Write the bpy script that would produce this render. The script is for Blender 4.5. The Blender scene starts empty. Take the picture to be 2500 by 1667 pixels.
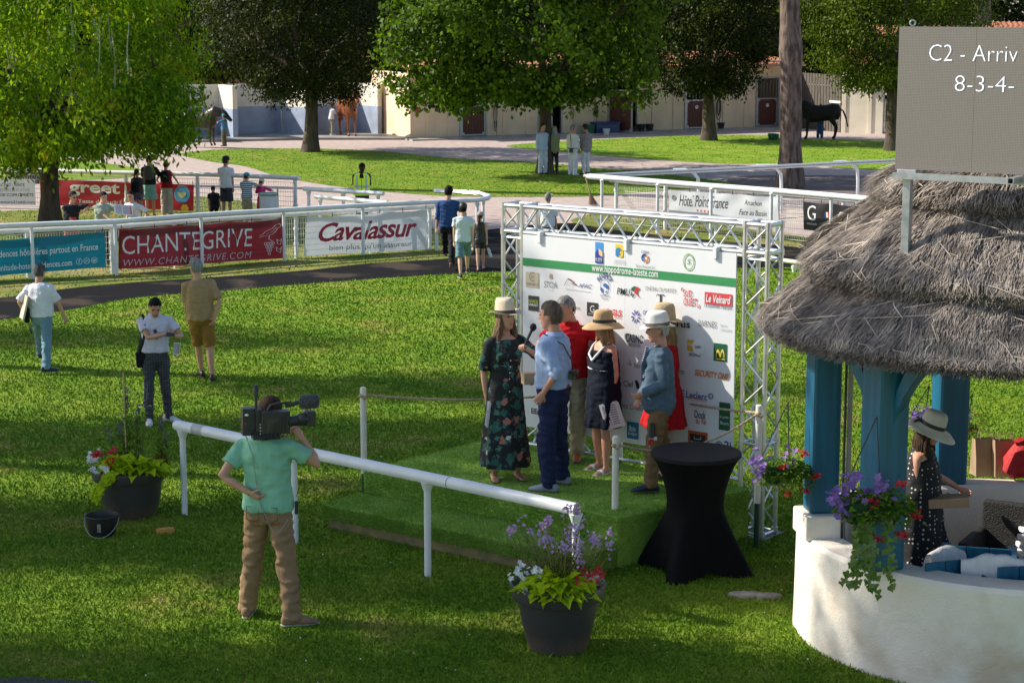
import bpy, math, random
import numpy as np
from mathutils import Vector, Matrix, noise
R = math.radians
S = bpy.context.scene
COL = S.collection
# ------------------------------------------------------------------ camera
F, CX, CY, HC = 4800.0, 1250.0, 833.5, 5.5          # focal length and centre in photo pixels, eye height in metres
PT = math.atan(819.5 / F)
cam = bpy.data.cameras.new('camera')
cam.sensor_width = 36.0
cam.lens = F / 2500.0 * 36.0
cam.clip_start = 0.1
cam.clip_end = 2000
cam_o = bpy.data.objects.new('camera', cam)
COL.objects.link(cam_o)
cam_o.location = (0, 0, HC)
cam_o.rotation_euler = (R(90) - PT, 0, 0)
S.camera = cam_o
# ------------------------------------------------------------------ light
SUN_EL, SHX, SHY = 36.0, 0.97, -0.22                # elevation; direction in which shadows fall
world = bpy.data.worlds.new('World')
S.world = world
world.use_nodes = True
wn = world.node_tree
wn.nodes.clear()
sky = wn.nodes.new('ShaderNodeTexSky')
sky.sky_type = 'NISHITA'
sky.sun_disc = False
sky.sun_elevation = R(SUN_EL)
sky.sun_rotation = math.atan2(-SHX, -SHY)
bg = wn.nodes.new('ShaderNodeBackground')
bg.inputs['Strength'].default_value = 0.115
wo = wn.nodes.new('ShaderNodeOutputWorld')
wn.links.new(sky.outputs[0], bg.inputs[0])
wn.links.new(bg.outputs[0], wo.inputs[0])
sun = bpy.data.lights.new('sun', 'SUN')
sun.energy = 4.8
sun.angle = R(0.6)
sun.color = (1.0, 0.93, 0.80)
sun_o = bpy.data.objects.new('sun', sun)
COL.objects.link(sun_o)
sd = Vector((SHX, SHY, 0)).normalized() * math.cos(R(SUN_EL)) + Vector((0, 0, -math.sin(R(SUN_EL))))
sun_o.rotation_euler = sd.to_track_quat('-Z', 'Y').to_euler()
sun_o.location = (-20, 20, 30)
vs = S.view_settings
vs.view_transform = 'Standard'
vs.look = 'None'
vs.gamma = 1.0
vs.exposure = 0.66
vs.use_curve_mapping = False
# ------------------------------------------------------------------ measuring helpers
K = 2500.0 / 2352.0                                  # my reading grid (2352 wide) to photo pixels
def ray(x, y):
 a, b = (x - CX) / F, (CY - y) / F
 return Vector((a, math.cos(PT) + b * math.sin(PT), -math.sin(PT) + b * math.cos(PT)))
def G(x, y, z=0.0):                                  # where the sight line meets the level z
 r = ray(x, y)
 t = (z - HC) / r.z
 return Vector((r.x * t, r.y * t, z))
def GD(x, y, z=0.0):
 return G(x * K, y * K, z)
def AT(x, y, Y):                                     # where it meets the depth Y
 r = ray(x, y)
 t = Y / r.y
 return Vector((r.x * t, Y, HC + r.z * t))
def ATD(x, y, Y):
 return AT(x * K, y * K, Y)
def ZAT(Y, y):
 r = ray(CX, y)
 return HC + r.z / r.y * Y
# ------------------------------------------------------------------ materials
MATS = {}
def node_mat(name):
 m = bpy.data.materials.new(name)
 m.use_nodes = True
 nt = m.node_tree
 b = nt.nodes['Principled BSDF']
 return m, nt, b
def mat(name, col, col2=None, scale=6.0, rough=0.6, metal=0.0, bump=0.0, bscale=None, stretch=(1, 1, 1),
  island=0.0, spec=0.5, contrast=(0.35, 0.65), detail=4.0, emit=None, coat=0.0, trans=0.0, sheen=0.0, blend=None):
 if name in MATS:
  return MATS[name]
 m, nt, b = node_mat(name)
 N, L = nt.nodes, nt.links
 c = (*col, 1)
 b.inputs['Roughness'].default_value = rough
 b.inputs['Metallic'].default_value = metal
 b.inputs['Specular IOR Level'].default_value = spec
 if coat:
  b.inputs['Coat Weight'].default_value = coat
 if sheen:
  b.inputs['Sheen Weight'].default_value = sheen
 tc = N.new('ShaderNodeTexCoord')
 mp = N.new('ShaderNodeMapping')
 mp.inputs['Scale'].default_value = stretch
 L.new(tc.outputs['Object'], mp.inputs[0])
 n = N.new('ShaderNodeTexNoise')
 n.inputs['Scale'].default_value = scale
 n.inputs['Detail'].default_value = detail
 L.new(mp.outputs[0], n.inputs['Vector'])
 cr = N.new('ShaderNodeValToRGB')
 c2 = (*(col2 if col2 else tuple(min(1, v * 0.86) for v in col)), 1)
 cr.color_ramp.elements[0].color = c2
 cr.color_ramp.elements[1].color = c
 cr.color_ramp.elements[0].position, cr.color_ramp.elements[1].position = contrast
 L.new(n.outputs['Fac'], cr.inputs[0])
 out = cr.outputs[0]
 if island:
  g = N.new('ShaderNodeNewGeometry')
  h = N.new('ShaderNodeHueSaturation')
  mr = N.new('ShaderNodeMapRange')
  mr.inputs['To Min'].default_value = 1 - island
  mr.inputs['To Max'].default_value = 1 + island
  L.new(g.outputs['Random Per Island'], mr.inputs[0])
  L.new(mr.outputs[0], h.inputs['Value'])
  L.new(out, h.inputs['Color'])
  out = h.outputs[0]
 L.new(out, b.inputs['Base Color'])
 if bump:
  n2 = N.new('ShaderNodeTexNoise')
  n2.inputs['Scale'].default_value = bscale or scale * 4
  n2.inputs['Detail'].default_value = 5
  L.new(mp.outputs[0], n2.inputs['Vector'])
  bp = N.new('ShaderNodeBump')
  bp.inputs['Strength'].default_value = bump
  bp.inputs['Distance'].default_value = 0.02
  L.new(n2.outputs['Fac'], bp.inputs['Height'])
  L.new(bp.outputs[0], b.inputs['Normal'])
 if emit:
  b.inputs['Emission Color'].default_value = (*emit[0], 1)
  b.inputs['Emission Strength'].default_value = emit[1]
 if trans:
  tr = N.new('ShaderNodeBsdfTranslucent')
  mx = N.new('ShaderNodeMixShader')
  mx.inputs[0].default_value = trans
  L.new(out, tr.inputs[0])
  L.new(b.outputs[0], mx.inputs[1])
  L.new(tr.outputs[0], mx.inputs[2])
  L.new(mx.outputs[0], N['Material Output'].inputs[0])
 MATS[name] = m
 return m
def leafmat(name, col, col2, trans=0.4, scale=0.5, rough=0.5, tcol=None, third=None):
 if name in MATS:
  return MATS[name]
 m, nt, b = node_mat(name)
 N, L = nt.nodes, nt.links
 b.inputs['Roughness'].default_value = rough
 b.inputs['Specular IOR Level'].default_value = 0.12
 tc = N.new('ShaderNodeTexCoord')
 n = N.new('ShaderNodeTexNoise')
 n.inputs['Scale'].default_value = scale
 n.inputs['Detail'].default_value = 3
 L.new(tc.outputs['Object'], n.inputs['Vector'])
 g = N.new('ShaderNodeNewGeometry')
 ad = N.new('ShaderNodeMath')
 ad.operation = 'ADD'
 mu = N.new('ShaderNodeMath')
 mu.operation = 'MULTIPLY_ADD'
 mu.inputs[1].default_value = 0.5
 mu.inputs[2].default_value = -0.25
 L.new(g.outputs['Random Per Island'], mu.inputs[0])
 L.new(n.outputs['Fac'], ad.inputs[0])
 L.new(mu.outputs[0], ad.inputs[1])
 cr = N.new('ShaderNodeValToRGB')
 e = cr.color_ramp.elements
 e[0].position, e[1].position = 0.3, 0.7
 e[0].color, e[1].color = (*col2, 1), (*col, 1)
 if third:
  x = e.new(0.86)
  x.color = (*third, 1)
 L.new(ad.outputs[0], cr.inputs[0])
 L.new(cr.outputs[0], b.inputs['Base Color'])
 tr = N.new('ShaderNodeBsdfTranslucent')
 h = N.new('ShaderNodeMixRGB')
 h.blend_type = 'MULTIPLY'
 h.inputs[0].default_value = 1
 h.inputs[2].default_value = (*(tcol or (1.0, 1.0, 0.45)), 1)
 L.new(cr.outputs[0], h.inputs[1])
 L.new(h.outputs[0], tr.inputs[0])
 mx = N.new('ShaderNodeMixShader')
 mx.inputs[0].default_value = trans
 L.new(b.outputs[0], mx.inputs[1])
 L.new(tr.outputs[0], mx.inputs[2])
 L.new(mx.outputs[0], N['Material Output'].inputs[0])
 MATS[name] = m
 return m
def cloth(name, col, var=0.85, bump=0.5, scale=9.0, rough=0.85, bscale=11.0):
 bump = min(1, bump * 1.9)
 return mat('cloth_' + name, col, tuple(c * var for c in col), scale=scale, rough=rough, bump=bump, bscale=bscale,
    stretch=(1, 1, 0.45), spec=0.2)
WHITE = mat('white_paint', (0.80, 0.81, 0.82), (0.70, 0.71, 0.70), scale=3, rough=0.35)
ALU = mat('aluminium', (0.72, 0.72, 0.71), (0.58, 0.58, 0.57), scale=8, rough=0.34, metal=0.75)
STEEL = mat('galvanised_steel', (0.42, 0.44, 0.46), (0.30, 0.32, 0.34), scale=14, rough=0.45, metal=0.6)
SKIN = {}
def skin(tone):
 cols = {'fair': (0.64, 0.38, 0.27), 'tan': (0.54, 0.29, 0.185), 'red': (0.57, 0.285, 0.195), 'dark': (0.05, 0.026, 0.018)}
 c = cols[tone]
 return mat('skin_' + tone, c, tuple(v * 0.86 for v in c), scale=10, rough=0.5, spec=0.35)
def ink(name, col, rough=0.5):
 return mat('ink_' + name, col, tuple(v * 0.93 for v in col), scale=3, rough=rough)
BLACK = ink('black', (0.02, 0.02, 0.022))
RED = ink('red', (0.62, 0.03, 0.035))
NAVY = ink('navy', (0.02, 0.045, 0.20))
GREY = ink('grey', (0.18, 0.18, 0.19))
PALE = ink('pale_grey', (0.50, 0.50, 0.52))
INKW = ink('white', (0.82, 0.82, 0.82))
# ------------------------------------------------------------------ mesh helpers
class MB:
 def __init__(s):
  s.v, s.f, s.m = [], [], []
 def add(s, vs, fs, mi=0):
  o = len(s.v)
  s.v.extend([tuple(v) for v in vs])
  s.f.extend([tuple(i + o for i in f) for f in fs])
  s.m.extend([mi] * len(fs))
  return s
 def box(s, c, size, rz=0.0, mi=0, M=None):
  x, y, z = size[0] / 2, size[1] / 2, size[2] / 2
  P = [Vector((a, b, d)) for d in (-z, z) for b in (-y, y) for a in (-x, x)]
  m = M if M is not None else Matrix.Rotation(rz, 3, 'Z')
  c = Vector(c)
  P = [c + m @ p for p in P]
  return s.add(P, [(0, 2, 3, 1), (4, 5, 7, 6), (0, 1, 5, 4), (2, 6, 7, 3), (0, 4, 6, 2), (1, 3, 7, 5)], mi)
 def tube(s, pts, r, n=8, mi=0, cap=True, squash=None):
  pts = [Vector(p) for p in pts]
  if not hasattr(r, '__len__'):
   r = [r] * len(pts)
  rings = []
  up = Vector((0, 0, 1))
  prev = None
  for i, p in enumerate(pts):
   d = (pts[min(i + 1, len(pts) - 1)] - pts[max(i - 1, 0)])
   if d.length < 1e-9:
    d = Vector((0, 0, 1))
   d.normalize()
   if prev is None:
    a = d.cross(up)
    if a.length < 0.05:
     a = d.cross(Vector((0, 1, 0)))
    a.normalize()
   else:
    a = prev - d * prev.dot(d)
    if a.length < 1e-6:
     a = d.orthogonal()
    a.normalize()
   prev = a
   b = d.cross(a)
   q = squash or 1.0
   rings.append([p + (a * math.cos(t) + b * math.sin(t) * q) * r[i] for t in (2 * math.pi * k / n for k in range(n))])
  return s.loft(rings, mi, cap)
 def loft(s, rings, mi=0, cap=True):
  n = len(rings[0])
  V, Fa = [], []
  for g in rings:
   V += list(g)
  for i in range(len(rings) - 1):
   for k in range(n):
    k2 = (k + 1) % n
    Fa.append((i * n + k, i * n + k2, (i + 1) * n + k2, (i + 1) * n + k))
  if cap:
   Fa.append(tuple(range(n - 1, -1, -1)))
   Fa.append(tuple((len(rings) - 1) * n + k for k in range(n)))
  return s.add(V, Fa, mi)
 def lathe(s, prof, c=(0, 0, 0), n=32, mi=0, cap=True, wob=None):
  c = Vector(c)
  rings = []
  for r, z in prof:
   rings.append([c + Vector((r * math.cos(2 * math.pi * k / n), r * math.sin(2 * math.pi * k / n), z)) for k in range(n)])
  return s.loft(rings, mi, cap)
 def ell(s, c, r, M=None, n=12, m=8, mi=0):
  c = Vector(c)
  M = M or Matrix.Identity(3)
  rings = []
  for i in range(m + 1):
   a = -math.pi / 2 + math.pi * i / m
   a = max(-math.pi / 2 + 0.12, min(math.pi / 2 - 0.12, a))
   rings.append([c + M @ Vector((r[0] * math.cos(a) * math.cos(2 * math.pi * k / n), r[1] * math.cos(a) * math.sin(2 * math.pi * k / n), r[2] * math.sin(a))) for k in range(n)])
  return s.loft(rings, mi)
 def poly(s, pts, mi=0):
  return s.add(pts, [tuple(range(len(pts)))], mi)
 def mesh(s, name):
  me = bpy.data.meshes.new(name)
  me.from_pydata(s.v, [], s.f)
  if any(s.m):
   me.polygons.foreach_set('material_index', s.m)
  me.update()
  return me
 def build(s, name, m, parent=None, smooth=True, angle=35, bevel=0.0, loc=None, local=False, **kw):
  """vertices are in world space unless local; stored relative to the parent"""
  me = s.mesh(name)
  return link(name, me, m, parent, smooth, angle, bevel, local, **kw)
def link(name, me, m, parent=None, smooth=True, angle=35, bevel=0.0, local=False, label=None, cat=None, group=None, kind=None):
 for x in (m if isinstance(m, (list, tuple)) else [m]):
  me.materials.append(x)
 if parent is not None and not local:
  me.transform(world_matrix(parent).inverted())
 if smooth:
  me.polygons.foreach_set('use_smooth', [True] * len(me.polygons))
  me.set_sharp_from_angle(angle=R(angle))
 o = bpy.data.objects.new(name, me)
 COL.objects.link(o)
 if parent is not None:
  o.parent = parent
 if bevel:
  b = o.modifiers.new('bevel', 'BEVEL')
  b.width = bevel
  b.segments = 2
  b.limit_method = 'ANGLE'
 tag(o, label, cat, group, kind)
 return o
def world_matrix(o):
 M = Matrix.LocRotScale(o.location, o.rotation_euler, o.scale)
 return world_matrix(o.parent) @ M if o.parent else M
def tag(o, label=None, cat=None, group=None, kind=None):
 if label:
  o['label'] = label
 if cat:
  o['category'] = cat
 if group:
  o['group'] = group
 if kind:
  o['kind'] = kind
 return o
def thing(name, loc, rz=0.0, label=None, cat=None, group=None):
 o = bpy.data.objects.new(name, None)
 COL.objects.link(o)
 o.empty_display_size = 0.2
 o.location = loc
 o.rotation_euler = (0, 0, rz)
 return tag(o, label, cat, group)
def np_mesh(name, verts, faces, k):
 """verts (n,3) array, faces (m,k) array"""
 me = bpy.data.meshes.new(name)
 me.vertices.add(len(verts))
 me.vertices.foreach_set('co', np.asarray(verts, dtype=np.float32).ravel())
 nf = len(faces)
 me.loops.add(nf * k)
 me.loops.foreach_set('vertex_index', np.asarray(faces, dtype=np.int32).ravel())
 me.polygons.add(nf)
 me.polygons.foreach_set('loop_start', np.arange(0, nf * k, k, dtype=np.int32))
 me.update(calc_edges=True)
 return me
_txt = {}
def text_polys(s, bold=0.0, spacing=1.0):
 """flat glyph outlines as (verts2d, faces, width) for cap height about 0.73"""
 key = (s, bold, spacing)
 if key in _txt:
  return _txt[key]
 c = bpy.data.curves.new('t', 'FONT')
 c.body = s
 c.size = 1.0
 c.offset = bold * 0.45
 c.space_character = spacing
 c.resolution_u = 3
 o = bpy.data.objects.new('t', c)
 COL.objects.link(o)
 dg = bpy.context.evaluated_depsgraph_get()
 me = bpy.data.meshes.new_from_object(o.evaluated_get(dg))
 v = [(p.co.x, p.co.y) for p in me.vertices]
 f = [tuple(q.vertices) for q in me.polygons]
 bpy.data.objects.remove(o)
 bpy.data.curves.remove(c)
 bpy.data.meshes.remove(me)
 if not v:
  v = [(0, 0)]
 xs = [a for a, _ in v]
 ys = [b for _, b in v]
 _txt[key] = (v, f, (min(xs), max(xs), min(ys), max(ys)))
 return _txt[key]
def put_text(mb, surf, s, box, mi=0, bold=0.0, shear=0.0, spacing=1.0, off=0.004, rot=0.0):
 """fit the text s into box=(u0,v0,u1,v1) of the surface function surf(u,v,off)"""
 v, f, (x0, x1, y0, y1) = text_polys(s, bold, spacing)
 u0, v0, u1, v1 = box
 sx, sy = (u1 - u0) / max(1e-6, x1 - x0 + shear * (y1 - y0)), (v1 - v0) / max(1e-6, y1 - y0)
 P = []
 for a, b in v:
  uu = u0 + (a - x0 + shear * (b - y0)) * sx
  vv = v0 + (b - y0) * sy + rot * (uu - u0)
  P.append(surf(uu, vv, off))
 mb.add(P, f, mi)
def put_poly(mb, surf, pts, mi=0, off=0.003):
 mb.add([surf(a, b, off) for a, b in pts], [tuple(range(len(pts)))], mi)
def circ(cx, cy, r, n=20, ry=None, a0=0, a1=2 * math.pi):
 ry = ry or r
 return [(cx + r * math.cos(a0 + (a1 - a0) * k / n), cy + ry * math.sin(a0 + (a1 - a0) * k / n)) for k in range(n)]
def put_ring(mb, surf, cx, cy, r, w, mi=0, off=0.004, n=24, a0=0.0, a1=2 * math.pi, ry=None):
 q = (ry or r) / r
 P = []
 for k in range(n + 1):
  a = a0 + (a1 - a0) * k / n
  P.append(surf(cx + r * math.cos(a), cy + r * q * math.sin(a), off))
  P.append(surf(cx + (r - w) * math.cos(a), cy + (r - w) * q * math.sin(a), off))
 mb.add(P, [(2 * k, 2 * k + 1, 2 * k + 3, 2 * k + 2) for k in range(n)], mi)
def put_line(mb, surf, pts, w, mi=0, off=0.004):
 for (a, b), (c, d) in zip(pts[:-1], pts[1:]):
  l = math.hypot(c - a, d - b) or 1e-6
  nx, ny = -(d - b) / l * w / 2, (c - a) / l * w / 2
  mb.add([surf(a + nx, b + ny, off), surf(a - nx, b - ny, off), surf(c - nx, d - ny, off), surf(c + nx, d + ny, off)], [(0, 1, 2, 3)], mi)
# ================================================================== GROUND
from mathutils.geometry import tessellate_polygon
def smooth_ring(pts, sub=4, closed=True):
 n = len(pts)
 out = []
 for i in range(n):
  p0, p1, p2, p3 = pts[(i - 1) % n], pts[i], pts[(i + 1) % n], pts[(i + 2) % n]
  if (p2 - p1).length > 40:
   out.append(p1)
   continue
  for k in range(sub):
   t = k / sub
   out.append(0.5 * ((2 * p1) + (p2 - p0) * t + (2 * p0 - 5 * p1 + 4 * p2 - p3) * t * t + (3 * p1 - p0 - 3 * p2 + p3) * t ** 3))
 return out
def sheet(name, px, z, m, kind='structure', sub=4, extra=None, label=None):
 pts = [G(x, y) for x, y in px]
 if extra:
  pts += [Vector(e) for e in extra]
 ring = smooth_ring(pts, sub) if sub > 1 else pts
 ring = [Vector((p.x, p.y, z)) for p in ring]
 tri = tessellate_polygon([ring])
 mb = MB()
 mb.add(ring, [t if (ring[t[1]] - ring[t[0]]).cross(ring[t[2]] - ring[t[0]]).z > 0 else (t[0], t[2], t[1]) for t in tri])
 mb.build(name, m, smooth=False, kind=kind, label=label)
 return np.array([(p.x, p.y) for p in ring])
def lawn_material(name, green, yellow, dry, dryness):
 m, nt, b = node_mat(name)
 N, L = nt.nodes, nt.links
 b.inputs['Roughness'].default_value = 0.85
 b.inputs['Specular IOR Level'].default_value = 0.15
 tc = N.new('ShaderNodeTexCoord')
 def noi(s, d=4, rough=0.55):
  n = N.new('ShaderNodeTexNoise')
  n.inputs['Scale'].default_value = s
  n.inputs['Detail'].default_value = d
  n.inputs['Roughness'].default_value = rough
  L.new(tc.outputs['Object'], n.inputs['Vector'])
  return n.outputs['Fac']
 def ramp(src, p0, p1, c0, c1):
  r = N.new('ShaderNodeValToRGB')
  e = r.color_ramp.elements
  e[0].position, e[1].position = p0, p1
  e[0].color, e[1].color = (*c0, 1), (*c1, 1)
  L.new(src, r.inputs[0])
  return r.outputs[0]
 a = ramp(noi(1.1), 0.35, 0.68, green, yellow)
 w = ramp(noi(0.55, 5, 0.7), 0.60 - dryness, 0.78 - dryness, (0, 0, 0), (1, 1, 1))
 mx = N.new('ShaderNodeMixRGB')
 L.new(w, mx.inputs[0])
 L.new(a, mx.inputs[1])
 mx.inputs[2].default_value = (*dry, 1)
 f = ramp(noi(38, 3), 0.25, 0.75, (0.55, 0.6, 0.5), (1.25, 1.25, 1.2))
 m2 = N.new('ShaderNodeMixRGB')
 m2.blend_type = 'MULTIPLY'
 m2.inputs[0].default_value = 0.8
 L.new(mx.outputs[0], m2.inputs[1])
 L.new(f, m2.inputs[2])
 g = N.new('ShaderNodeNewGeometry')
 h = N.new('ShaderNodeHueSaturation')
 mr = N.new('ShaderNodeMapRange')
 mr.inputs['To Min'].default_value = 0.8
 mr.inputs['To Max'].default_value = 1.25
 L.new(g.outputs['Random Per Island'], mr.inputs[0])
 L.new(mr.outputs[0], h.inputs['Value'])
 L.new(m2.outputs[0], h.inputs['Color'])
 L.new(h.outputs[0], b.inputs['Base Color'])
 bp = N.new('ShaderNodeBump')
 bp.inputs['Strength'].default_value = 0.7
 bp.inputs['Distance'].default_value = 0.03
 L.new(noi(60, 3), bp.inputs['Height'])
 L.new(bp.outputs[0], b.inputs['Normal'])
 return m
LAWN = lawn_material('lawn_grass', (0.120, 0.222, 0.014), (0.220, 0.300, 0.028), (0.32, 0.27, 0.08), 0.04)
DRY = lawn_material('dry_grass', (0.13, 0.18, 0.03), (0.22, 0.24, 0.055), (0.34, 0.27, 0.11), 0.12)
GRAVEL = mat('gravel', (0.50, 0.40, 0.36), (0.36, 0.28, 0.25), scale=3.5, rough=0.95, bump=0.6, bscale=30, detail=8, contrast=(0.3, 0.7))
MATC = mat('mat', (0.014, 0.014, 0.016), (0.06, 0.048, 0.038), scale=0.7, rough=0.9, bump=0.5, bscale=7, detail=7, contrast=(0.36, 0.46), spec=.04)
CONC = mat('concrete', (0.48, 0.44, 0.39), (0.30, 0.28, 0.25), scale=1.5, rough=0.85, bump=0.2, bscale=20, detail=7)
gb = MB()
gb.add([(-400, -60, 0), (400, -60, 0), (400, 900, 0), (-400, 900, 0)], [(0, 1, 2, 3)])
gb.build('ground', GRAVEL, smooth=False, kind='structure')
main_ring = sheet('front_lawn', [(-200, 806), (0, 783), (180, 756), (330, 728), (555, 711), (700, 698), (900, 683), (1090, 671), (1270, 663),
         (1500, 662), (1850, 655), (2100, 653), (2700, 650)], 0.008, LAWN, extra=[(14, 2, 0), (-12, 2, 0)], sub=3)
strip_ring = sheet('fence_verge', [(-200, 520), (0, 516), (200, 508), (420, 484), (480, 480), (560, 487), (680, 506), (760, 512), (900, 520), (1060, 560), (1125, 596), (1155, 617),
         (1090, 632), (900, 644), (700, 665), (330, 690), (159, 706), (0, 728), (-200, 745)], 0.008, DRY)
verge_r = sheet('right_verge', [(1400, 545), (1440, 524), (1500, 511), (1700, 540), (1900, 570), (2100, 592), (2700, 620), (2700, 642), (2100, 615), (1900, 600), (1620, 576)], 0.008, DRY)
mat_ring = sheet('mat_path', [(-200, 745), (0, 728), (159, 706), (330, 690), (700, 665), (900, 644), (1090, 632), (1155, 617), (1152, 572), (1238, 556), (1400, 545),
        (1620, 576), (1900, 600), (2100, 615), (2700, 642), (2700, 655), (2100, 658), (1850, 660), (1500, 668), (1270, 669), (1090, 677), (900, 690), (700, 705),
        (555, 718), (330, 735), (180, 763), (0, 790), (-200, 813)], 0.004, MATC, sub=3)
MAIN_LAWN_M = LAWN
lawn1 = sheet('back_lawn', [(440, 378), (500, 368), (600, 364), (780, 364), (930, 370), (1110, 387), (1300, 396), (1449, 411), (1600, 423), (1785, 447), (1790, 455), (1500, 474),
       (1440, 480), (1300, 481), (1110, 480), (960, 470), (840, 458), (690, 434), (600, 407), (520, 396)], 0.008, LAWN)
lawn2 = sheet('far_lawn', [(1236, 358), (1300, 350), (1440, 342), (1710, 331), (1900, 331), (1950, 339), (2170, 345), (2600, 352), (2600, 425), (2130, 415), (1950, 400),
       (1770, 400), (1590, 390), (1449, 379), (1340, 368)], 0.008, LAWN)
lawn3 = sheet('left_lawn', [(-300, 380), (100, 385), (300, 405), (345, 418), (320, 432), (200, 440), (-300, 450)], 0.008, LAWN)
tr_ring = sheet('shade_track', [(1800, 432), (2000, 428), (2200, 432), (2600, 440), (2600, 520), (2200, 500), (2000, 488), (1850, 474), (1780, 460)], 0.004,
    mat('shaded_track_earth', (0.20, 0.145, 0.13), (0.13, 0.095, 0.085), scale=2, rough=0.95, bump=0.5, bscale=18, detail=7))  # track surface; the shade lying on it is painted into this dark brown
def inside(P, ring):
 x, y = P[:, 0], P[:, 1]
 c = np.zeros(len(P), bool)
 n = len(ring)
 for i in range(n):
  x1, y1 = ring[i]
  x2, y2 = ring[(i + 1) % n]
  if y1 == y2:
   continue
  c ^= ((y1 > y) != (y2 > y)) & (x < (x2 - x1) * (y - y1) / (y2 - y1) + x1)
 return c
def blades(name, ring, n, d0, d1, m, hmin=0.02, hmax=0.045, seed=1, power=-1.6, wide=0.288, wk=0.00030, label=None, clump=0.0):
 rg = np.random.default_rng(seed)
 q = power + 1
 u = rg.random(n)
 d = (d0 ** q + u * (d1 ** q - d0 ** q)) ** (1 / q)
 x = (rg.random(n) * 2 - 1) * d * wide
 P = np.stack([x, d], 1)
 P = P[inside(P, ring)]
 n = len(P)
 if clump:
  P = P + rg.normal(0, clump, P.shape)
 h = rg.uniform(hmin, hmax, n)
 tall = rg.random(n) < 0.03
 h[tall] *= 1.7
 a = rg.uniform(0, 2 * np.pi, n)
 w = wk * P[:, 1] * rg.uniform(0.6, 1.4, n) + 0.0015
 lean = rg.normal(0, 0.55, (n, 2)) * h[:, None]
 V = np.zeros((n, 3, 3), np.float32)
 V[:, 0, 0] = P[:, 0] - np.cos(a) * w
 V[:, 0, 1] = P[:, 1] - np.sin(a) * w
 V[:, 1, 0] = P[:, 0] + np.cos(a) * w
 V[:, 1, 1] = P[:, 1] + np.sin(a) * w
 V[:, 2, 0] = P[:, 0] + lean[:, 0]
 V[:, 2, 1] = P[:, 1] + lean[:, 1]
 V[:, 0, 2] = V[:, 1, 2] = 0.006
 V[:, 2, 2] = 0.008 + h
 me = np_mesh(name, V.reshape(-1, 3), np.arange(3 * n).reshape(-1, 3), 3)
 return link(name, me, m, smooth=False, kind='stuff', label=label or 'short green lawn grass growing across the ground', cat='grass')
blades('lawn_grass', main_ring, 620000, 13.8, 46, LAWN, seed=2, hmin=0.018, hmax=0.042, power=-1.3, label='short green lawn grass around the winners podium and the flower pots')
blades('verge_grass', strip_ring, 45000, 34, 60, DRY, seed=3, hmin=0.02, hmax=0.045, power=-1.01, label='dry yellowing grass along the white fence with the banners')
blades('lawn_grass', lawn1, 60000, 52, 80, LAWN, seed=4, hmin=0.015, hmax=0.032, power=-1.01, label='sunny grass of the lawn round the trunk of the dark lime tree')
blades('lawn_grass', lawn2, 40000, 58, 92, LAWN, seed=5, hmin=0.015, hmax=0.032, power=-1.01, label='grass of the far lawn in front of the stable doors')
blades('verge_grass', verge_r, 12000, 38, 60, DRY, seed=6, hmin=0.03, hmax=0.07, power=-1.01, label='dry grass strip below the hotel banner fence')
# white specks modelled as sun glints, and fallen leaves, scattered on the lawn
rg = np.random.default_rng(9)
fm = MB()
for i in range(230):
 d = rg.uniform(14.5, 34)
 x = rg.uniform(-0.26, 0.26) * d
 r = rg.uniform(0.004, 0.009)
 fm.ell((x, d, 0.045), (r, r, r * 0.8), n=5, m=3)
fm.build('glint_specks', INKW, kind='stuff', label='tiny white specks standing for sun glints over the front lawn', cat='specks')
fl = MB()
for i in range(260):
 if i < 160:
  d = rg.uniform(54, 70)
  x = rg.uniform(-0.05, 0.12) * d
  s = rg.uniform(0.04, 0.09)
 else:
  d = rg.uniform(15, 40)
  x = rg.uniform(-0.25, 0.25) * d
  s = rg.uniform(0.012, 0.028)
 a = rg.uniform(0, 6.28)
 c = Vector((x, d, 0.05))
 u = Vector((math.cos(a), math.sin(a), rg.uniform(-.3, .3))) * s
 v = Vector((-math.sin(a), math.cos(a), rg.uniform(-.3, .3))) * s * .6
 fl.add([c - u, c - v, c + u, c + v], [(0, 1, 2, 3)])
fl.build('fallen_leaves', mat('dead_leaf', (0.42, 0.30, 0.10), (0.25, 0.15, 0.05), scale=0.7, rough=0.8), smooth=False, kind='stuff', label='dry fallen leaves scattered on the grass', cat='leaves')
# ================================================================== TREES
BARK = mat('bark', (0.115, 0.085, 0.062), (0.045, 0.034, 0.026), scale=9, rough=0.95, bump=1.0, bscale=20, stretch=(1, 1, 0.22))
PINEB = mat('pine_bark', (0.18, 0.13, 0.105), (0.06, 0.042, 0.034), scale=9, rough=0.95, bump=1.0, bscale=13, stretch=(1, 1, 0.28), contrast=(0.38, 0.6))
def leaves(me_name, C, N, size, rg, aspect=0.55, droop=0.35):
 """one folded leaf (2 triangles each side) at each centre; N = outward direction"""
 n = len(C)
 t = rg.normal(0, 1, (n, 3))
 t[:, 2] -= droop * 2
 ax = N * 0.5 + t
 ax /= np.linalg.norm(ax, axis=1)[:, None] + 1e-9
 r = rg.normal(0, 1, (n, 3))
 nn = N * 0.9 + np.array([0, 0, 0.55]) + r * 0.55
 b = np.cross(ax, nn)
 b /= np.linalg.norm(b, axis=1)[:, None] + 1e-9
 s = (size * rg.uniform(0.65, 1.35, n))[:, None]
 V = np.stack([C - ax * s * 0.5, C - b * s * aspect * 0.5, C + ax * s * 0.5, C + b * s * aspect * 0.5], 1)
 return V.reshape(-1, 3), np.arange(4 * n).reshape(-1, 4)
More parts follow.
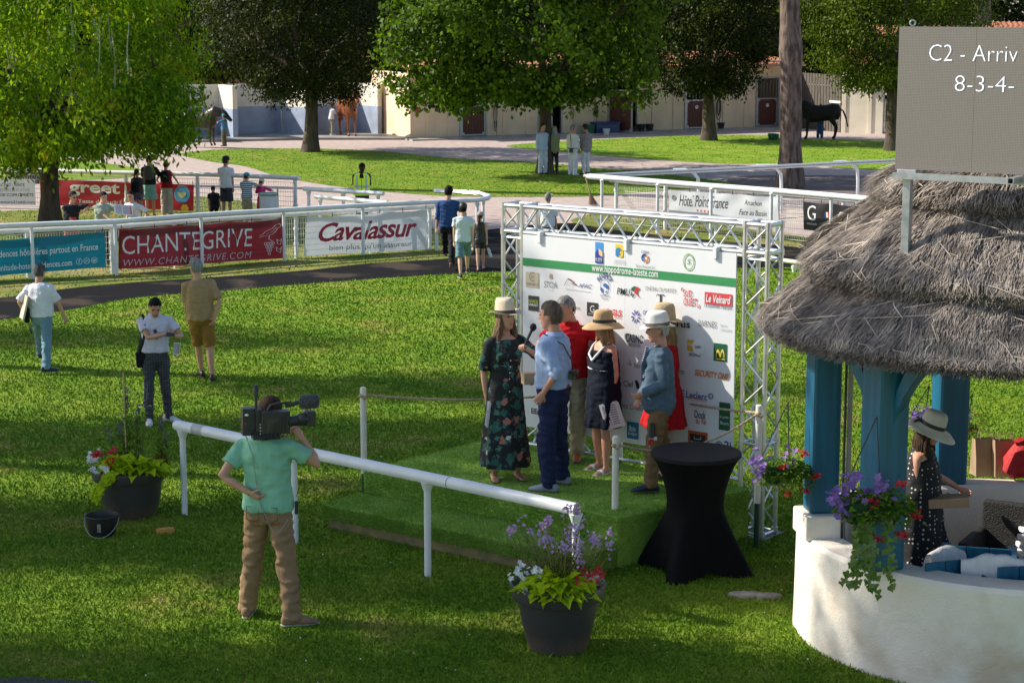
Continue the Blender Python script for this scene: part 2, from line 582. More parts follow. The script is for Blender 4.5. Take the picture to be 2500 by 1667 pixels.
def crown_points(rg, c, r, nclump, nleaf, cr, zmin=None, zmax=None, rough=0.16, vz=0.75, shell=(0.72, 1.04), seed=0, flat=None):
 out, nor = [], []
 for i in range(nclump):
  v = rg.normal(0, 1, 3)
  v /= np.linalg.norm(v)
  rr = rg.uniform(shell[0] ** 3, shell[1] ** 3) ** (1 / 3)
  k = 1 + rough * 2 * noise.noise(Vector((v[0] * 2.2 + seed, v[1] * 2.2, v[2] * 2.2)))
  p = np.array([c[0] + v[0] * r[0] * rr * k, c[1] + v[1] * r[1] * rr * k, c[2] + v[2] * r[2] * rr * k])
  if flat is not None and p[2] < flat:
   p[2] = flat + abs(rg.normal(0, 0.22))
  if zmax is not None and p[2] > zmax:
   continue
  if zmin is not None and p[2] < zmin:
   continue
  n = int(nleaf * rg.uniform(0.6, 1.4))
  q = rg.normal(0, 1, (n, 3)) * cr * np.array([1, 1, vz]) * rg.uniform(0.7, 1.3)
  out.append(p + q)
  nor.append(np.tile(v, (n, 1)) + q * 0.6)
 P = np.concatenate(out)
 Q = np.concatenate(nor)
 Q /= np.linalg.norm(Q, axis=1)[:, None]
 return P, Q
def tree(name, label, base, tr, th, crown, leafm, barkm, size, limbs=7, lean=(0, 0), group=None, seed=1, parts=None, aspect=0.55, droop=0.35, cat='tree', shoots=0, vz=.75, rough=.16):
 rg = np.random.default_rng(seed)
 t = thing(name, base, 0, label, cat, group)
 mb = MB()
 pts, rad = [], []
 n = 9
 for i in range(n + 1):
  k = i / n
  w = 0.06 * tr * 8 * math.sin(k * 3.0 + seed)
  pts.append((base[0] + lean[0] * k + w * 0.4, base[1] + lean[1] * k, base[2] + th * k - 0.05))
  rad.append(tr * (1.35 if i == 0 else 1.08 if i == 1 else 1 - 0.45 * k))
 mb.tube(pts, rad, 12)
 mb.build('trunk', barkm, t)
 C, r = crown[0], crown[1]
 lb = MB()
 for i in range(limbs):
  a = 6.28 * i / limbs + rg.uniform(-.3, .3)
  s = Vector(pts[-2]) - Vector((0, 0, rg.uniform(0, th * 0.25)))
  e = Vector((C[0] + math.cos(a) * r[0] * 0.8, C[1] + math.sin(a) * r[1] * 0.8, C[2] + rg.uniform(-0.45, 0.4) * r[2]))
  m = s.lerp(e, 0.5) + Vector((0, 0, rg.uniform(0, 0.5)))
  lb.tube([s, m, e], [tr * 0.45, tr * 0.28, tr * 0.08], 6)
  for q in range(3):
   e2 = e + Vector((rg.uniform(-1, 1), rg.uniform(-1, 1), rg.uniform(-.6, .8))) * r[0] * 0.28
   lb.tube([m.lerp(e, 0.3 + 0.3 * q), e2], [tr * 0.15, tr * 0.03], 5)
 lb.build('limbs', barkm, t)
 if shoots:
  sb = MB()
  for i in range(shoots):
   a = rg.uniform(0, 6.28)
   q = rg.uniform(0.3, 0.98)
   p = Vector((C[0] + math.cos(a) * r[0] * q, C[1] - abs(math.sin(a)) * r[1] * q, rg.uniform(2.4, 5.0)))
   e = p + Vector((rg.uniform(-.2, .2), 0, rg.uniform(0.9, 1.6)))
   sb.tube([p, p.lerp(e, .5) + Vector((rg.uniform(-.05, .05), 0, 0)), e], [0.022, 0.016, 0.008], 5)
  sb.build('shoots', mat('shoot_bark', (0.30, 0.34, 0.25), rough=0.8), t, kind='stuff')
 Vs, Fs, o = [], [], 0
 for (c, rr, nc, nl, cr, zmin, zmax, sz, flat) in crown[2]:
  P, Q = crown_points(rg, c, rr, nc, nl, cr, zmin, zmax, seed=seed, flat=flat, vz=vz, rough=rough)
  V, Fc = leaves('l', P, Q, size * sz, rg, aspect, droop)
  Vs.append(V)
  Fs.append(Fc + o)
  o += len(V)
 me = np_mesh('crown', np.concatenate(Vs), np.concatenate(Fs), 4)
 link('crown', me, leafm, t, smooth=False)
 return t
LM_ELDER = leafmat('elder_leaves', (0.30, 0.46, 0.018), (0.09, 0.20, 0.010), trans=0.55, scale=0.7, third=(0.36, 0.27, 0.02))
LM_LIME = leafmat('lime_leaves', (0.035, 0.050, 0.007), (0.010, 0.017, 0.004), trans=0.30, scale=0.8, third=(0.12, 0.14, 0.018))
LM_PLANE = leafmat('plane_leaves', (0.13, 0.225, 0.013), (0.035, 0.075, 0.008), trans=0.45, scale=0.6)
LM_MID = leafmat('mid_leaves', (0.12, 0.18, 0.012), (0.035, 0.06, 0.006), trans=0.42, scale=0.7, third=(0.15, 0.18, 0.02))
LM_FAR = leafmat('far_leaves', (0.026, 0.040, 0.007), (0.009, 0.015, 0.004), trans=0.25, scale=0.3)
LM_PINE = leafmat('pine_needles', (0.05, 0.085, 0.02), (0.02, 0.04, 0.01), trans=0.15, scale=0.4)
# left box elder
b = G(128, 548)
c = (b.x + 0.15, b.y, 3.9)
tree('broadleaf_tree', 'bright yellow-green tree with upright shoots beside the fence at the far left', b, 0.27, 3.2,
  (c, (3.6, 3.4, 3.0), [(c, (3.35, 3.2, 3.1), 900, 50, 0.18, None, 6.3, 1, 1.95),
       ((c[0] + 2.2, c[1] - 0.6, 2.9), (1.7, 1.6, .9), 110, 50, 0.18, None, None, 1, 2.15),
       ((c[0] - 1.8, c[1] - 0.5, 2.1), (2.1, 1.9, 1.0), 160, 55, 0.2, None, None, 1, 1.5),
       ((c[0], c[1], 6.6), (3.0, 3.0, 2.6), 130, 60, 0.35, 5.9, None, 1.8, None)]),
  LM_ELDER, BARK, 0.155, seed=11, shoots=34, aspect=0.42, droop=0.7, vz=1.25, rough=.24)
# lime trees and the plane tree on the lawns
b = G(760, 371)
c = (b.x - 0.35, b.y, 5.2)
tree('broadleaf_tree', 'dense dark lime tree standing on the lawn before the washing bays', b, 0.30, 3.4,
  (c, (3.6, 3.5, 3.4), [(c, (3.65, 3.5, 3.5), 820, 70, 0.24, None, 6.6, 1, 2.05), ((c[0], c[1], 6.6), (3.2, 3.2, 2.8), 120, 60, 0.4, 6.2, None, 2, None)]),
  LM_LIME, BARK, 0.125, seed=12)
b = G(1328, 424)
c = (b.x - 0.3, b.y, 5.4)
tree('broadleaf_tree', 'wide green plane tree whose low branches hang over the group of four people', b, 0.26, 3.4,
  (c, (4.7, 4.4, 3.8), [(c, (4.3, 4.2, 3.6), 680, 58, 0.25, None, 6.4, 1, 2.45),
       ((c[0] - 3.1, c[1] - 1.0, 3.9), (1.9, 1.7, 2.1), 130, 50, 0.25, None, 6.2, 1, 2.25),
       ((c[0], c[1], 6.6), (4.0, 4.0, 2.8), 150, 60, 0.4, 6.2, None, 2, None)]),
  LM_PLANE, BARK, 0.165, seed=13, aspect=0.8, rough=.24)
b = G(1727, 343)
c = (b.x - 0.1, b.y, 5.2)
tree('broadleaf_tree', 'dark lime tree on the far lawn just left of the tall pine trunk', b, 0.30, 3.2,
  (c, (3.1, 3.1, 3.4), [(c, (3.15, 3.1, 3.5), 680, 66, 0.25, None, 7.2, 1, 1.95), ((c[0], c[1], 7), (2.8, 2.8, 2.6), 80, 60, 0.4, 6.6, None, 2, None)]),
  LM_LIME, BARK, 0.13, seed=14)
b = G(2178, 368)
c = (b.x - 0.1, b.y, 5.6)
tree('broadleaf_tree', 'leafy tree with sunlit green side behind the result screen', b, 0.30, 3.6,
  (c, (3.5, 3.4, 3.4), [(c, (3.55, 3.4, 3.4), 760, 66, 0.25, None, 6.9, 1, 2.45), ((c[0], c[1], 7), (3.0, 3.0, 2.6), 90, 60, 0.4, 6.6, None, 2, None)]),
  LM_MID, BARK, 0.13, seed=15)
def pine(label, base, r, h, cr, seed, crown_n=60, group=None, lean=(0, 0), crz=2.0, off=(0, 0), cz=None, cry=None):
 """tall maritime pine: bare trunk, flat crown high up"""
 rg = np.random.default_rng(seed)
 t = thing('pine_tree', base, 0, label, 'tree', group)
 mb = MB()
 pts, rad = [], []
 for i in range(25):
  k = i / 24
  pts.append((base[0] + lean[0] * k + 0.05 * math.sin(k * 9 + seed), base[1] + lean[1] * k, h * k - 0.05))
  rad.append(r * (1.5 if i == 0 else 1.18 if i == 1 else 1.02 - 0.35 * k + 0.04 * noise.noise(Vector((i * .9, seed, 0)))))
 if seed == 31:
  for i in range(5, 8):
   rad[i] *= (1.03, 1.16, 1.04)[i - 5]
 # ridged bark
 n = 22
 rings = []
 for j in range(len(pts) * 3 - 2):
  a = j / 3
  i0 = min(int(a), len(pts) - 2)
  f = a - i0
  c0 = Vector(pts[i0]).lerp(Vector(pts[i0 + 1]), f)
  rr = rad[i0] * (1 - f) + rad[i0 + 1] * f
  rings.append([c0 + Vector((math.cos(q), math.sin(q), 0)) * rr * (1 + 0.07 * noise.noise(Vector((math.cos(q) * 4, math.sin(q) * 4, c0.z * 1.2 + seed)))) for q in (6.2832 * k / n for k in range(n))])
 mb.loft(rings)
 mb.build('trunk', PINEB, t)
 top = Vector(pts[-1])
 lb = MB()
 cz = cz or h
 for i in range(9):
  a = 6.28 * i / 9
  e = Vector((top.x + off[0] + math.cos(a) * cr * .75, top.y + off[1] + math.sin(a) * (cry or cr) * .75, cz + rg.uniform(-.5, .8)))
  lb.tube([Vector(pts[-3 - i % 4]), top.lerp(e, .5), e], [r * .4, r * .25, .03], 6)
 lb.build('limbs', PINEB, t)
 P, Q = crown_points(rg, (top.x + off[0], top.y + off[1], cz + 0.5), (cr, cry or cr, crz), crown_n, 75, 0.42, seed=seed, shell=(0.2, 1.0))
 V, Fc = leaves('l', P, Q, 0.28, rg, 0.35, 0.0)
 link('crown', np_mesh('crown', V, Fc, 4), LM_PINE, t, smooth=False)
 return t
b = G(1930, 461)
pine('tall pine with a bare grey-brown trunk standing beside the white rail', b, 0.33, 17, 4.5, 31, 70, lean=(-0.55, 0))
pine('pine trunk seen above the right end of the result screen', Vector((21.7, 92, 0)), 0.42, 18, 4, 32, 40)
pine('brown pine trunk half hidden at the top of the yellow-green tree', Vector((-15.4, 62, 0)), 0.40, 17, 4, 33, 40)
ORD = ['first', 'second', 'third', 'fourth', 'fifth', 'sixth', 'seventh', 'eighth', 'ninth']
# shade trees outside the frame (they throw the bands of shade on the lawn)
SHADE = [(-18.5, 19.2, 12.5, 4.6, 1.3, 110), (-13.6, 18.4, 12.0, 4.2, 1.1, 90), (-20.5, 24.0, 12.5, 4.4, 1.1, 170), (-20.0, 28.6, 12.5, 4.6, 1.0, 150),
   (-15.8, 22.2, 12.0, 3.6, 0.6, 90), (-17.5, 32.0, 12.5, 4.0, 0.6, 80), (-25.0, 36.5, 13.0, 4.5, 1.0, 36), (-16.5, 25.6, 12.5, 3.0, 0.35, 36)]
for i, (x, y, h, cr, cry, n) in enumerate(SHADE):
 pine(ORD[i] + ' nearest of the shade pines standing left of the picture', Vector((x, y, 0)), 0.20, h, cr, 41 + i, n, group='pines shading the lawn', crz=1.0, cry=cry)
# woodland far behind the stables
rgw = random.Random(5)
for i in range(9):
 x = -27 + i * 6.6 + rgw.uniform(-1, 1)
 y = 103 + rgw.uniform(-4, 6) + (4 if i % 2 else 0)
 lm = [LM_FAR, LM_MID, LM_FAR][i % 3]
 c = (x, y, 5.0)
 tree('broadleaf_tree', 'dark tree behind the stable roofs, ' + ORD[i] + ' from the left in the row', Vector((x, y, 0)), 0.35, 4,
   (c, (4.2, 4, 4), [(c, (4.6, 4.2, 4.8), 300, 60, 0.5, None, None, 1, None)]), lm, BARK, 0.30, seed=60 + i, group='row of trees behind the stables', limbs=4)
for i, (px, d, q) in enumerate(((452, 91, 3.2), (640, 93, 3.6), (960, 93, 3.8), (1130, 97, 3.6), (1850, 99, 3.4))):
 x = (px - CX) / F * d
 c = (x, d, 5.2)
 tree('broadleaf_tree', 'green tree rising close behind the stable walls, ' + ORD[i] + ' from the left', Vector((x, d, 0)), 0.3, 3.5,
   (c, (q, q, 3.6), [(c, (q, q * .8, 3.8), 260, 60, 0.4, None, 7.5, 1, 2.3)]), LM_MID if i in (0, 4) else LM_FAR, BARK, 0.22, seed=80 + i, group='trees close behind the stables', limbs=4)
rg = np.random.default_rng(77)
n = 26000
P = np.stack([rg.uniform(-48, 48, n), rg.uniform(116, 122, n), rg.uniform(0, 9, n)], 1)
P[:, 1] += 1.5 * np.sin(P[:, 0] * 0.8) * np.cos(P[:, 2])
V, Fc = leaves('l', P, np.tile(np.array([[0, -1, 0.3]]), (n, 1)), 0.55, rg)
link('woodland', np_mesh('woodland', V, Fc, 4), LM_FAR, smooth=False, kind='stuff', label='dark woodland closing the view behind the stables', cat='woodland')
# ================================================================== STABLES AND WASHING BAYS
CREAM = mat('cream_render', (0.82, 0.64, 0.46), (0.70, 0.54, 0.38), scale=1.2, rough=0.85, bump=0.12, bscale=25)
CREAMW = mat('pale_render', (0.80, 0.74, 0.62), (0.70, 0.64, 0.52), scale=1.2, rough=0.85, bump=0.1, bscale=25)
BLUEP = mat('blue_wash_paint', (0.36, 0.43, 0.56), (0.26, 0.31, 0.42), scale=1.5, rough=0.55)
DOOR = mat('door_brown', (0.115, 0.028, 0.018), (0.075, 0.018, 0.012), scale=3, rough=0.55, bump=0.2, bscale=9, stretch=(8, 8, 0.5))
TILE = mat('roof_tile', (0.42, 0.16, 0.08), (0.25, 0.09, 0.05), scale=3, rough=0.9, bump=0.4)
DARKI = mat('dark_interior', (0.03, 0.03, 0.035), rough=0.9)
th = R(26.5)
O = G(1002, 341)
ux, uy = math.cos(th), math.sin(th)
def fx(px, O=O, ux=ux, uy=uy, py=330):                                # along-facade position under an image column
 r = ray(px, py)
 k = r.x / r.y
 return (k * O.y - O.x) / (ux - k * uy)
st = thing('stable_building', O, th, 'long cream stable block with brown half doors and tiled roof under the trees', 'building')
WH = 2.75
openings = [(fx(1122), fx(1189), 0), (fx(1313), fx(1372), 1), (fx(1482), fx(1556), 2), (fx(1670), fx(1728), 0), (fx(1843), fx(1899), 0)]
L_END = fx(1935)
segs, a = [], 0.0
for o0, o1, k in openings:
 segs.append((a, o0))
 a = o1
segs.append((a, L_END))
def loc_box(p, name, m, x0, x1, y0, y1, z0, z1, bevel=0.0, **kw):
 mb = MB().box(((x0 + x1) / 2, (y0 + y1) / 2, (z0 + z1) / 2), (x1 - x0, y1 - y0, z1 - z0))
 return mb.build(name, m, p, smooth=False, bevel=bevel, local=True, **kw)
for x0, x1 in segs:
 loc_box(st, 'wall', CREAM, x0, x1, 0, 0.2, 0, WH)
loc_box(st, 'wall', CREAM, 0, L_END, 0.001, 0.199, WH - 0.45, WH + 0.3)
loc_box(st, 'wall', CREAM, 0, 0.2, 0.2, 4.2, 0, WH)
loc_box(st, 'wall', CREAM, L_END - 0.2, L_END, 0.2, 4.2, 0, WH)
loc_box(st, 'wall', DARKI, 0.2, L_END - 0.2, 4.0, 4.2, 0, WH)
for x0, x1 in segs:
 for q in (x0 + (x1 - x0) * 0.33, x0 + (x1 - x0) * 0.78):
  loc_box(st, 'pilaster', CREAM, q - 0.07, q + 0.07, -0.035, 0.0, 0, WH - 0.45)
# tiled roof
rb = MB()
nx = int(L_END / 0.22) + 3
rings = []
for j, (yy, zz) in enumerate(((-0.45, WH + 0.15), (4.6, WH + 0.6))):
 rings.append([Vector((-0.3 + i * 0.11, yy, zz + 0.035 * (i % 2))) for i in range(2 * nx)])
rb.add(rings[0] + rings[1], [(i, i + 1, 2 * nx + i + 1, 2 * nx + i) for i in range(2 * nx - 1)])
rb.build('roof', TILE, st, local=True, smooth=False)
loc_box(st, 'gutter', mat('gutter', (0.40, 0.20, 0.12), rough=0.5), -0.3, L_END + 0.3, -0.50, -0.40, WH + 0.03, WH + 0.13)
loc_box(st, 'plinth', CONC, -0.3, L_END + 0.4, -0.9, -0.005, 0.0, 0.06)
def door_leaf(p, x0, x1, y, z0, z1, name='door', emblem=True, rot=0):
 d = thing(name, (x0, y, 0), rot)
 d.parent = p
 w = x1 - x0
 fr = MB()
 for q in ((0.03, 0.06), (w - 0.03, 0.06)):
  fr.box((q[0], 0, (z0 + z1) / 2), (0.06, 0.06, z1 - z0))
 for z in (z0 + 0.03, z1 - 0.03):
  fr.box((w / 2, 0, z), (w - 0.12, 0.055, 0.06))
 for sx, sz in ((0.09, z0 + 0.09), (w - 0.09, z0 + 0.09), (0.09, z1 - 0.09), (w - 0.09, z1 - 0.09)):
  fr.box((sx, -0.005, sz), (0.1, 0.045, 0.1))
 fr.build('frame', STEEL, d, smooth=False, local=True)
 pm = MB()
 npl = max(3, int((w - 0.12) / 0.13))
 pw = (w - 0.12) / npl
 for k in range(npl):
  pm.box((0.06 + pw * (k + .5), 0, (z0 + z1) / 2), (pw - 0.012, 0.03, z1 - z0 - 0.12))
 pm.build('planks', DOOR, d, smooth=False, local=True)
 if emblem:
  e = MB()
  def sf(u, v, off=0.0):
   return Vector((w * 0.5 + u, -0.035 - off, z1 - 0.33 + v))
  put_poly(e, sf, circ(0, 0, 0.085, 16))
  e.build('emblem', INKW, d, smooth=False, local=True)
  e2 = MB()
  put_ring(e2, sf, 0, 0, 0.055, 0.018, a0=-0.9, a1=4.04, off=0.006)
  e2.build('horseshoe', GREY, d, smooth=False, local=True)
 return d
for x0, x1, k in openings:
 fr = MB()
 fr.box((x0 + 0.035, -0.01, 1.15), (0.07, 0.1, 2.3)).box((x1 - 0.035, -0.01, 1.15), (0.07, 0.1, 2.3)).box(((x0 + x1) / 2, -0.01, 2.27), (x1 - x0 - 0.14, 0.1, 0.06))
 fr.build('door_frame', STEEL, st, smooth=False, local=True)
 if k == 0:
  door_leaf(st, x0 + 0.08, x1 - 0.08, 0.0, 0.08, 1.36)
  if x0 < 4:
   door_leaf(st, x0 + 0.08, x1 - 0.08, 0.0, 1.42, 2.22, emblem=False, name='upper_door')
  else:
   g = MB()
   for q in range(7):
    xx = x0 + 0.12 + (x1 - x0 - 0.24) * q / 6
    g.tube([(xx, 0.03, 1.4), (xx, 0.03, 2.2)], 0.012, 6)
   g.build('grille', STEEL, st, local=True)
 elif k == 1:
  door_leaf(st, x0 + 0.02, x0 + 0.62, -0.04, 0.08, 2.2, rot=-0.55, emblem=False)
 else:
  door_leaf(st, x0 + 0.05, x0 + 1.25, -0.04, 0.08, 1.9, rot=-1.05, emblem=False)
sb = MB()
rg0 = random.Random(3)
for i in range(160):
 x = rg0.uniform(openings[2][0] + .1, openings[2][1] - .1)
 y = rg0.uniform(-0.2, 1.6)
 a = rg0.uniform(0, 3.1)
 z = 0.05 + 0.1 * rg0.random()
 sb.tube([(x, y, z), (x + .12 * math.cos(a), y + .12 * math.sin(a), z + .03)], 0.012, 3)
sb.build('straw', mat('straw', (0.48, 0.36, 0.16), rough=0.8), st, local=True)
def on_facade(px, py, yoff=-0.15):
 x = fx(px, py=py)
 M = world_matrix(st)
 p = M @ Vector((x, yoff, 0))
 return p
def hanging(name, label, px, y0, y1, loops, cat):
 p = on_facade(px, 330)
 z0, z1 = ZAT(p.y, y0), max(0.05, ZAT(p.y, y1))
 mb = MB()
 rg1 = random.Random(int(px))
 for i in range(loops):
  w = rg1.uniform(0.04, 0.11)
  l = rg1.uniform(0.55, 0.95)
  pts = [p + Vector((w * math.sin(2 * math.pi * k / 16), -0.01 * i, z0 - (z0 - z1) * l * (1 - math.cos(2 * math.pi * k / 16)) / 2)) for k in range(17)]
  mb.tube(pts, 0.014, 5)
 mb.tube([p + Vector((0, 0, z0)), p + Vector((0.02, -.03, z0 - (z0 - z1) * .7)), p + Vector((0.05, -.05, z1)), p + Vector((0.22, -0.1, z1))], 0.012, 5)
 mb.build('cord', mat('dark_cord', (0.05, 0.06, 0.055), rough=0.7), smooth=True, label=label, cat=cat)
hanging('hose', 'coiled dark hose hanging on the stable wall right of the closed double door', 1206, 252, 334, 3, 'hose')
hanging('hay_net', 'looped dark tack cords hanging above the black bucket on the stable wall', 1749, 240, 300, 6, 'rope')
hanging('strap', 'dark strap hanging on the stable wall above the green bin', 1393, 262, 302, 1, 'strap')
def bucket(label, p, r, h, m, handle=True, cat='bucket', group=None, name='bucket', n=24):
 t = thing(name, p, 0, label, cat, group)
 mb = MB()
 mb.lathe([(r * 0.74, 0.0), (r * 0.76, 0.005), (r, h), (r * 1.05, h), (r * 1.05, h - .015), (r * 1.0, h - .02)][:4] + [(r * 1.05, h + 0.008), (r * 0.96, h + 0.008), (r * 0.93, h - 0.02), (r * 0.72, 0.02), (0.001, 0.02)], n=n)
 mb.build('body', m, t, local=True)
 if handle:
  hb = MB()
  hb.tube([(r * 1.04 * math.cos(a), -r * 0.35 * math.sin(a) - r * .75 * math.sin(a), h - 0.02 - (h * 0.83) * math.sin(a)) for a in (math.pi * k / 14 for k in range(15))], 0.0045, 5)
  hb.build('handle', STEEL, t, local=True)
 return t
BLKPL = mat('black_plastic', (0.018, 0.018, 0.02), (0.03, 0.028, 0.026), scale=6, rough=0.42)
GRNPL = mat('green_plastic', (0.01, 0.13, 0.075), rough=0.4)
BLUPL = mat('blue_plastic', (0.015, 0.04, 0.16), rough=0.4)
p = on_facade(1754, 318)
bucket('black bucket standing on the ground under the hanging tack cords', Vector((p.x, p.y - .25, 0.06)), 0.17, 0.26, BLKPL, cat='bucket')
for q, px in enumerate((1560, 1580)):
 p = on_facade(px, 325)
 bucket(['black tub by the stable wall right of the open door, left of two', 'black tub by the stable wall right of the open door, right of two'][q],
   Vector((p.x, p.y - .3, 0.06)), 0.19, 0.30, BLKPL, group='black tubs at the stable wall', name='tub', cat='tub')
p = on_facade(1461, 330, -0.6)
t = thing('storage_bin', Vector((p.x, p.y, 0.0)), th, 'dark blue plastic storage trunk at the stable wall beside the open door', 'trunk')
MB().box((0, 0, 0.24), (1.15, 0.55, 0.46)).build('body', BLUPL, t, local=True, smooth=False, bevel=0.02)
MB().box((0, 0, 0.50), (1.2, 0.6, 0.07)).build('lid', BLUPL, t, local=True, smooth=False, bevel=0.02)
p = on_facade(1420, 332, -0.7)
bucket('green tub beside the dark blue trunk behind the group of four', Vector((p.x, p.y, 0)), 0.24, 0.42, GRNPL, cat='tub', name='tub')
p = on_facade(1449, 330, -1.15)
bucket('small white bucket in front of the dark blue trunk', Vector((p.x, p.y, 0)), 0.15, 0.26, WHITE, cat='bucket')
p = on_facade(1447, 300, -0.3)
t = thing('potted_plant', Vector((p.x, p.y, 0)), 0, 'small green plant growing up the stable wall behind the blue trunk', 'plant')
mb = MB()
mb.tube([(0, 0, 0), (0.02, 0, 0.7), (0, 0, 1.25)], 0.012, 5)
for k in range(26):
 a, z = k * 2.4, 0.75 + k * 0.02
 c0 = Vector((0, 0, z))
 u = Vector((math.cos(a), math.sin(a), 0.2)) * 0.12
 mb.add([c0, c0 + u * .5 + Vector((0, 0, .05)), c0 + u, c0 + u * .5 - Vector((0, 0, .05))], [(0, 1, 2, 3)])
mb.build('foliage', LM_PLANE, t, local=True, smooth=False)
for q, (px, py) in enumerate(((1884, 342), (1892, 343))):
 pp = G(px, py)
 bucket(['dark green feed tub on the far lawn left of the pine, back one', 'dark green feed tub on the far lawn, partly behind the pine trunk'][q], pp, 0.17, 0.26, GRNPL, cat='tub', name='tub', group='green feed tubs on the far lawn')
p = on_facade(1017, 270, -0.06)
t = thing('fire_extinguisher', Vector((p.x, p.y, ZAT(p.y, 274))), th, 'small red extinguisher fixed on the cream wall under the plane tree leaves', 'extinguisher')
MB().lathe([(0.001, -.12), (.06, -.11), (.065, .08), (.04, .12), (.02, .15)], n=12).build('bottle', RED, t, local=True)
MB().box((0, 0, 0.17), (0.12, 0.05, 0.05)).build('valve', BLACK, t, local=True)
# dark passage with slatted gate to the right of the block, then the sunlit block
g0 = world_matrix(st) @ Vector((L_END, 0.3, 0))
g1 = G(2052, 324)
gt = thing('slatted_gate', g0, 0, 'weathered grey slatted gate closing the passage behind the black horse', 'gate')
n = 18
dv = (g1 - g0)
for k in range(n):
 pA = g0 + dv * ((k + .5) / n)
 MB().box((pA.x, pA.y, 1.25), (dv.length / n * 0.8, 0.04, 2.5), rz=math.atan2(dv.y, dv.x)).build('slat', mat('grey_wood', (0.13, 0.11, 0.09), (0.07, 0.06, 0.05), scale=4, rough=0.9, stretch=(4, 4, .5)), gt, smooth=False)
for z in (0.5, 2.0):
 MB().tube([g0 + Vector((0, .05, z)), g1 + Vector((0, .05, z))], 0.035, 6).build('rail', STEEL, gt)
MB().box(tuple((g0 + dv * .88) + Vector((0, -.08, 1.32))), (dv.length * .2, .05, .1), rz=math.atan2(dv.y, dv.x)).build('cross_bar', WHITE, gt, smooth=False)
O2 = G(2053, 324)
e2 = G(2156, 327)
a2 = math.atan2(e2.y - O2.y, e2.x - O2.x)
s2 = thing('stable_building', O2, a2, 'sunlit pale stable block end with a brown door at the right behind the screen', 'building')
loc_box(s2, 'wall', CREAMW, 0, 1.85, 0, 0.2, 0, 2.9)
loc_box(s2, 'wall', CREAMW, 3.0, 8.0, 0, 0.2, 0, 2.9)
loc_box(s2, 'wall', CREAMW, 1.85, 3.0, 0.001, 0.199, 2.2, 2.9)
loc_box(s2, 'wall', CREAMW, 0, 0.2, 0.2, 5, 0, 2.9)
for q in (0.12, 1.28):
 loc_box(s2, 'pilaster', CREAMW, q - .08, q + .08, -.04, 0, 0, 2.85)
door_leaf(s2, 1.92, 2.95, 0.02, 0.08, 1.5)
rb = MB()
rings = []
nx = 45
for j, (yy, zz) in enumerate(((-0.5, 2.9), (5, 4.6))):
 rings.append([Vector((-0.3 + i * 0.11, yy, zz + 0.035 * (i % 2))) for i in range(2 * nx)])
rb.add(rings[0] + rings[1], [(i, i + 1, 2 * nx + i + 1, 2 * nx + i) for i in range(2 * nx - 1)])
rb.build('roof', TILE, s2, local=True, smooth=False)
# tiled roof glimpsed above the screen at the upper right
hr = thing('tiled_house', Vector((26.5, 92, 0)), 0, 'house with red tiled roof glimpsed at the top right corner', 'house')
loc_box(hr, 'wall', CREAM, -4, 5, 0, 2.4, 0, 3.9)
rb = MB()
rings = [[Vector((-4.6 + i * 0.13, yy, zz + 0.05 * (i % 2))) for i in range(80)] for yy, zz in ((-0.6, 3.9), (2.5, 4.72))]
rb.add(rings[0] + rings[1], [(i, i + 1, 80 + i + 1, 80 + i) for i in range(79)])
rb.build('roof', TILE, hr, local=True, smooth=False)
# washing bays
wb = thing('washing_bays', G(748, 334), 0, 'row of open horse washing bays with pale walls painted blue below', 'building')
def wall_seg(p0, p1, t, h, paint=1.25, parent=wb):
 d = (p1 - p0)
 a = math.atan2(d.y, d.x)
 m = (p0 + p1) / 2
 MB().box((m.x, m.y, paint / 2), (d.length, t, paint), rz=a).build('painted_wall', BLUEP, parent, smooth=False)
 MB().box((m.x, m.y, (paint + h) / 2), (d.length, t - 0.01, h - paint), rz=a).build('upper_wall', CREAMW, parent, smooth=False)
bk = [G(380, 337), G(540, 334), G(676, 329), G(871, 326), G(992, 325)]
for p0, p1 in zip(bk[:-1], bk[1:]):
 wall_seg(p0, p1, 0.15, 2.2)
for bpx, fpx in ((( 540, 334), (574, 340)), ((676, 329), (748, 334.5)), ((871, 326), (925, 331.5)), ((380, 337), (420, 345))):
 p0, p1 = G(*bpx), G(*fpx)
 wall_seg(p0, p1 + (p1 - p0) * 0.05, 0.22, 2.2)
p0, p1 = G(992, 325), G(1002, 340)
wall_seg(p0, p1, 0.2, 2.2)
fl = [G(330, 352), G(570, 346), G(748, 342), G(993, 342), G(1003, 340.5), G(992, 324), G(871, 325), G(676, 328), G(540, 333), G(330, 338)]
top = [p + Vector((0, 0, 0.09)) for p in fl]
mb = MB()
mb.add(top, [tuple(range(len(top)))])
mb.add(fl[:5] + top[:5], [(i, i + 1, 5 + i + 1, 5 + i) for i in range(4)])
mb.build('wash_floor', mat('wet_concrete', (0.36, 0.34, 0.31), (0.20, 0.19, 0.18), scale=0.7, rough=0.6), wb, smooth=False)
mb = MB()
for px in (600, 690, 1000):
 q = G(px, 330)
 mb.tube([(q.x, q.y - .5, ZAT(q.y, 262)), (q.x + .03, q.y - .5, ZAT(q.y, 300)), (q.x + .1, q.y - .5, ZAT(q.y, 322))], 0.02, 5)
mb.build('hoses', mat('pale_hose', (0.55, 0.5, 0.38), rough=.6), wb)
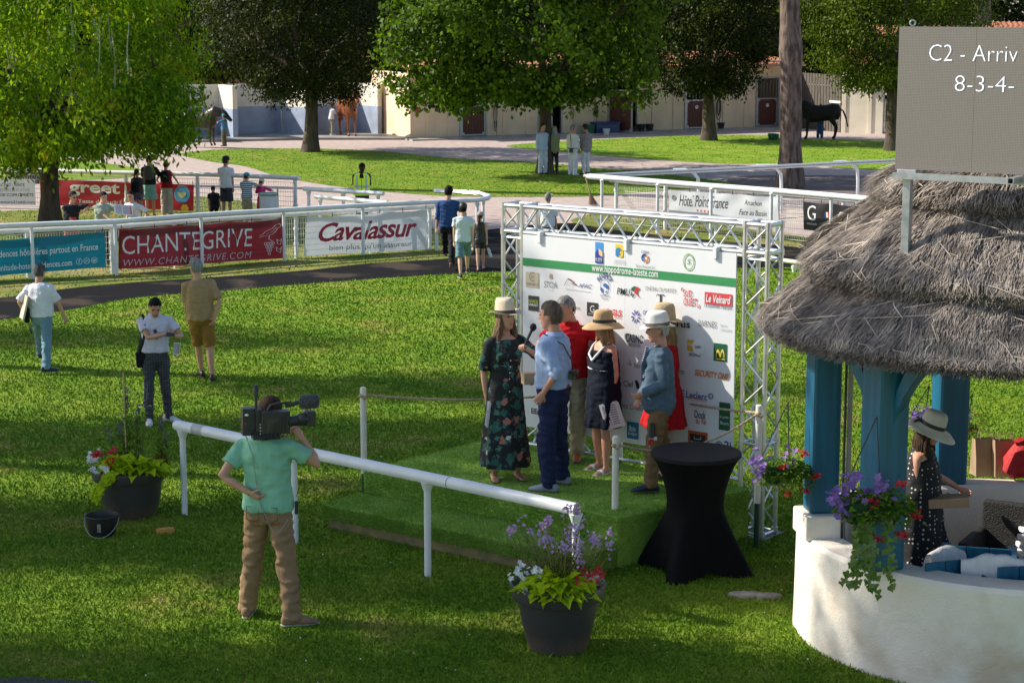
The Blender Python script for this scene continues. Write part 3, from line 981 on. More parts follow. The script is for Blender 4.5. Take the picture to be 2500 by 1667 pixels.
# pinkish house further back seen between the crowns
ph = thing('pink_house', G(480, 300), 0, 'pinkish house wall with an arched dark window behind the washing bays', 'house')
q = G(480, 300)
MB().box((q.x, q.y + 3, 1.9), (8, 4, 3.8)).build('wall', mat('pink_wall', (0.62, 0.44, 0.36), rough=.9), ph, smooth=False)
for dx in (-.5, .6):
 w = MB()
 w.add([Vector((q.x + dx + a, q.y + 0.98, 2.1 + b)) for a, b in [(-.18, -.45), (.18, -.45)] + [(0.18 * math.cos(t), .25 + .18 * math.sin(t)) for t in (math.pi * k / 8 for k in range(9))]], [tuple(range(11))])
 w.build('window', DARKI, ph, smooth=False)
MB().box((q.x, q.y + 3, 3.9), (8.4, 4.4, .2)).build('roof', TILE, ph, smooth=False)
# ================================================================== RAILS, FENCES AND BANNERS
def interp(pts, x):
 for (x0, y0), (x1, y1) in zip(pts[:-1], pts[1:]):
  if x <= x1:
   return y0 + (y1 - y0) * (x - x0) / (x1 - x0)
 (x0, y0), (x1, y1) = pts[-2:]
 return y0 + (y1 - y0) * (x - x0) / (x1 - x0)
LF = [(-120, 694), (82, 682), (285, 673), (494, 653), (695, 638), (887, 624), (1066, 613)]      # foot line of the long left rail
def lf(x, back=0.0, z=0.0):
 p = G(x, interp(LF, x))
 return Vector((p.x - 0.05 * back, p.y + back, z))
def ZB(p, y):
 return ZAT(p.y, y)
def goose_post(parent, p, h, r=0.038, out=(0, -0.18), name='post'):
 mb = MB()
 pts = [(p.x, p.y, -0.02), (p.x, p.y, h - 0.25), (p.x + out[0] * .15, p.y + out[1] * .15, h - 0.13), (p.x + out[0] * .5, p.y + out[1] * .5, h - .06), (p.x + out[0], p.y + out[1], h - 0.04)]
 mb.tube(pts, r, 10)
 return mb.build(name, WHITE, parent)
def straight_post(parent, p, h, r=0.038, name='post', collar=True):
 mb = MB()
 mb.tube([(p.x, p.y, -0.02), (p.x, p.y, h)], r, 12)
 if collar:
  mb.tube([(p.x, p.y, h - 0.10), (p.x, p.y, h - 0.02)], [r * 1.15, r * 1.6], 12)
 return mb.build(name, WHITE, parent)
rail = thing('running_rail', lf(285), 0, 'long curved white rail in front of the teal, burgundy and white banners', 'rail')
RH = 1.12
path = [lf(x, 0.02, RH) for x in (-200, 0, 150, 285, 400, 494, 600, 695, 790, 887, 980, 1066, 1120)]
e = path[-1]
tipL = [AT(1165, 489, e.y + 0.9), AT(1190, 482, e.y + 2.0), AT(1193, 478, e.y + 3.2), AT(1170, 472, e.y + 4.6), AT(1112, 468, e.y + 6.0)]
tipL = [Vector((p.x, p.y, RH)) for p in tipL]
tipL = [Vector((G(1165, 489, RH).x, G(1165, 489, RH).y, RH)), G(1190, 484, RH), G(1195, 479, RH), G(1172, 472, RH), G(1112, 468, RH), G(1060, 466, RH)]
mb = MB()
mb.tube(smooth_ring(path + tipL[:3], 4)[:-6] if False else path + tipL[:3], 0.062, 12, squash=0.85)
mb.build('top_rail', WHITE, rail)
mb = MB()
for o in (-0.05, 0.05):
 mb.tube([p + Vector((0, o, o * .4)) for p in tipL[2:]], 0.028, 6)
mb.tube(tipL[2:], 0.03, 6)
mb.build('open_profile_rail', ALU, rail)
for x in (82, 285, 494, 695, 887, 1066):
 goose_post(rail, lf(x, 0.0), RH, out=(0, -0.02))
for px, py in ((1172, 606), (1190, 560)):
 p = G(px, py)
 straight_post(rail, Vector((tipL[1].x - .1, tipL[1].y, 0)) if py == 560 else Vector((tipL[0].x, tipL[0].y, 0)), RH - 0.05, 0.036)
BK = 0.30
WIREM = mat('white_wire', (0.78, 0.77, 0.72), rough=0.4)
def wire_panel(parent, a, b, z0, z1, pitch=0.055, rows=7, name='wire_mesh', r=0.0035):
 d = b - a
 n = max(2, int(d.length / pitch))
 mb = MB()
 def bow(z):
  k = (z - z0) / (z1 - z0)
  return -0.03 * max(0, 1 - abs(k - 0.5) * 14) - 0.03 * max(0, 1 - abs(k - 0.08) * 14) - 0.03 * max(0, 1 - abs(k - .92) * 14)
 for i in range(n + 1):
  p = a + d * (i / n)
  mb.tube([p + Vector((0, bow(z), z)) for z in (z0, z0 + (z1 - z0) * .08, z0 + (z1 - z0) * .45, z0 + (z1 - z0) * .5, z0 + (z1 - z0) * .55, z1)], r, 3, cap=False)
 for j in range(rows + 1):
  z = z0 + (z1 - z0) * j / rows
  mb.tube([a + Vector((0, 0, z)), b + Vector((0, 0, z))], r * 1.4, 4, cap=False)
 return mb.build(name, WIREM, parent, kind='stuff')
def low_rail_fence(label, xs, posts, h, foot, top_only=False, rails=True, rr=0.05):
 f = thing('mesh_fence', foot(posts[0]), 0, label, 'fence')
 pts = [foot(x) + Vector((0, 0, h)) for x in xs]
 MB().tube(pts, rr, 10).build('top_rail', WHITE, f)
 for x in posts:
  p = foot(x)
  mb = MB()
  mb.tube([(p.x, p.y, -.02), (p.x, p.y, h - .04)], 0.042, 10)
  for z in (.3, h - .35):
   mb.tube([(p.x, p.y, z), (p.x, p.y, z + .06)], 0.056, 10)
  mb.build('post', WHITE, f)
 for x0, x1 in zip(xs[:-1], xs[1:]):
  wire_panel(f, foot(x0), foot(x1), 0.06, h - .08)
 return f
mf = low_rail_fence('white wire mesh fence with lower rail carrying the teal, burgundy and white banners', [-200, 0, 150, 270, 400, 494, 600, 695, 790, 887, 980, 1060],
     [63, 270, 690 / 1.0 - 265, 722, 905, 1050], 0.98, lambda x: lf(x, BK))
def banner(label, name, TL, TR, BL, BR, depth_of, m, sag=0.0, inset=0.0, hang=0.02):
 """cloth panel hung on the fence: corners in photo pixels at the fence's own depth; u,v run 0..1"""
 def corner(px, py):
  Y = depth_of(px)
  return AT(px, py, Y)
 a, b, c, d = corner(*TL), corner(*TR), corner(*BL), corner(*BR)
 # photo-plane fraction surface
 U = (b - a)
 nrm = Vector((U.y, -U.x, 0)).normalized()
 if nrm.y > 0:
  nrm = -nrm
 def surf(u, v, off=0.0):
  p = (a * (1 - u) + b * u) * v + (c * (1 - u) + d * u) * (1 - v)
  wav = 0.018 * math.sin(u * 9 + v * 2.5 + a.x) + 0.012 * math.sin(u * 23 - v * 5) * v + 0.01 * noise.noise(Vector((u * 7, v * 3, a.x)))
  q = p + nrm * (0.03 + wav + off)
  q.z -= sag * v * abs(math.sin(u * math.pi * 3)) * (0.5 + 0.5 * v)
  return q
 t = thing(name, (a + b + c + d) / 4, 0, label, 'banner')
 mb = MB()
 nu, nv = 60, 12
 V = [surf(i / nu, j / nv) for j in range(nv + 1) for i in range(nu + 1)]
 mb.add(V, [(j * (nu + 1) + i, j * (nu + 1) + i + 1, (j + 1) * (nu + 1) + i + 1, (j + 1) * (nu + 1) + i) for j in range(nv) for i in range(nu)])
 mb.build('sheet', m, t)
 ty = MB()
 for k in range(6):
  u = 0.01 + 0.98 * k / 5
  p = surf(u, 0.985)
  ty.tube([p, p + Vector((0, 0.03, 0.10)), p + Vector((0, 0.12, 0.02))], 0.006, 4)
 ty.build('ties', BLACK, t, kind='stuff')
 W = (b - a).length
 Hh = (a - c).length
 return t, surf, W / Hh
def vinyl(name, col, rough=0.45):
 return mat('vinyl_' + name, col, tuple(c * 0.9 for c in col), scale=2.5, rough=rough, trans=0.25)
fd = lambda off: (lambda px: lf(px, BK - 0.08).y + off)
# teal hotel banner
t, sf, ar = banner('teal banner reading résidences hôtelières partout en France on the left fence', 'banner', (-260, 605), (255, 567), (-262, 694), (258, 651), fd(0), vinyl('teal', (0.0, 0.17, 0.26)))
mb = MB()
put_text(mb, sf, 'résidences hôtelières partout en France', (0.44, 0.45, 0.965, 0.70), bold=0.025)
mb.build('lettering', INKW, t, smooth=False)
mb = MB()
put_text(mb, sf, 'www.zenitude-hotel-residences.com', (0.40, 0.12, 0.835, 0.30), bold=0.03)
mb.build('lettering', INKW, t, smooth=False)
for k, s in enumerate(('f', 'o', 'in')):
 mb = MB()
 cx = 0.875 + k * 0.037
 put_ring(mb, sf, cx - .005, 0.22, 0.0155, 0.002, ry=0.0155 * ar)
 if s == 'o':
  put_ring(mb, sf, cx - .005, 0.22, 0.0045, 0.0014, ry=.0045 * ar)
  put_line(mb, sf, [(cx - .013, .18), (cx - .013, .26), (cx + .003, .26), (cx + .003, .18), (cx - .013, .18)], 0.0015)
 else:
  put_text(mb, sf, s, (cx - .008 if s == 'f' else cx - .013, .17, cx - .001 if s == 'f' else cx + .004, .275), bold=0.03)
 mb.build('icon', INKW, t, smooth=False)
# burgundy banner
t, sf, ar = banner('burgundy banner reading CHANTEGRIVE with a bird and grapes drawing', 'banner', (288, 559), (690, 533), (289, 657), (690, 630), fd(0), vinyl('burgundy', (0.16, 0.010, 0.022)), sag=0.03)
mb = MB()
put_text(mb, sf, 'CHANTEGRIVE', (0.02, 0.36, 0.80, 0.83), spacing=1.0, bold=-0.006)
mb.build('lettering', INKW, t, smooth=False)
mb = MB()
put_text(mb, sf, 'WWW.CHANTEGRIVE.COM', (0.02, 0.06, 0.80, 0.23), spacing=1.15, bold=-0.012, shear=0.2)
mb.build('lettering', PALE, t, smooth=False)
mb = MB()
bird = [(0.845, .62), (.87, .66), (.885, .72), (.93, .78), (.95, .86), (.975, .88), (.985, .84), (1.0 - .012, .82), (.965, .78), (.945, .68), (.92, .62), (.885, .60), (.87, .61), (.845, .57)]
put_line(mb, sf, bird, 0.004)
put_line(mb, sf, [(.89, .66), (.93, .70), (.955, .80)], .003)
put_line(mb, sf, [(.91, .6), (.905, .52), (.93, .45)], .004)
for i in range(4):
 for j in range(4 - i):
  put_ring(mb, sf, 0.885 + j * .016 + i * .008, .40 - i * .085, .0085, .0025, ry=.0085 * ar, n=10)
put_line(mb, sf, [(.955, .5), (.975, .44), (.985, .5), (.98, .36), (.96, .38), (.955, .5)], .0035)
put_line(mb, sf, [(.95, .3), (.975, .22), (.985, .3), (.98, .14), (.955, .2), (.95, .3)], .0035)
mb.build('drawing', INKW, t, smooth=False)
# white banner
t, sf, ar = banner('white banner reading Cavalassur in red italic letters on the fence', 'banner', (748, 528), (1041, 509), (740, 625), (1044, 608), fd(0), vinyl('white', (0.74, 0.76, 0.80)), sag=0.05)
CAVR = ink('cavalassur_red', (0.42, 0.015, 0.05))
mb = MB()
put_text(mb, sf, 'Cavalassur', (0.085, 0.34, 0.935, 0.84), shear=0.32, bold=0.045, spacing=0.92)
mb.build('lettering', CAVR, t, smooth=False)
mb = MB()
put_text(mb, sf, "bien plus qu'un assureur", (0.20, 0.065, 0.87, 0.245))
mb.build('lettering', mat('ink_slate', (0.16, 0.17, 0.20), rough=.5), t, smooth=False)
# ---- second fence line, further back at the left: rail, mesh and banners
B2 = [(-200, 505), (57, 508), (276, 516), (480, 521), (560, 524), (735, 533)]
def lf2(x):
 return G(x, interp(B2, x))
R2 = 1.05
f2 = thing('mesh_fence', lf2(276), 0, 'white rail and mesh fence behind the spectators carrying the red banner', 'fence')
MB().tube([lf2(x) + Vector((0, 0, R2)) for x in (-200, 0, 57, 150, 276, 400, 480, 560, 650, 732)], 0.07, 12, squash=.85).build('top_rail', WHITE, f2)
for x in (-60, 116, 310, 484, 600, 722):
 p = lf2(x)
 mb = MB()
 mb.tube([(p.x, p.y, -.02), (p.x, p.y, R2 - .04)], 0.05, 10)
 mb.tube([(p.x, p.y, .28), (p.x, p.y, .36)], 0.068, 10)
 mb.build('post', WHITE, f2)
for x0, x1 in ((-200, 0), (0, 116), (116, 310), (310, 484), (484, 600), (600, 722)):
 wire_panel(f2, lf2(x0), lf2(x1), 0.05, R2 - .12, pitch=0.07, r=0.0045)
d2 = lambda px: lf2(px).y - 0.10
t, sf, ar = banner('red hotel banner reading greet with a blue heart badge behind the leaning spectators', 'banner', (100, 438), (474, 451), (100, 500), (474, 515), d2, vinyl('red', (0.50, 0.02, 0.03)))
mb = MB()
put_text(mb, sf, 'greet', (0.19, 0.40, 0.525, 0.93), bold=0.06)
mb.build('lettering', INKW, t, smooth=False)
mb = MB()
put_text(mb, sf, 'La Teste de Buch | Tél', (0.20, 0.10, 0.60, 0.28), bold=0.01)
mb.build('lettering', INKW, t, smooth=False)
mb = MB()
put_text(mb, sf, 'hotel', (0.56, 0.42, 0.80, 0.72), bold=-0.01)
mb.build('lettering', mat('ink_pink', (0.75, 0.35, 0.33), rough=.5), t, smooth=False)
mb = MB()
put_poly(mb, sf, circ(0.925, 0.62, 0.05, 24, ry=.33))
mb.build('badge', ink('sky', (0.10, 0.38, 0.62)), t, smooth=False)
mb = MB()
hp = []
for k in range(30):
 a = 2 * math.pi * k / 30
 hp.append((0.925 + .027 * math.sin(a) ** 3, 0.60 + .0105 * ar * (0.85 * math.cos(a) * 1.3 - .5 * math.cos(2 * a) * .8 - .2 * math.cos(3 * a)) * 1.6))
put_poly(mb, sf, hp, off=.006)
mb.build('heart', ink('lime', (0.62, 0.68, 0.30)), t, smooth=False)
mb = MB()
put_text(mb, sf, 'greet', (0.903, 0.84, 0.947, 0.93), off=.006)
put_text(mb, sf, 'vibes', (0.903, 0.30, 0.947, 0.38), off=.006)
mb.build('lettering', NAVY, t, smooth=False)
mb = MB()
for k in range(6):
 a = k * math.pi / 3
 put_poly(mb, sf, circ(0.945 + .014 * math.cos(a), .09 + .014 * ar * math.sin(a) * .9, .011, 12, ry=.011 * ar), off=.005 + .0004 * k)
mb.build('flower', ink('yellow', (0.75, 0.55, 0.05)), t, smooth=False)
t, sf, ar = banner('white banner reading ACHAT - VENTE at the left edge under the tree', 'banner', (-110, 441), (87, 437), (-108, 499), (89, 501), d2, vinyl('white', (0.74, 0.76, 0.80)))
for s, bx, mm, bo in (('ACHAT - VENTE', (0.545, .72, .87, .84), BLACK, .02), ('GESTION LOCATIVE', (0.50, .53, .93, .65), mat('ink_mid', (0.38, .39, .42), rough=.5), 0), ('SYNDIC DE COPROPRIÉTÉ', (0.36, .335, .975, .475), BLACK, .02),
      ('www.century21addi.com', (0.40, .035, .985, .165), BLACK, .02)):
 mb = MB()
 put_text(mb, sf, s, bx, bold=bo)
 mb.build('lettering', mm, t, smooth=False)
# ---- separate rail pieces around the steward
def loose_rail(label, a, b, h, feet, rr=0.062, m=WHITE, name='rail', cat='rail', post=True, group=None, squash=0.85):
 """a, b: end points of the rail as photo pixels; h: its height"""
 A, B = G(*a, h), G(*b, h)
 t = thing(name, Vector((A.x, A.y, 0)), 0, label, cat, group)
 MB().tube([A, A.lerp(B, .5), B], rr, 14, squash=squash).build('top_rail', m, t, angle=50)
 for k in feet:
  p = A.lerp(B, k)
  straight_post(t, Vector((p.x, p.y, 0)), h - rr * .7, 0.04)
 return t
loose_rail('short white rail behind the steward in the yellow vest, upper of two', (742, 461), (936, 473), 1.08, (0.06, 0.5, 0.93))
loose_rail('white rail in front of the steward running into the long curved rail', (771, 480), (946, 495), 1.10, (0.06, 0.55, 0.95))
# ---- right-hand double rail with hotel banner
RR = [(1378, 540), (1470, 551), (1606, 549), (1737, 562), (1885, 580), (2030, 600), (2200, 622), (2600, 670)]
B3 = [(1440, 524), (1505, 532), (1625, 547), (1750, 562), (1900, 583), (2030, 600), (2200, 622), (2600, 670)]
def rtop(pts, h):
 return [G(x, y, h) for x, y in pts]
rt = thing('running_rail', G(1470, 548), 0, 'long white rail at the right ending in a pointed tip beside the broom', 'rail')
TOPH = 1.25
MB().tube([G(1424, 430, TOPH), G(1432, 430, TOPH), G(1440, 431, TOPH), G(1500, 436, TOPH), G(1700, 452, TOPH), G(1900, 467, TOPH), G(2120, 486, TOPH), G(2600, 532, TOPH)], [0.03, .055] + [0.085] * 6, 14, squash=.85).build('top_rail', WHITE, rt)
for x, y in ((1470, 435), (1606, 446), (1737, 456), (1884, 467), (2030, 478), (2200, 494)):
 p = G(x, y, TOPH)
 goose_post(rt, Vector((p.x, p.y, 0)), TOPH, 0.04, out=(-0.02, -.02))
bt = thing('running_rail', G(1490, 530), 0, 'slotted aluminium rail running away to the right behind the pine trunk', 'rail')
A, B = G(1437, 430, 1.25), G(2600, 372, 1.25)
mb = MB()
dn = (B - A).normalized()
for o, z in ((-.05, .03), (-.05, -.03), (.05, .03), (.05, -.03)):
 mb.tube([A + Vector((0, o, z)), B + Vector((0, o, z))], 0.022, 6)
mb.build('open_profile_rail', WHITE, bt)
mb = MB()
mb.tube([A + Vector((0, 0, -.01)), B + Vector((0, 0, -.01))], 0.045, 6)
mb.build('rail_core', STEEL, bt)
for x, fy in ((1692, 475), (1895, 450), (2083, 470), (2300, 460)):
 k = (x - 1437) / (2600 - 1437)
 p = G(x - 25, 430 - (x - 1437) * 58 / 1163, 1.25)
 mb = MB()
 mb.tube([p + Vector((-.25, 0.0, 0.02)), p + Vector((0.05, 0, 0.03)), p + Vector((.28, -.02, -.04)), p + Vector((.4, -.03, -.2)), p + Vector((.42, -.03, -.5)), Vector((p.x + .42, p.y - .03, -.02))], 0.045, 8)
 mb.build('post', WHITE, bt)
f3 = thing('mesh_fence', G(1505, 532), 0, 'mesh fence with lower rail carrying the hotel banner and the black banner', 'fence')
MB().tube([G(1490, 440, 1.12), G(1625, 451, 1.12), G(1750, 460, 1.12), G(1900, 472, 1.12), G(2120, 492, 1.12), G(2600, 540, 1.12)], 0.055, 10).build('top_rail', WHITE, f3)
F3 = []
for x, y in ((1505, 441), (1625, 451), (1750, 460), (1900, 472), (2060, 486), (2240, 505)):
 p = G(x, y, 1.12)
 F3.append(Vector((p.x, p.y + 0.02, 0)))
 mb = MB()
 mb.tube([(p.x, p.y, -.02), (p.x, p.y, 1.1)], 0.048, 10)
 mb.tube([(p.x, p.y, .85), (p.x, p.y, .93)], 0.064, 10)
 mb.build('post', WHITE, f3)
for a, b in zip(F3[:-1], F3[1:]):
 wire_panel(f3, a, b, 0.05, 1.0, pitch=0.055, r=.004)
def f3y(px):
 r = ray(px, 500)
 k = r.x / r.y
 for a, b in zip(F3[:-1], F3[1:]):
  t = (k * a.y - a.x) / ((b.x - a.x) - k * (b.y - a.y))
  if t <= 1 or b is F3[-1]:
   return a.y + (b.y - a.y) * t - 0.09
t, sf, ar = banner('white banner reading Hôtel Point France with four red stars on the right fence', 'banner', (1634, 463), (1901, 480), (1634, 526), (1904, 545), f3y, vinyl('white', (0.74, 0.76, 0.80)), sag=.02)
mb = MB()
put_text(mb, sf, 'Hôtel Point France', (0.10, 0.42, 0.56, 0.86), shear=0.35, bold=-0.004, spacing=.95)
put_text(mb, sf, 'Arcachon', (0.70, 0.62, 0.86, 0.82), shear=0.35, bold=-.01)
put_text(mb, sf, 'Face au Bassin', (0.65, 0.22, 0.90, 0.44), shear=0.35, bold=-.01)
mb.build('lettering', BLACK, t, smooth=False)
mb = MB()
put_ring(mb, sf, 0.052, 0.70, 0.022, 0.008, ry=.022 * ar)
put_ring(mb, sf, 0.052, 0.70, 0.010, 0.006, ry=.010 * ar)
mb.build('emblem', GREY, t, smooth=False)
for k in range(4):
 mb = MB()
 c = (0.275 + k * .034, .27 - k * .004)
 put_poly(mb, sf, [(c[0] + (.013 if q % 2 == 0 else .0055) * math.sin(q * math.pi / 5), c[1] + (.013 if q % 2 == 0 else .0055) * ar * math.cos(q * math.pi / 5)) for q in range(10)])
 mb.build('star', RED, t, smooth=False)
t, sf, ar = banner('black banner with a large white G reading Arcachon beside the thatched roof', 'banner', (1964, 492), (2180, 508), (1965, 560), (2180, 584), f3y, vinyl('black', (0.025, 0.025, 0.027)), sag=.02)
mb = MB()
put_text(mb, sf, 'G', (0.045, 0.36, 0.14, 0.90), bold=-.01)
put_text(mb, sf, 'ARCACHON', (0.04, 0.20, 0.155, 0.27))
put_text(mb, sf, 'GH', (0.40, 0.42, 0.56, 0.76))
mb.build('lettering', INKW, t, smooth=False)
for k, mm in enumerate((NAVY, INKW, RED)):
 mb = MB()
 put_poly(mb, sf, [(0.24 + k * .018, .5), (0.258 + k * .018, .5), (.258 + k * .018, .70), (.24 + k * .018, .70)])
 mb.build('flag_stripe', mm, t, smooth=False)
# broom leaning on the rail tip
t = thing('broom', G(1450, 500), 0, 'birch broom with wooden stick leaning upright against the rail tip', 'broom')
b0 = G(1449, 502)
tp = AT(1425, 415, b0.y + .2)
br = b0.lerp(tp, 0.45)
MB().tube([br - (tp - b0) * .05, tp], 0.02, 6).build('stick', mat('stick_wood', (0.38, 0.26, 0.13), rough=.8), t)
mb = MB()
for k in range(60):
 a = k * 2.4
 q = (k / 60) ** .5
 mb.tube([br, br.lerp(b0, .5) + Vector((math.cos(a), math.sin(a), 0)) * .06 * q, b0 + Vector((math.cos(a) * .14 * q, math.sin(a) * .14 * q, .02))], 0.006, 3)
mb.build('twigs', mat('twig', (0.25, 0.17, 0.10), rough=.9), t, kind='stuff')
# rail lying on the mat path behind the truss
loose_rail('pale slotted rail lying low on the dark path behind the truss frame', (1600, 596), (2100, 660), 0.22, (0.7,), rr=.09, m=mat('cream_rail', (.75, .68, .52), (.6, .54, .4), rough=.5), squash=.5)
# ---- foreground rail
a0, b0 = (430, 1037), (1409, 1243)
FH = 1.0
A, B = G(*a0, FH), G(*b0, FH)
fr = thing('foreground_rail', Vector((A.x, A.y, 0)), 0, 'thick white rail between the two flower pots in front of the green podium', 'rail')
d = (B - A).normalized()
side = Vector((-d.y, d.x, 0))
prof = []
for k in range(16):
 a = 2 * math.pi * k / 16
 prof.append((0.062 * math.cos(a), 0.058 * math.sin(a) if math.sin(a) > 0 else max(-0.045, 0.07 * math.sin(a))))
rings = [[c + side * p[0] * s + Vector((0, 0, p[1] * s)) for p in prof] for c, s in ((A - d * .03, .45), (A, .85), (A + d * .04, 1), (A.lerp(B, .3), 1), (A.lerp(B, .6), 1), (B, 1))]
mb = MB()
mb.loft(rings, cap=False)
mb.add(rings[0], [tuple(range(15, -1, -1))])
mb.build('top_rail', WHITE, fr, angle=50)
mb = MB()
inner = [B - d * .015 + side * p[0] * .86 + Vector((0, 0, p[1] * .86)) for p in prof]
mb.add(inner, [tuple(range(16))])
mb.build('end_recess', mat('dark_grey', (.12, .12, .13), rough=.6), fr, smooth=False)
mb = MB()
R3 = Matrix((side, d, Vector((0, 0, 1)))).transposed()
for z in (-.02, .015):
 mb.box(B + Vector((0, 0, z)) - d * .01, (.105, .03, .007), M=R3)
for s in (-.028, 0.0, .028):
 mb.box(B + side * s - d * .012, (.006, .026, .09), M=R3)
mb.build('end_ribs', ALU, fr, smooth=False)
tm = MB()
tm.loft([[A.lerp(B, k) + side * p[0] * 1.03 + Vector((0, 0, p[1] * 1.03)) for p in prof] for k in (.055, .085)], cap=False)
tm.build('tape', mat('grey_tape', (.50, .50, .50), (.40, .40, .40), rough=.5), fr, angle=50)
for k in (.36, .72):
 tm = MB()
 tm.loft([[A.lerp(B, k + dk) + side * p[0] * 1.012 + Vector((0, 0, p[1] * 1.012)) for p in prof] for dk in (0, .0022)], cap=False)
 tm.build('joint', mat('joint_grey', (.30, .30, .30), rough=.6), fr, angle=50)
for px in (445, 717, 1043, 1406):
 k = (px - a0[0]) / (b0[0] - a0[0])
 # perspective-correct parameter along the rail
 r = ray(px, a0[1] + (b0[1] - a0[1]) * k)
 q = r.x / r.y
 t = (q * A.y - A.x) / ((B.x - A.x) - q * (B.y - A.y))
 p = A + (B - A) * t
 mb = MB()
 mb.tube([(p.x, p.y, -.03), (p.x, p.y, FH - .05)], 0.034, 14)
 mb.tube([(p.x, p.y, FH - .13), (p.x, p.y, FH - .115), (p.x, p.y, FH - .045)], [0.038, .042, .066], 14)
 mb.build('post', WHITE, fr)
# ================================================================== PODIUM
TURF = None
def turf_material():
 m, nt, b = node_mat('artificial_turf')
 N, L = nt.nodes, nt.links
 b.inputs['Roughness'].default_value = 0.75
 b.inputs['Specular IOR Level'].default_value = 0.2
 tc = N.new('ShaderNodeTexCoord')
 n = N.new('ShaderNodeTexNoise')
 n.inputs['Scale'].default_value = 2.2
 n.inputs['Detail'].default_value = 6
 L.new(tc.outputs['Object'], n.inputs['Vector'])
 r = N.new('ShaderNodeValToRGB')
 r.color_ramp.elements[0].color = (0.22, 0.37, 0.05, 1)
 r.color_ramp.elements[1].color = (0.32, 0.47, 0.09, 1)
 r.color_ramp.elements[0].position, r.color_ramp.elements[1].position = .35, .65
 L.new(n.outputs['Fac'], r.inputs[0])
 g = N.new('ShaderNodeNewGeometry')
 h = N.new('ShaderNodeHueSaturation')
 mr = N.new('ShaderNodeMapRange')
 mr.inputs['To Min'].default_value, mr.inputs['To Max'].default_value = 0.75, 1.3
 L.new(g.outputs['Random Per Island'], mr.inputs[0])
 L.new(mr.outputs[0], h.inputs['Value'])
 L.new(r.outputs[0], h.inputs['Color'])
 L.new(h.outputs[0], b.inputs['Base Color'])
 return m
TURF = turf_material()
ZS, ZT = 0.27, 0.53
pA, pB, pC = G(889, 1148, ZT), G(1507, 1262, ZT), G(1843, 1197, ZT)
uA = (pB - pA)
WL = uA.length
uA.normalize()
vA = Vector((-uA.y, uA.x, 0))
DP = max(1.5, (pC - pB).dot(vA))
step_w = 0.62
pod = thing('podium', Vector((pB.x, pB.y, 0)), 0, 'green artificial turf podium with a front step under the six standing people', 'podium')
def pbox(name, u0, u1, v0, v1, z0, z1, bev=0.03, m=None):
 R3 = Matrix((uA, vA, Vector((0, 0, 1)))).transposed()
 c = pA + uA * ((u0 + u1) / 2) + vA * ((v0 + v1) / 2)
 return MB().box((c.x, c.y, (z0 + z1) / 2), (u1 - u0, v1 - v0, z1 - z0), M=R3).build(name, m or TURF, pod, smooth=False, bevel=bev)
QD = Vector((-0.22, 22.45, ZT))
QC = Vector((2.47, 19.98, ZT))
qm = MB()
Q4 = [pA, pB, QC, QD]
def slump(i, j, n=14):
 return [Q4[i].lerp(Q4[j], k / n) for k in range(n)]
ringq = slump(0, 1) + slump(1, 2) + slump(2, 3) + slump(3, 0)
cq = sum(Q4, Vector()) / 4
def ins(p, d, z):
 v = (cq - p)
 v.z = 0
 v.normalize()
 q = p + v * d
 w = 0.012 * noise.noise(Vector((p.x * 2.5, p.y * 2.5, z * 3)))
 return Vector((q.x + w, q.y + w, z + w * .6))
qm.loft([[ins(p, -.012, 0.0) for p in ringq], [ins(p, -.005, .25) for p in ringq], [ins(p, 0.0, ZT - .04) for p in ringq], [ins(p, .012, ZT - .012) for p in ringq], [ins(p, .04, ZT) for p in ringq], [ins(p, 1.0, ZT) for p in ringq]])
qm.build('platform', TURF, pod, angle=50)
half = WL * 0.46
pbox('step', -0.05, half, -step_w, -0.004, 0.12, ZS)
pbox('step', half + .012, WL + 0.0, -step_w, -0.004, 0.12, ZS)
pbox('step_base', 0.02, WL - .03, -step_w + 0.02, -0.01, 0, 0.118, bev=0, m=mat('brown_turf_edge', (0.24, 0.18, 0.08), (0.11, 0.12, 0.05), scale=6, rough=.95, bump=.4))
# pile of the turf: short fibres on tops and faces
rg = np.random.default_rng(21)
def fibres(n, o, du, dv, nrm, L0, L1):
 a, b = rg.random(n), rg.random(n)
 P = np.array(o)[None] + a[:, None] * np.array(du)[None] + b[:, None] * np.array(dv)[None]
 nr = np.array(nrm)[None] + rg.normal(0, .45, (n, 3))
 nr /= np.linalg.norm(nr, axis=1)[:, None]
 h = rg.uniform(L0, L1, n)[:, None]
 t = rg.normal(0, 1, (n, 3))
 t -= (t * np.array(nrm)).sum(1)[:, None] * np.array(nrm)
 t /= np.linalg.norm(t, axis=1)[:, None]
 return np.stack([P - t * .0045, P + t * .0045, P + nr * h], 1)
def P3(u, v, z):
 q = pA + uA * u + vA * v
 return np.array((q.x, q.y, z))
U3, V3, Z3 = np.array(uA), np.array(vA), np.array((0, 0, 1.0))
uB = (QC - pB)
nB = Vector((uB.y, -uB.x, 0)).normalized()
topf = []
rq = np.random.default_rng(31)
aq, bq = rq.random(60000), rq.random(60000)
Aq, Bq, Cq, Dq = [np.array(v) for v in Q4]
Pq = ((1 - aq) * (1 - bq))[:, None] * Aq + (aq * (1 - bq))[:, None] * Bq + (aq * bq)[:, None] * Cq + ((1 - aq) * bq)[:, None] * Dq
tq = rq.normal(0, 1, (60000, 3)); tq[:, 2] = 0; tq /= np.linalg.norm(tq, axis=1)[:, None]
nq = np.array([[0, 0, 1.0]]) + rq.normal(0, .5, (60000, 3)); nq /= np.linalg.norm(nq, axis=1)[:, None]
topf = np.stack([Pq - tq * .0045, Pq + tq * .0045, Pq + nq * rq.uniform(.012, .022, 60000)[:, None]], 1)
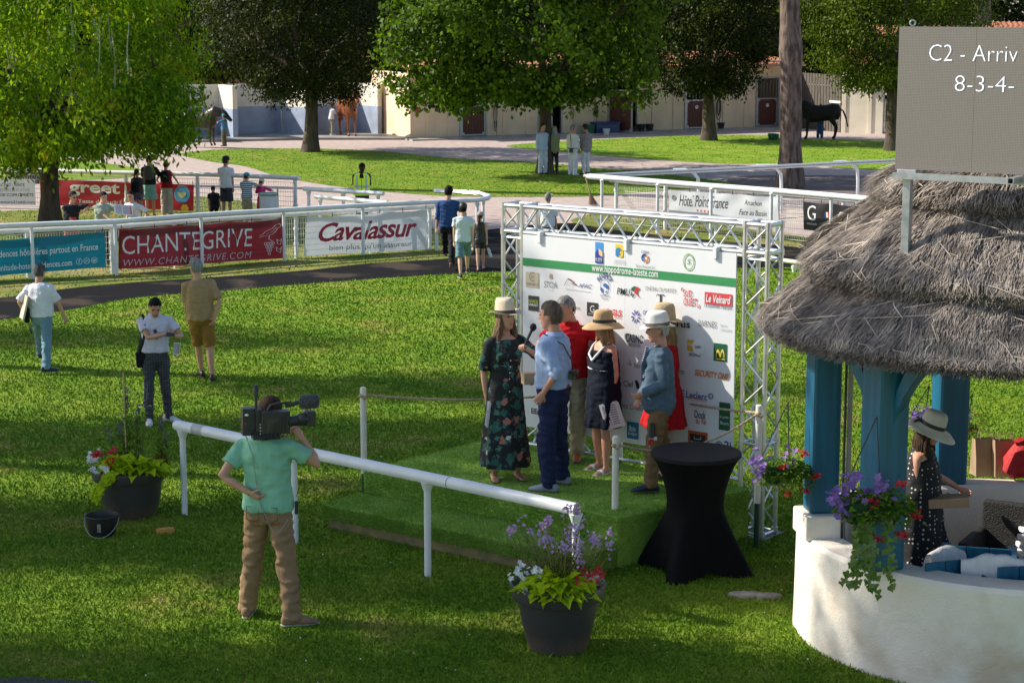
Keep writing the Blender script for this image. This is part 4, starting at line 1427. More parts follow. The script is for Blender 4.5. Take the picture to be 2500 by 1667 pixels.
T = [topf,
  fibres(22000, P3(-.05, -step_w, ZS), U3 * (WL + .05), V3 * step_w, (0, 0, 1), .015, .03),
  fibres(16000, P3(0, 0, ZS), U3 * WL, Z3 * (ZT - ZS), -V3, .015, .03),
  fibres(14000, P3(-.05, -step_w, 0.13), U3 * (WL + .05), Z3 * (ZS - .13), -V3, .015, .035),
  fibres(20000, np.array((pB.x, pB.y, 0)), np.array(uB), Z3 * ZT, np.array(nB), .015, .03),
  fibres(5000, P3(WL, -step_w, 0), V3 * step_w, Z3 * ZS, U3, .015, .03)]
T = np.concatenate(T).reshape(-1, 3)
me = np_mesh('turf_pile', T, np.arange(len(T)).reshape(-1, 3), 3)
link('turf_pile', me, TURF, pod, smooth=False, kind='stuff')
# rope posts
CREAMP = mat('cream_post', (0.78, 0.74, 0.66), (0.68, 0.64, 0.55), rough=.4)
ROPE = mat('rope_fibre', (0.55, 0.43, 0.28), (0.38, 0.28, 0.17), scale=30, rough=.9, bump=.6)
GRN = mat('dark_green_paint', (0.012, 0.05, 0.03), rough=.5)
bu = pA + vA * DP
rp = []
for nm, base, ty, zt, lb in (('a', G(889, 1155, ZT - .05), 945, None, 'cream rope post at the left corner of the podium'),
        ('b', G(1501, 1290, ZS + .06), 1064, None, 'cream rope post at the front corner of the podium beside the black table'),
        ('c', Vector((*G(1846, 1338).xy, ZT - .05)), 988, None, 'cream rope post at the right corner of the podium before the truss tower'),
        ('d', G(1513, 1119, ZT), 925, None, 'cream rope post at the back of the podium behind the woman in the navy dress')):
 z1 = ZAT(base.y, ty)
 t = thing('rope_post', Vector((base.x, base.y, 0)), 0, lb, 'post', 'rope posts of the podium')
 mb = MB()
 mb.tube([(base.x, base.y, base.z), (base.x, base.y, z1 - .01), (base.x, base.y, z1)], [.034, .034, .024], 14)
 mb.build('tube', CREAMP, t)
 MB().tube([(base.x, base.y, 0.0), (base.x, base.y, base.z)], 0.028, 10).build('stake', GRN, t)
 kb = MB()
 for q in range(3):
  kb.ell((base.x + .02 * math.cos(q * 2.1 + 3.5), base.y + .02 * math.sin(q * 2.1 + 3.5) - .02, z1 - .09 - .02 * q), (.03, .03, .022), n=8, m=5)
 kb.build('knot', ROPE, t)
 rp.append(Vector((base.x, base.y, z1 - .08)))
 t['zt'] = z1
 del t['zt']
def rope(label, p, q, sag, sagk=0.5):
 mb = MB()
 n = 40
 pts = [p.lerp(q, k / n) + Vector((0, 0, -sag * 4 * (k / n) * (1 - k / n))) for k in range(n + 1)]
 for st in range(3):
  P = []
  for k in range(n * 4 + 1):
   a = k / (n * 4)
   i = min(int(a * n), n - 1)
   c = pts[i].lerp(pts[i + 1], a * n - i)
   ph = a * (q - p).length * 42 + st * 2.094
   P.append(c + Vector((0, math.cos(ph), math.sin(ph))) * .0065)
  mb.tube(P, 0.0075, 5)
 return mb.build('barrier_rope', ROPE, label=label, cat='rope', group='ropes between the podium posts')
rope('slack twisted rope from the left podium post to the back post', rp[0], rp[3], 0.10)
rope('slack twisted rope from the front podium post over the black table to the right post', rp[1], rp[2], 0.20)
rope('twisted rope across the white logo wall behind the man in the blue jacket', rp[3], rp[2], 0.05)
# ================================================================== TRUSS FRAME AND LOGO WALL
N1 = G(1859, 1316)                                     # near corner chord foot of the right tower
TA = math.radians(-38)
tu = Vector((math.cos(TA), math.sin(TA), 0))           # along the wall, left to right (towards the camera)
tn = Vector((math.sin(TA), -math.cos(TA), 0))          # out of the front of the wall
tn = Vector((-math.sin(-TA) if False else math.sin(TA), -math.cos(TA), 0))
TS = 0.27
TH = ZAT(N1.y, 551)
# left tower position from its image column 1275 (front right chord)
k = ray(1275, 506)
q = k.x / k.y
P0 = N1 - tu * TS                                      # front-left chord of the right tower, image column 1807
tt = (q * P0.y - P0.x) / (tu.x - q * tu.y)
P1 = P0 + tu * tt                                      # front-right chord of the left tower
tr_ = thing('truss_frame', N1, 0, 'silver aluminium truss gantry of two towers and a top beam holding the logo wall', 'truss')
def tower(c, name):                                    # c: front-left chord
 cs = [c, c + tu * TS, c + tu * TS - tn * TS, c - tn * TS]
 e = thing(name, Vector((c.x, c.y, 0)), 0)
 e.parent = tr_
 e.location = Vector((c.x, c.y, 0)) - tr_.location
 for p in cs:
  MB().tube([Vector((p.x, p.y, 0)), Vector((p.x, p.y, TH))], 0.025, 10).build('chord', ALU, e)
  j = MB()
  for z in (TH, TH - .29, 0.05, 1.0):
   j.tube([Vector((p.x, p.y, z - .04)), Vector((p.x, p.y, z + .03))], 0.034, 10)
  j.build('joints', ALU, e, kind='stuff')
 n = 11
 mb = MB()
 for f in range(4):
  a, b = cs[f], cs[(f + 1) % 4]
  for i in range(n):
   z0, z1 = 0.1 + (TH - .45) * i / n, 0.1 + (TH - .45) * (i + 1) / n
   s, t_ = (a, b) if i % 2 else (b, a)
   mb.tube([Vector((s.x, s.y, z0)), Vector((t_.x, t_.y, z1))], 0.011, 6)
  for z in (0.04, TH - .36, 1.0):
   mb.tube([Vector((a.x, a.y, z)), Vector((b.x, b.y, z))], 0.014, 6)
  for z in (TH, TH - .29):
   mb.tube([Vector((a.x, a.y, z)), Vector((b.x, b.y, z))], 0.025, 8)
  mb.tube([Vector((a.x, a.y, TH - .27)), Vector((b.x, b.y, TH - .02))], 0.010, 6)
 mb.build('braces', ALU, e, kind='stuff')
 bp = MB()
 m = (cs[0] + cs[2]) / 2
 bp.box((m.x, m.y, 0.012), (.42, .42, .016), rz=TA)
 bp.build('base_plate', STEEL, e, smooth=False)
 return cs
csR = tower(P0, 'tower')
csL = tower(P1 - tu * TS, 'tower')
bm_ = thing('top_beam', P1, 0)
bm_.parent = tr_
bm_.location = Vector((P1.x, P1.y, 0)) - tr_.location
Lb = (P0 - P1).length
for o, z in ((0, TH), (0, TH - .29), (TS, TH), (TS, TH - .29)):
 s, e_ = P1 - tn * o, P0 - tn * o
 MB().tube([Vector((s.x, s.y, z)), Vector((e_.x, e_.y, z))], 0.025, 10).build('chord', ALU, bm_)
n = 12
for o in (0, TS):
 for i in range(n):
  s, e_ = P1.lerp(P0, (i + .02) / n) - tn * o, P1.lerp(P0, (i + .98) / n) - tn * o
  za, zb = (TH - .29, TH) if i % 2 == 0 else (TH, TH - .29)
  MB().tube([Vector((s.x, s.y, za)), Vector((e_.x, e_.y, zb))], 0.0115, 6).build('brace', ALU, bm_)
mb = MB()
for z in (TH, TH - .29):
 for i in range(n):
  s, e_ = P1.lerp(P0, i / n), P1.lerp(P0, (i + 1) / n)
  if i % 2:
   s = s - tn * TS
  else:
   e_ = e_ - tn * TS
  mb.tube([Vector((s.x, s.y, z)), Vector((e_.x, e_.y, z))], 0.0095, 5)
mb.build('cross_braces', ALU, bm_, kind='stuff')
# struts under the wall
mb = MB()
for i in range(6):
 s, e_ = P1.lerp(P0, i / 6), P1.lerp(P0, (i + 1) / 6)
 za, zb = (0.62, 1.0) if i % 2 == 0 else (1.0, 0.62)
 mb.tube([Vector((s.x, s.y, za)), Vector((e_.x, e_.y, zb))], 0.011, 6)
for z in (0.60,):
 mb.tube([Vector((P1.x, P1.y, z)), Vector((P0.x, P0.y, z))], 0.02, 8)
mb.build('lower_bracing', ALU, tr_, kind='stuff')
# the wall itself: plane through the front chords
W0 = P1 + tn * 0.045
def wall_uv(px, py):
 r = ray(px, py)
 o = Vector((0, 0, HC))
 t = (W0 - o).dot(tn) / r.dot(tn)
 p = o + r * t
 d = p - W0
 return d.dot(tu), p.z
uTL, zTL = wall_uv(1278, 573)
uTR, zTR = wall_uv(1799, 618)
_, zBR = wall_uv(1799, 1127)
_, zBL = wall_uv(1408, 1057)
wall_t = (zTL + zTR) / 2
wall_b = (zBR + zBL) / 2
lw = thing('logo_wall', W0, 0, 'white sponsor wall covered with logos under a green stripe hung in the truss', 'sponsor wall')
uM = (uTL + uTR) / 2
def wsurf(u, v, off=0.0):
 return Vector((W0.x, W0.y, 0)) + tu * u + tn * (0.012 + off) + Vector((0, 0, v))
for u0, u1 in ((uTL, uM - .001), (uM + .001, uTR)):
 c = Vector((W0.x, W0.y, 0)) + tu * ((u0 + u1) / 2)
 MB().box((c.x, c.y, (wall_t + wall_b) / 2), (u1 - u0, .018, wall_t - wall_b), rz=TA).build('panel', mat('panel_white', (0.76, 0.77, 0.80), (0.72, 0.73, 0.76), scale=1, rough=.4), lw, smooth=False)
for px in (1320, 1531, 1750):
 u, z = wall_uv(px, 590)
 MB().box(wsurf(u, TH - .32, -.02), (.05, .09, .13), rz=TA).build('clamp', INKW, lw, smooth=False, bevel=.01)
def W(x, y):
 """photo pixel -> wall coordinates"""
 return wall_uv(x, y)
def wrect(px0, py0, px1, py1):
 (a, _), (b, _) = W(px0, (py0 + py1) / 2), W(px1, (py0 + py1) / 2)
 m = (px0 + px1) / 2
 z1, z0 = W(m, py0)[1], W(m, py1)[1]
 return a, z0, b, z1
def wtext(s, box, m, bold=0.0, shear=0.0, name='lettering', off=.004, spacing=1.0, level=False):
 mb = MB()
 r = wrect(*box)
 put_text(mb, wsurf, s, r, bold=bold, shear=shear, off=off, spacing=spacing)
 mb.build(name, m, lw, smooth=False)
def wfill(box, m, name='logo_field', off=.002):
 a, z0, b, z1 = wrect(*box)
 mb = MB()
 put_poly(mb, wsurf, [(a, z0), (b, z0), (b, z1), (a, z1)], off=off)
 mb.build(name, m, lw, smooth=False)
def wpoly(pts, m, name='logo_shape', off=.004):
 mb = MB()
 put_poly(mb, wsurf, [W(*p) for p in pts], off=off)
 mb.build(name, m, lw, smooth=False)
def wring(px, py, r, w, m, name='logo_ring', off=.004, a0=0.0, a1=6.2832, ry=None):
 c = W(px, py)
 s = abs(W(px + r, py)[0] - c[0])
 mb = MB()
 put_ring(mb, wsurf, c[0], c[1], s, s * w / r, off=off, a0=a0, a1=a1, ry=(ry / r * s if ry else s * 0.98))
 mb.build(name, m, lw, smooth=False)
def wline(pts, w, m, name='logo_line', off=.004):
 mb = MB()
 put_line(mb, wsurf, [W(*p) for p in pts], w, off=off)
 mb.build(name, m, lw, smooth=False)
Z = 3.92
def z7(x, y):
 return 1250 + x / Z, 550 + y / Z
def b7(x0, y0, x1, y1):
 return (*z7(x0, y0), *z7(x1, y1))
STRG = ink('stripe_green', (0.03, 0.26, 0.085))
a, b_ = W(*z7(106, 308)), W(*z7(2152, 508))
c, d_ = W(*z7(106, 380)), W(*z7(2152, 592))
gz1, gz0 = (a[1] + b_[1]) / 2, (c[1] + d_[1]) / 2
mb = MB()
put_poly(mb, wsurf, [(uTL, gz0), (uTR, gz0), (uTR, gz1), (uTL, gz1)], off=.002)
mb.build('green_stripe', STRG, lw, smooth=False)
wtext('www.hippodrome-lateste.com', b7(772, 398, 1406, 490), INKW, bold=.02, off=.005)
# emblems on the top band
wfill(b7(803, 162, 876, 362), ink('town_blue', (0.05, 0.28, 0.66)))
wpoly([z7(x, y) for x, y in ((804, 260), (835, 222), (876, 300), (876, 330), (804, 330))], ink('town_navy', (0.02, 0.05, 0.30)), off=.005)
wpoly([z7(x, y) for x, y in ((835, 224), (850, 230), (875, 252), (876, 300), (858, 295), (842, 278))], ink('dune', (0.80, 0.52, 0.33)), off=.007)
wfill(b7(804, 322, 876, 362), ink('town_navy', (0.02, 0.05, 0.30)), off=.006)
wtext('LA TESTE', b7(808, 312, 874, 330), INKW, bold=.02, off=.009)
wtext('DE BUCH', b7(812, 334, 870, 344), INKW, off=.009)
YEL = ink('yellow', (0.75, 0.55, 0.05))
wfill(b7(997, 182, 1070, 300), YEL)
wpoly([z7(x, y) for x, y in ((1030, 298), (1050, 308), (1068, 300), (1068, 290), (1030, 290))], YEL)
wpoly([z7(x, y) for x, y in ((999, 235), (1012, 215), (1034, 212), (1055, 232), (1060, 248), (1040, 240), (1032, 262), (1050, 275), (1030, 288), (1026, 298), (999, 290))], ink('dept_blue', (0.03, 0.22, 0.50)), off=.005)
wtext('HIPPODROME', b7(985, 330, 1085, 350), PALE)
wtext('ARCACHON LA TESTE', b7(978, 352, 1098, 372), PALE)
wtext('COBAS', b7(1245, 243, 1319, 268), NAVY, bold=.01)
wring(*z7(1280, 312), 9, 4.5, NAVY, a0=1.3, a1=4.2)
wring(*z7(1280, 316), 9, 4.0, ink('orange', (0.75, 0.22, 0.03)), a0=-1.9, a1=1.1, off=.006)
wring(*z7(1276, 314), 5, 3.5, ink('town_blue', (0.05, 0.28, 0.66)), a0=3.0, a1=5.6, off=.008)
wtext("Bassin d'Arcachon Sud", b7(1195, 378, 1372, 408), GREY, bold=-.01)
LG = ink('club_green', (0.30, 0.52, 0.14))
wring(*z7(1698, 350), 13.6, 2.4, LG, ry=18)
wring(*z7(1698, 350), 11.5, .5, PALE, ry=15.5)
wtext('S', b7(1680, 322, 1720, 372), STRG, shear=.2)
# first row
TAN = ink('tan', (0.55, 0.47, 0.35))
wfill(b7(139, 448, 262, 594), TAN)
wring(*z7(203, 490), 7, 1.0, GREY, a0=.9, a1=5.4, off=.006, ry=9)
wtext('21', b7(190, 476, 218, 506), GREY, off=.006)
wtext('CENTURY 21', b7(143, 550, 259, 574), GREY, off=.006)
wpoly([z7(x, y) for x, y in ((362, 508), (366, 480), (376, 458), (386, 462), (388, 490), (394, 508))], ink('bear', (0.55, 0.30, 0.20)))
wtext('STOA', b7(314, 538, 440, 598), GREY, bold=-.008)
wtext('GROUPE', b7(350, 613, 402, 626), PALE)
for k, mm in enumerate((NAVY, INKW, RED)):
 wline([z7(545 + k * 6, 512), z7(575 + k * 5, 530), z7(600 + k * 4, 560), z7(628, 572 + k * 2)], .012, mm if k != 1 else PALE)
wline([z7(508, 575), z7(520, 545), z7(545, 505), z7(560, 520)], .006, GREY)
wline([z7(540, 570), z7(560, 545), z7(590, 560), z7(585, 600)], .006, PALE)
wtext('AFAC', b7(643, 560, 775, 600), NAVY, shear=.25, bold=.005)
wline([z7(515, 606), z7(760, 636)], .006, PALE)
# arc lettering REVERDY
mb = MB()
cR = W(*z7(896, 578))
rr = abs(W(*z7(896, 510))[1] - cR[1]) * 1.08
for k, ch in enumerate('REVERDY'):
 a = math.radians(142 - k * 17.3)
 v, f, (x0, x1, y0, y1) = text_polys(ch, .01)
 sc = .085
 mb.add([wsurf(cR[0] + rr * .92 * math.cos(a) + ((x - (x0 + x1) / 2) * math.sin(a) + y * math.cos(a)) * sc * .8, cR[1] + rr * math.sin(a) + (-(x - (x0 + x1) / 2) * math.cos(a) + y * math.sin(a)) * sc, .004) for x, y in v], f)
mb.build('lettering', NAVY, lw, smooth=False)
BL2 = ink('globe_blue', (0.04, 0.13, 0.42))
wring(*z7(896, 588), 11.3, .8, BL2, ry=16)
wpoly([z7(x, y) for x, y in ((880, 560), (905, 552), (925, 575), (930, 600), (915, 612), (900, 590), (882, 585))], BL2)
wpoly([z7(x, y) for x, y in ((852, 590), (872, 598), (880, 630), (868, 642), (854, 620))], BL2)
wpoly([z7(x, y) for x, y in ((900, 632), (922, 622), (916, 640), (902, 646))], BL2)
wtext('NUTRITION', b7(850, 662, 940, 684), GREY)
wtext('ÉQUINE', b7(866, 688, 926, 712), GREY)
wtext('PMU', b7(1010, 602, 1140, 668), ink('pmu', (0.02, 0.03, 0.04)), shear=.22, bold=.02)
wpoly([z7(x, y) for x, y in ((1148, 600), (1180, 580), (1205, 592), (1195, 620), (1165, 632), (1148, 620))], ink('pmu_green', (0.01, 0.13, 0.06)))
wpoly([z7(x, y) for x, y in ((1180, 622), (1200, 592), (1218, 586), (1228, 612), (1212, 618), (1205, 650), (1232, 698), (1200, 662), (1182, 650))], RED, off=.006)
wline([z7(1150, 640), z7(1160, 668), z7(1142, 664)], .012, BLACK)
wline([z7(1180, 655), z7(1170, 680), z7(1155, 685)], .010, BLACK)
wtext('CHÂTEAU DE PORTETS', b7(1283, 586, 1577, 634), GREY, bold=.0)
mb = MB()
put_poly(mb, wsurf, [W(*z7(x, y)) for x, y in ((1392, 658), (1466, 662), (1466, 686), (1460, 670), (1438, 668), (1438, 732), (1452, 740), (1408, 736), (1422, 731), (1422, 667), (1398, 666), (1392, 684))], off=.004)
mb.build('lettering', BLACK, lw, smooth=False)
SOR = ink('sud_red', (0.65, 0.06, 0.07))
wtext('SUD', b7(1648, 618, 1732, 684), SOR, bold=.02)
wtext('OUEST', b7(1648, 696, 1780, 770), SOR, bold=.02)
wline([z7(1644, 600), z7(1630, 600), z7(1630, 628)], .012, SOR)
wline([z7(1784, 784), z7(1798, 786), z7(1798, 756)], .012, SOR)
a_ = b7(1850, 648, 2114, 764)
wfill(a_, SOR)
wtext('Le Veinard', b7(1864, 668, 2100, 744), INKW, shear=.2, bold=.04, off=.006)
wtext('Le quotidien hippique', b7(1850, 758, 2112, 800), ink('ink_dk', (.05, .06, .13)), bold=.01)
# second row
wfill(b7(163, 674, 264, 818), ink('charcoal', (.04, .04, .042)))
wtext('NUANCES', b7(168, 710, 258, 740), ink('acid', (.5, .62, .03)), bold=.04, off=.006)
wtext('UNIKALO', b7(168, 745, 258, 772), INKW, bold=.04, off=.006)
wtext('...rance', b7(560, 775, 658, 800), GREY, shear=.3)
wfill(b7(724, 738, 830, 866), ink('charcoal', (.04, .04, .042)))
wtext('G', b7(756, 765, 798, 832), INKW, off=.006)
wtext('ARCACHON', b7(742, 840, 812, 852), INKW, off=.006)
wtext('GLS', b7(962, 805, 1055, 865), SOR, bold=.05)
wpoly([z7(x, y) for x, y in ((910, 800), (935, 795), (930, 830), (908, 830))], SOR)
wtext('SERVICES', b7(985, 874, 1055, 892), SOR)
VIO = ink('violet', (0.06, 0.04, 0.30))
for k in range(9):
 a = k * 2 * math.pi / 9 + .3
 c0 = z7(1192, 872)
 wline([(c0[0] + 5 * math.cos(a), c0[1] + 6.5 * math.sin(a)), (c0[0] + 11.5 * math.cos(a), c0[1] + 16 * math.sin(a))], .014, VIO)
wtext('CIC Conseil', b7(1262, 820, 1400, 860), VIO, bold=.05)
wtext('Comptes', b7(1262, 900, 1350, 922), VIO)
wtext('Fiduciaire', b7(1262, 928, 1360, 950), VIO)
wtext('Icarus', b7(1470, 898, 1712, 970), BLACK, bold=.04)
wtext('BARNES', b7(1793, 912, 1962, 972), GREY, bold=-.01)
wtext('Bassin', b7(1998, 940, 2060, 966), PALE)
wtext("d'Arcachon", b7(1998, 980, 2108, 1012), PALE)
# third row
wtext('CASINO', b7(1097, 1042, 1264, 1122), BLACK, bold=.02)
wtext('ARCACHON', b7(1124, 1128, 1238, 1162), BLACK)
wfill(b7(1684, 1096, 1756, 1202), ink('fnac', (.70, .42, .03)))
wfill(b7(1756, 1110, 1830, 1214), SOR)
wtext('fnac', b7(1690, 1122, 1752, 1150), INKW, bold=.03, off=.006)
cc = W(*z7(1792, 1162))
mb = MB()
put_poly(mb, wsurf, circ(cc[0], cc[1], .075, 20, ry=.085), off=.005)
mb.build('logo_disc', INKW, lw, smooth=False)
wtext('DARTY', b7(1760, 1150, 1824, 1176), BLACK, bold=.02, off=.008)
wtext('BIGANOS', b7(1704, 1220, 1810, 1252), BLACK, bold=.01)
wfill(b7(1936, 1130, 2062, 1300), ink('forest', (0.01, 0.10, 0.04)))
for x0 in (1958, 2000):
 c0 = z7(x0 + 21, 1262)
 cw = W(*c0)
 mb = MB()
 rw = abs(W(c0[0] + 5.3, c0[1])[0] - cw[0])
 put_ring(mb, wsurf, cw[0], cw[1], rw, rw * .38, a0=0, a1=math.pi, ry=rw * 3.3, off=.006)
 mb.build('arch', YEL, lw, smooth=False)
wline([z7(1955, 1274), z7(2045, 1282)], .012, YEL, off=.006)
wtext('Bleu Libellule', b7(1176, 1320, 1370, 1372), GREY, bold=-.01)
wline([z7(1115, 1312), z7(1150, 1340), z7(1128, 1285)], .012, ink('rose', (.6, .25, .28)))
Z4 = 2.852
def b4(x0, y0, x1, y1):
 return (1150 + x0 / Z4, 700 + y0 / Z4, 1150 + x1 / Z4, 700 + y1 / Z4)
def z4(x, y):
 return 1150 + x / Z4, 700 + y / Z4
wtext('La Clef', b4(1020, 650, 1135, 690), BLACK)
wpoly([z4(x, y) for x, y in ((1146, 650), (1160, 648), (1175, 672), (1178, 705), (1160, 710), (1152, 680))], BLACK)
wtext('KITEZEN', b4(1440, 580, 1492, 605), NAVY, shear=.2)
wtext('SECURITY ONE', b4(1562, 588, 1800, 632), ink('orange', (0.75, 0.22, 0.03)), bold=.07, shear=.15)
wtext('E.Leclerc', b4(1468, 728, 1650, 778), ink('lec_blue', (.02, .10, .42)), bold=.03)
wring(*z4(1675, 760), 6.3, 2.2, ink('lec_blue', (.02, .10, .42)))
wtext('L', b4(1668, 745, 1682, 775), ink('orange', (0.75, 0.22, 0.03)), bold=.04)
wtext('LA TESTE-DE-BUCH', b4(1515, 765, 1648, 795), ink('orange', (0.75, 0.22, 0.03)), bold=.01)
wtext('Dock', b4(1562, 862, 1640, 915), BLACK, bold=.02)
wtext('du Vin', b4(1570, 915, 1642, 955), RED, bold=.02)
wtext('Andernos Green', b4(960, 805, 1200, 845), ink('teal_ink', (.10, .32, .28)))
wtext('ASSOCIÉS', b4(760, 958, 850, 985), PALE)
wfill(b4(1090, 940, 1172, 1056), ink('ibis', (.01, .16, .36)))
wtext('ibis', b4(1108, 965, 1152, 1003), INKW, bold=.02, off=.006)
wtext('budget', b4(1100, 1008, 1165, 1035), INKW, off=.006, shear=.2)
wfill(b4(1515, 1005, 1652, 1120), ink('kiln', (.55, .10, .02)))
wfill(b4(1530, 1025, 1638, 1120), BLACK, off=.004)
wtext('BIHARRY', b4(1535, 1075, 1632, 1097), INKW, off=.007)
wline([z4(1560, 1040), z4(1562, 1056), z4(1605, 1060), z4(1607, 1042)], .008, PALE, off=.007)
for r_, w_ in ((9, 2), (5, 1.6)):
 wring(1758, 1086, r_, w_, NAVY)
wtext('2i', (1770, 1076, 1787, 1096), NAVY, bold=.04)
GF = ink('forest', (0.01, 0.10, 0.04))
wfill((1757, 982, 1784, 1050), GF)
wtext('le jardin', (1760, 1014, 1781, 1022), INKW, off=.006)
wtext('fleurs', (1760, 1028, 1781, 1036), INKW, off=.006)
wtext('EE', b4(425, 845, 465, 882), BLACK, bold=.04)
# ================================================================== BLACK COCKTAIL TABLE
bt_ = G(1695, 1392)
tb = thing('cocktail_table', bt_, 0, 'tall round cocktail table in a tight black stretch cover beside the podium', 'table')
TZ = ZAT(bt_.y, 1103)
rt_ = 111.0 * (bt_.y / F) * 1.02
n = 64
prof = [(0.0, 1.30, 1), (0.02, 1.28, 1), (0.12, 1.15, .9), (0.25, .98, .7), (0.38, .81, .4), (0.5, .66, .12), (0.58, .63, 0), (0.68, .66, 0), (0.8, .75, 0), (0.9, .86, 0), (0.965, .97, 0), (0.972, 1.0, 0), (0.998, 1.0, 0)]
rings = []
for h, k, w in prof:
 rg_ = []
 for i in range(n):
  a = 2 * math.pi * i / n
  star = abs(math.cos(2 * (a - 0.35 - math.pi / 4)))            # four stretched feet
  q = (1 - w) + w * (0.60 + 0.42 * star ** 5 + 0.05 * star)
  z = h * TZ
  if w == 1:
   z += 0.02 + 0.07 * (1 - star) ** 1.5 - 0.02 * star
  r_ = rt_ * k * q
  rg_.append(Vector((r_ * math.cos(a), r_ * math.sin(a), max(z, .015))))
 rings.append(rg_)
rings += [[Vector((rt_ * s * math.cos(2 * math.pi * i / n), rt_ * s * math.sin(2 * math.pi * i / n), TZ + dz)) for i in range(n)] for s, dz in ((.985, .004), (.6, .003), (.02, .002))]
TBK = mat('stretch_fabric', (0.006, 0.0055, 0.0065), (0.004, 0.004, 0.005), scale=5, rough=0.8, spec=.12)
m_ = MB()
m_.loft(rings[:11], cap=False)
m_.build('cover', TBK, tb, local=True, angle=60)
m_ = MB()
m_.loft(rings[10:])
m_.build('top', mat('stretch_top', (0.016, 0.014, 0.017), (0.010, 0.010, 0.011), scale=5, rough=0.7, spec=.15), tb, local=True, angle=40)
# ================================================================== PLANT HELPERS
POTM = mat('pot_plastic', (0.042, 0.040, 0.041), (0.034, 0.033, 0.034), scale=4, rough=0.48, bump=0.05)
def pot_material():
 m, nt, b = node_mat('pot_shell')
 N, L = nt.nodes, nt.links
 b.inputs['Roughness'].default_value = .5
 tc = N.new('ShaderNodeTexCoord')
 sp = N.new('ShaderNodeSeparateXYZ')
 L.new(tc.outputs['Object'], sp.inputs[0])
 n = N.new('ShaderNodeTexNoise')
 n.inputs['Scale'].default_value = 55
 n.inputs['Detail'].default_value = 4
 L.new(tc.outputs['Object'], n.inputs[0])
 n2 = N.new('ShaderNodeTexNoise')
 n2.inputs['Scale'].default_value = 5
 L.new(tc.outputs['Object'], n2.inputs[0])
 # splashed soil on the lowest part
 mr = N.new('ShaderNodeMapRange')
 mr.inputs['From Min'].default_value, mr.inputs['From Max'].default_value = 0.32, -0.05
 L.new(sp.outputs[2], mr.inputs[0])
 mu = N.new('ShaderNodeMath')
 mu.operation = 'MULTIPLY'
 L.new(mr.outputs[0], mu.inputs[0])
 L.new(n.outputs[0], mu.inputs[1])
 ad = N.new('ShaderNodeMath')
 ad.operation = 'MULTIPLY_ADD'
 L.new(n2.outputs[0], ad.inputs[0])
 ad.inputs[1].default_value = .5
 L.new(mu.outputs[0], ad.inputs[2])
 cr = N.new('ShaderNodeValToRGB')
 cr.color_ramp.elements[0].position, cr.color_ramp.elements[1].position = .42, .80
 cr.color_ramp.elements[0].color = (.042, .040, .042, 1)
 cr.color_ramp.elements[1].color = (.13, .09, .06, 1)
 L.new(ad.outputs[0], cr.inputs[0])
 L.new(cr.outputs[0], b.inputs['Base Color'])
 return m
POTS = pot_material()
SOIL = mat('soil', (0.035, 0.024, 0.016), rough=.95, bump=.6)
CHART = leafmat('sweet_potato_leaf', (0.55, 0.66, 0.02), (0.36, 0.50, 0.014), trans=.35, scale=3, tcol=(1, 1, .3))
GRL = leafmat('plant_green', (0.16, 0.28, 0.025), (0.06, 0.13, 0.014), trans=.3, scale=3)
OLV = leafmat('olive_leaf', (0.17, 0.18, 0.03), (0.07, 0.09, 0.015), trans=.3, scale=3)
IVY = leafmat('ivy_leaf', (0.10, 0.19, 0.02), (0.20, 0.26, 0.09), trans=.3, scale=6)
def petal(name, c):
 return mat('petal_' + name, c, tuple(v * .8 for v in c), scale=20, rough=.6, trans=.25, island=.2)
PRP, LIL, REDF, WHF, DPR = petal('purple', (.30, .16, .50)), petal('lilac', (.48, .30, .56)), petal('red', (.60, .012, .02)), petal('white', (.8, .8, .78)), petal('violet', (.10, .05, .22))
def leaf3(mb, c, d, up, L, w, lob=False):
 """heart-shaped leaf folded along the middle"""
 d = d.normalized()
 s = d.cross(up)
 if s.length < .01:
  s = d.orthogonal()
 s.normalize()
 nrm = s.cross(d)
 if lob:
  P = [c, c + s * w * .45 - d * L * .12, c + s * w * .62 + d * L * .22, c + s * w * .28 + d * L * .55, c + d * L - nrm * L * .12,
    c - s * w * .28 + d * L * .55, c - s * w * .62 + d * L * .22, c - s * w * .45 - d * L * .12, c + d * L * .45 - nrm * L * .06]
  P = [p + (nrm * abs((p - c).dot(s)) * .35) for p in P]
  mb.add(P, [(0, 1, 2, 8), (8, 2, 3, 4), (8, 4, 5, 6), (8, 6, 7, 0)])
 else:
  m = c + d * L * .5
  mb.add([c, m + s * w * .5 + nrm * w * .15, c + d * L - nrm * L * .1, m - s * w * .5 + nrm * w * .15, m], [(0, 1, 4), (1, 2, 4), (2, 3, 4), (3, 0, 4)])
def rv(r, s=1.0):
 return Vector((r.uniform(-1, 1), r.uniform(-1, 1), r.uniform(-1, 1))) * s
def mound(r, parent, c, rad, n, L, mt, name, lob=True, squash=.6, bias=None, w=None):
 mb = MB()
 for i in range(n):
  v = rv(r)
  while v.length > 1 or v.length < .25:
   v = rv(r)
  v.z = abs(v.z)
  p = c + Vector((v.x * rad[0], v.y * rad[1], v.z * rad[2]))
  d = Vector((v.x, v.y, r.uniform(-.5, .3))) + rv(r, .35)
  leaf3(mb, p, d, Vector((0, 0, 1)) + rv(r, .4), L * r.uniform(.6, 1.25), (w or L * .95) * r.uniform(.6, 1.2), lob)
 return mb.build(name, mt, parent, smooth=False, kind='stuff')
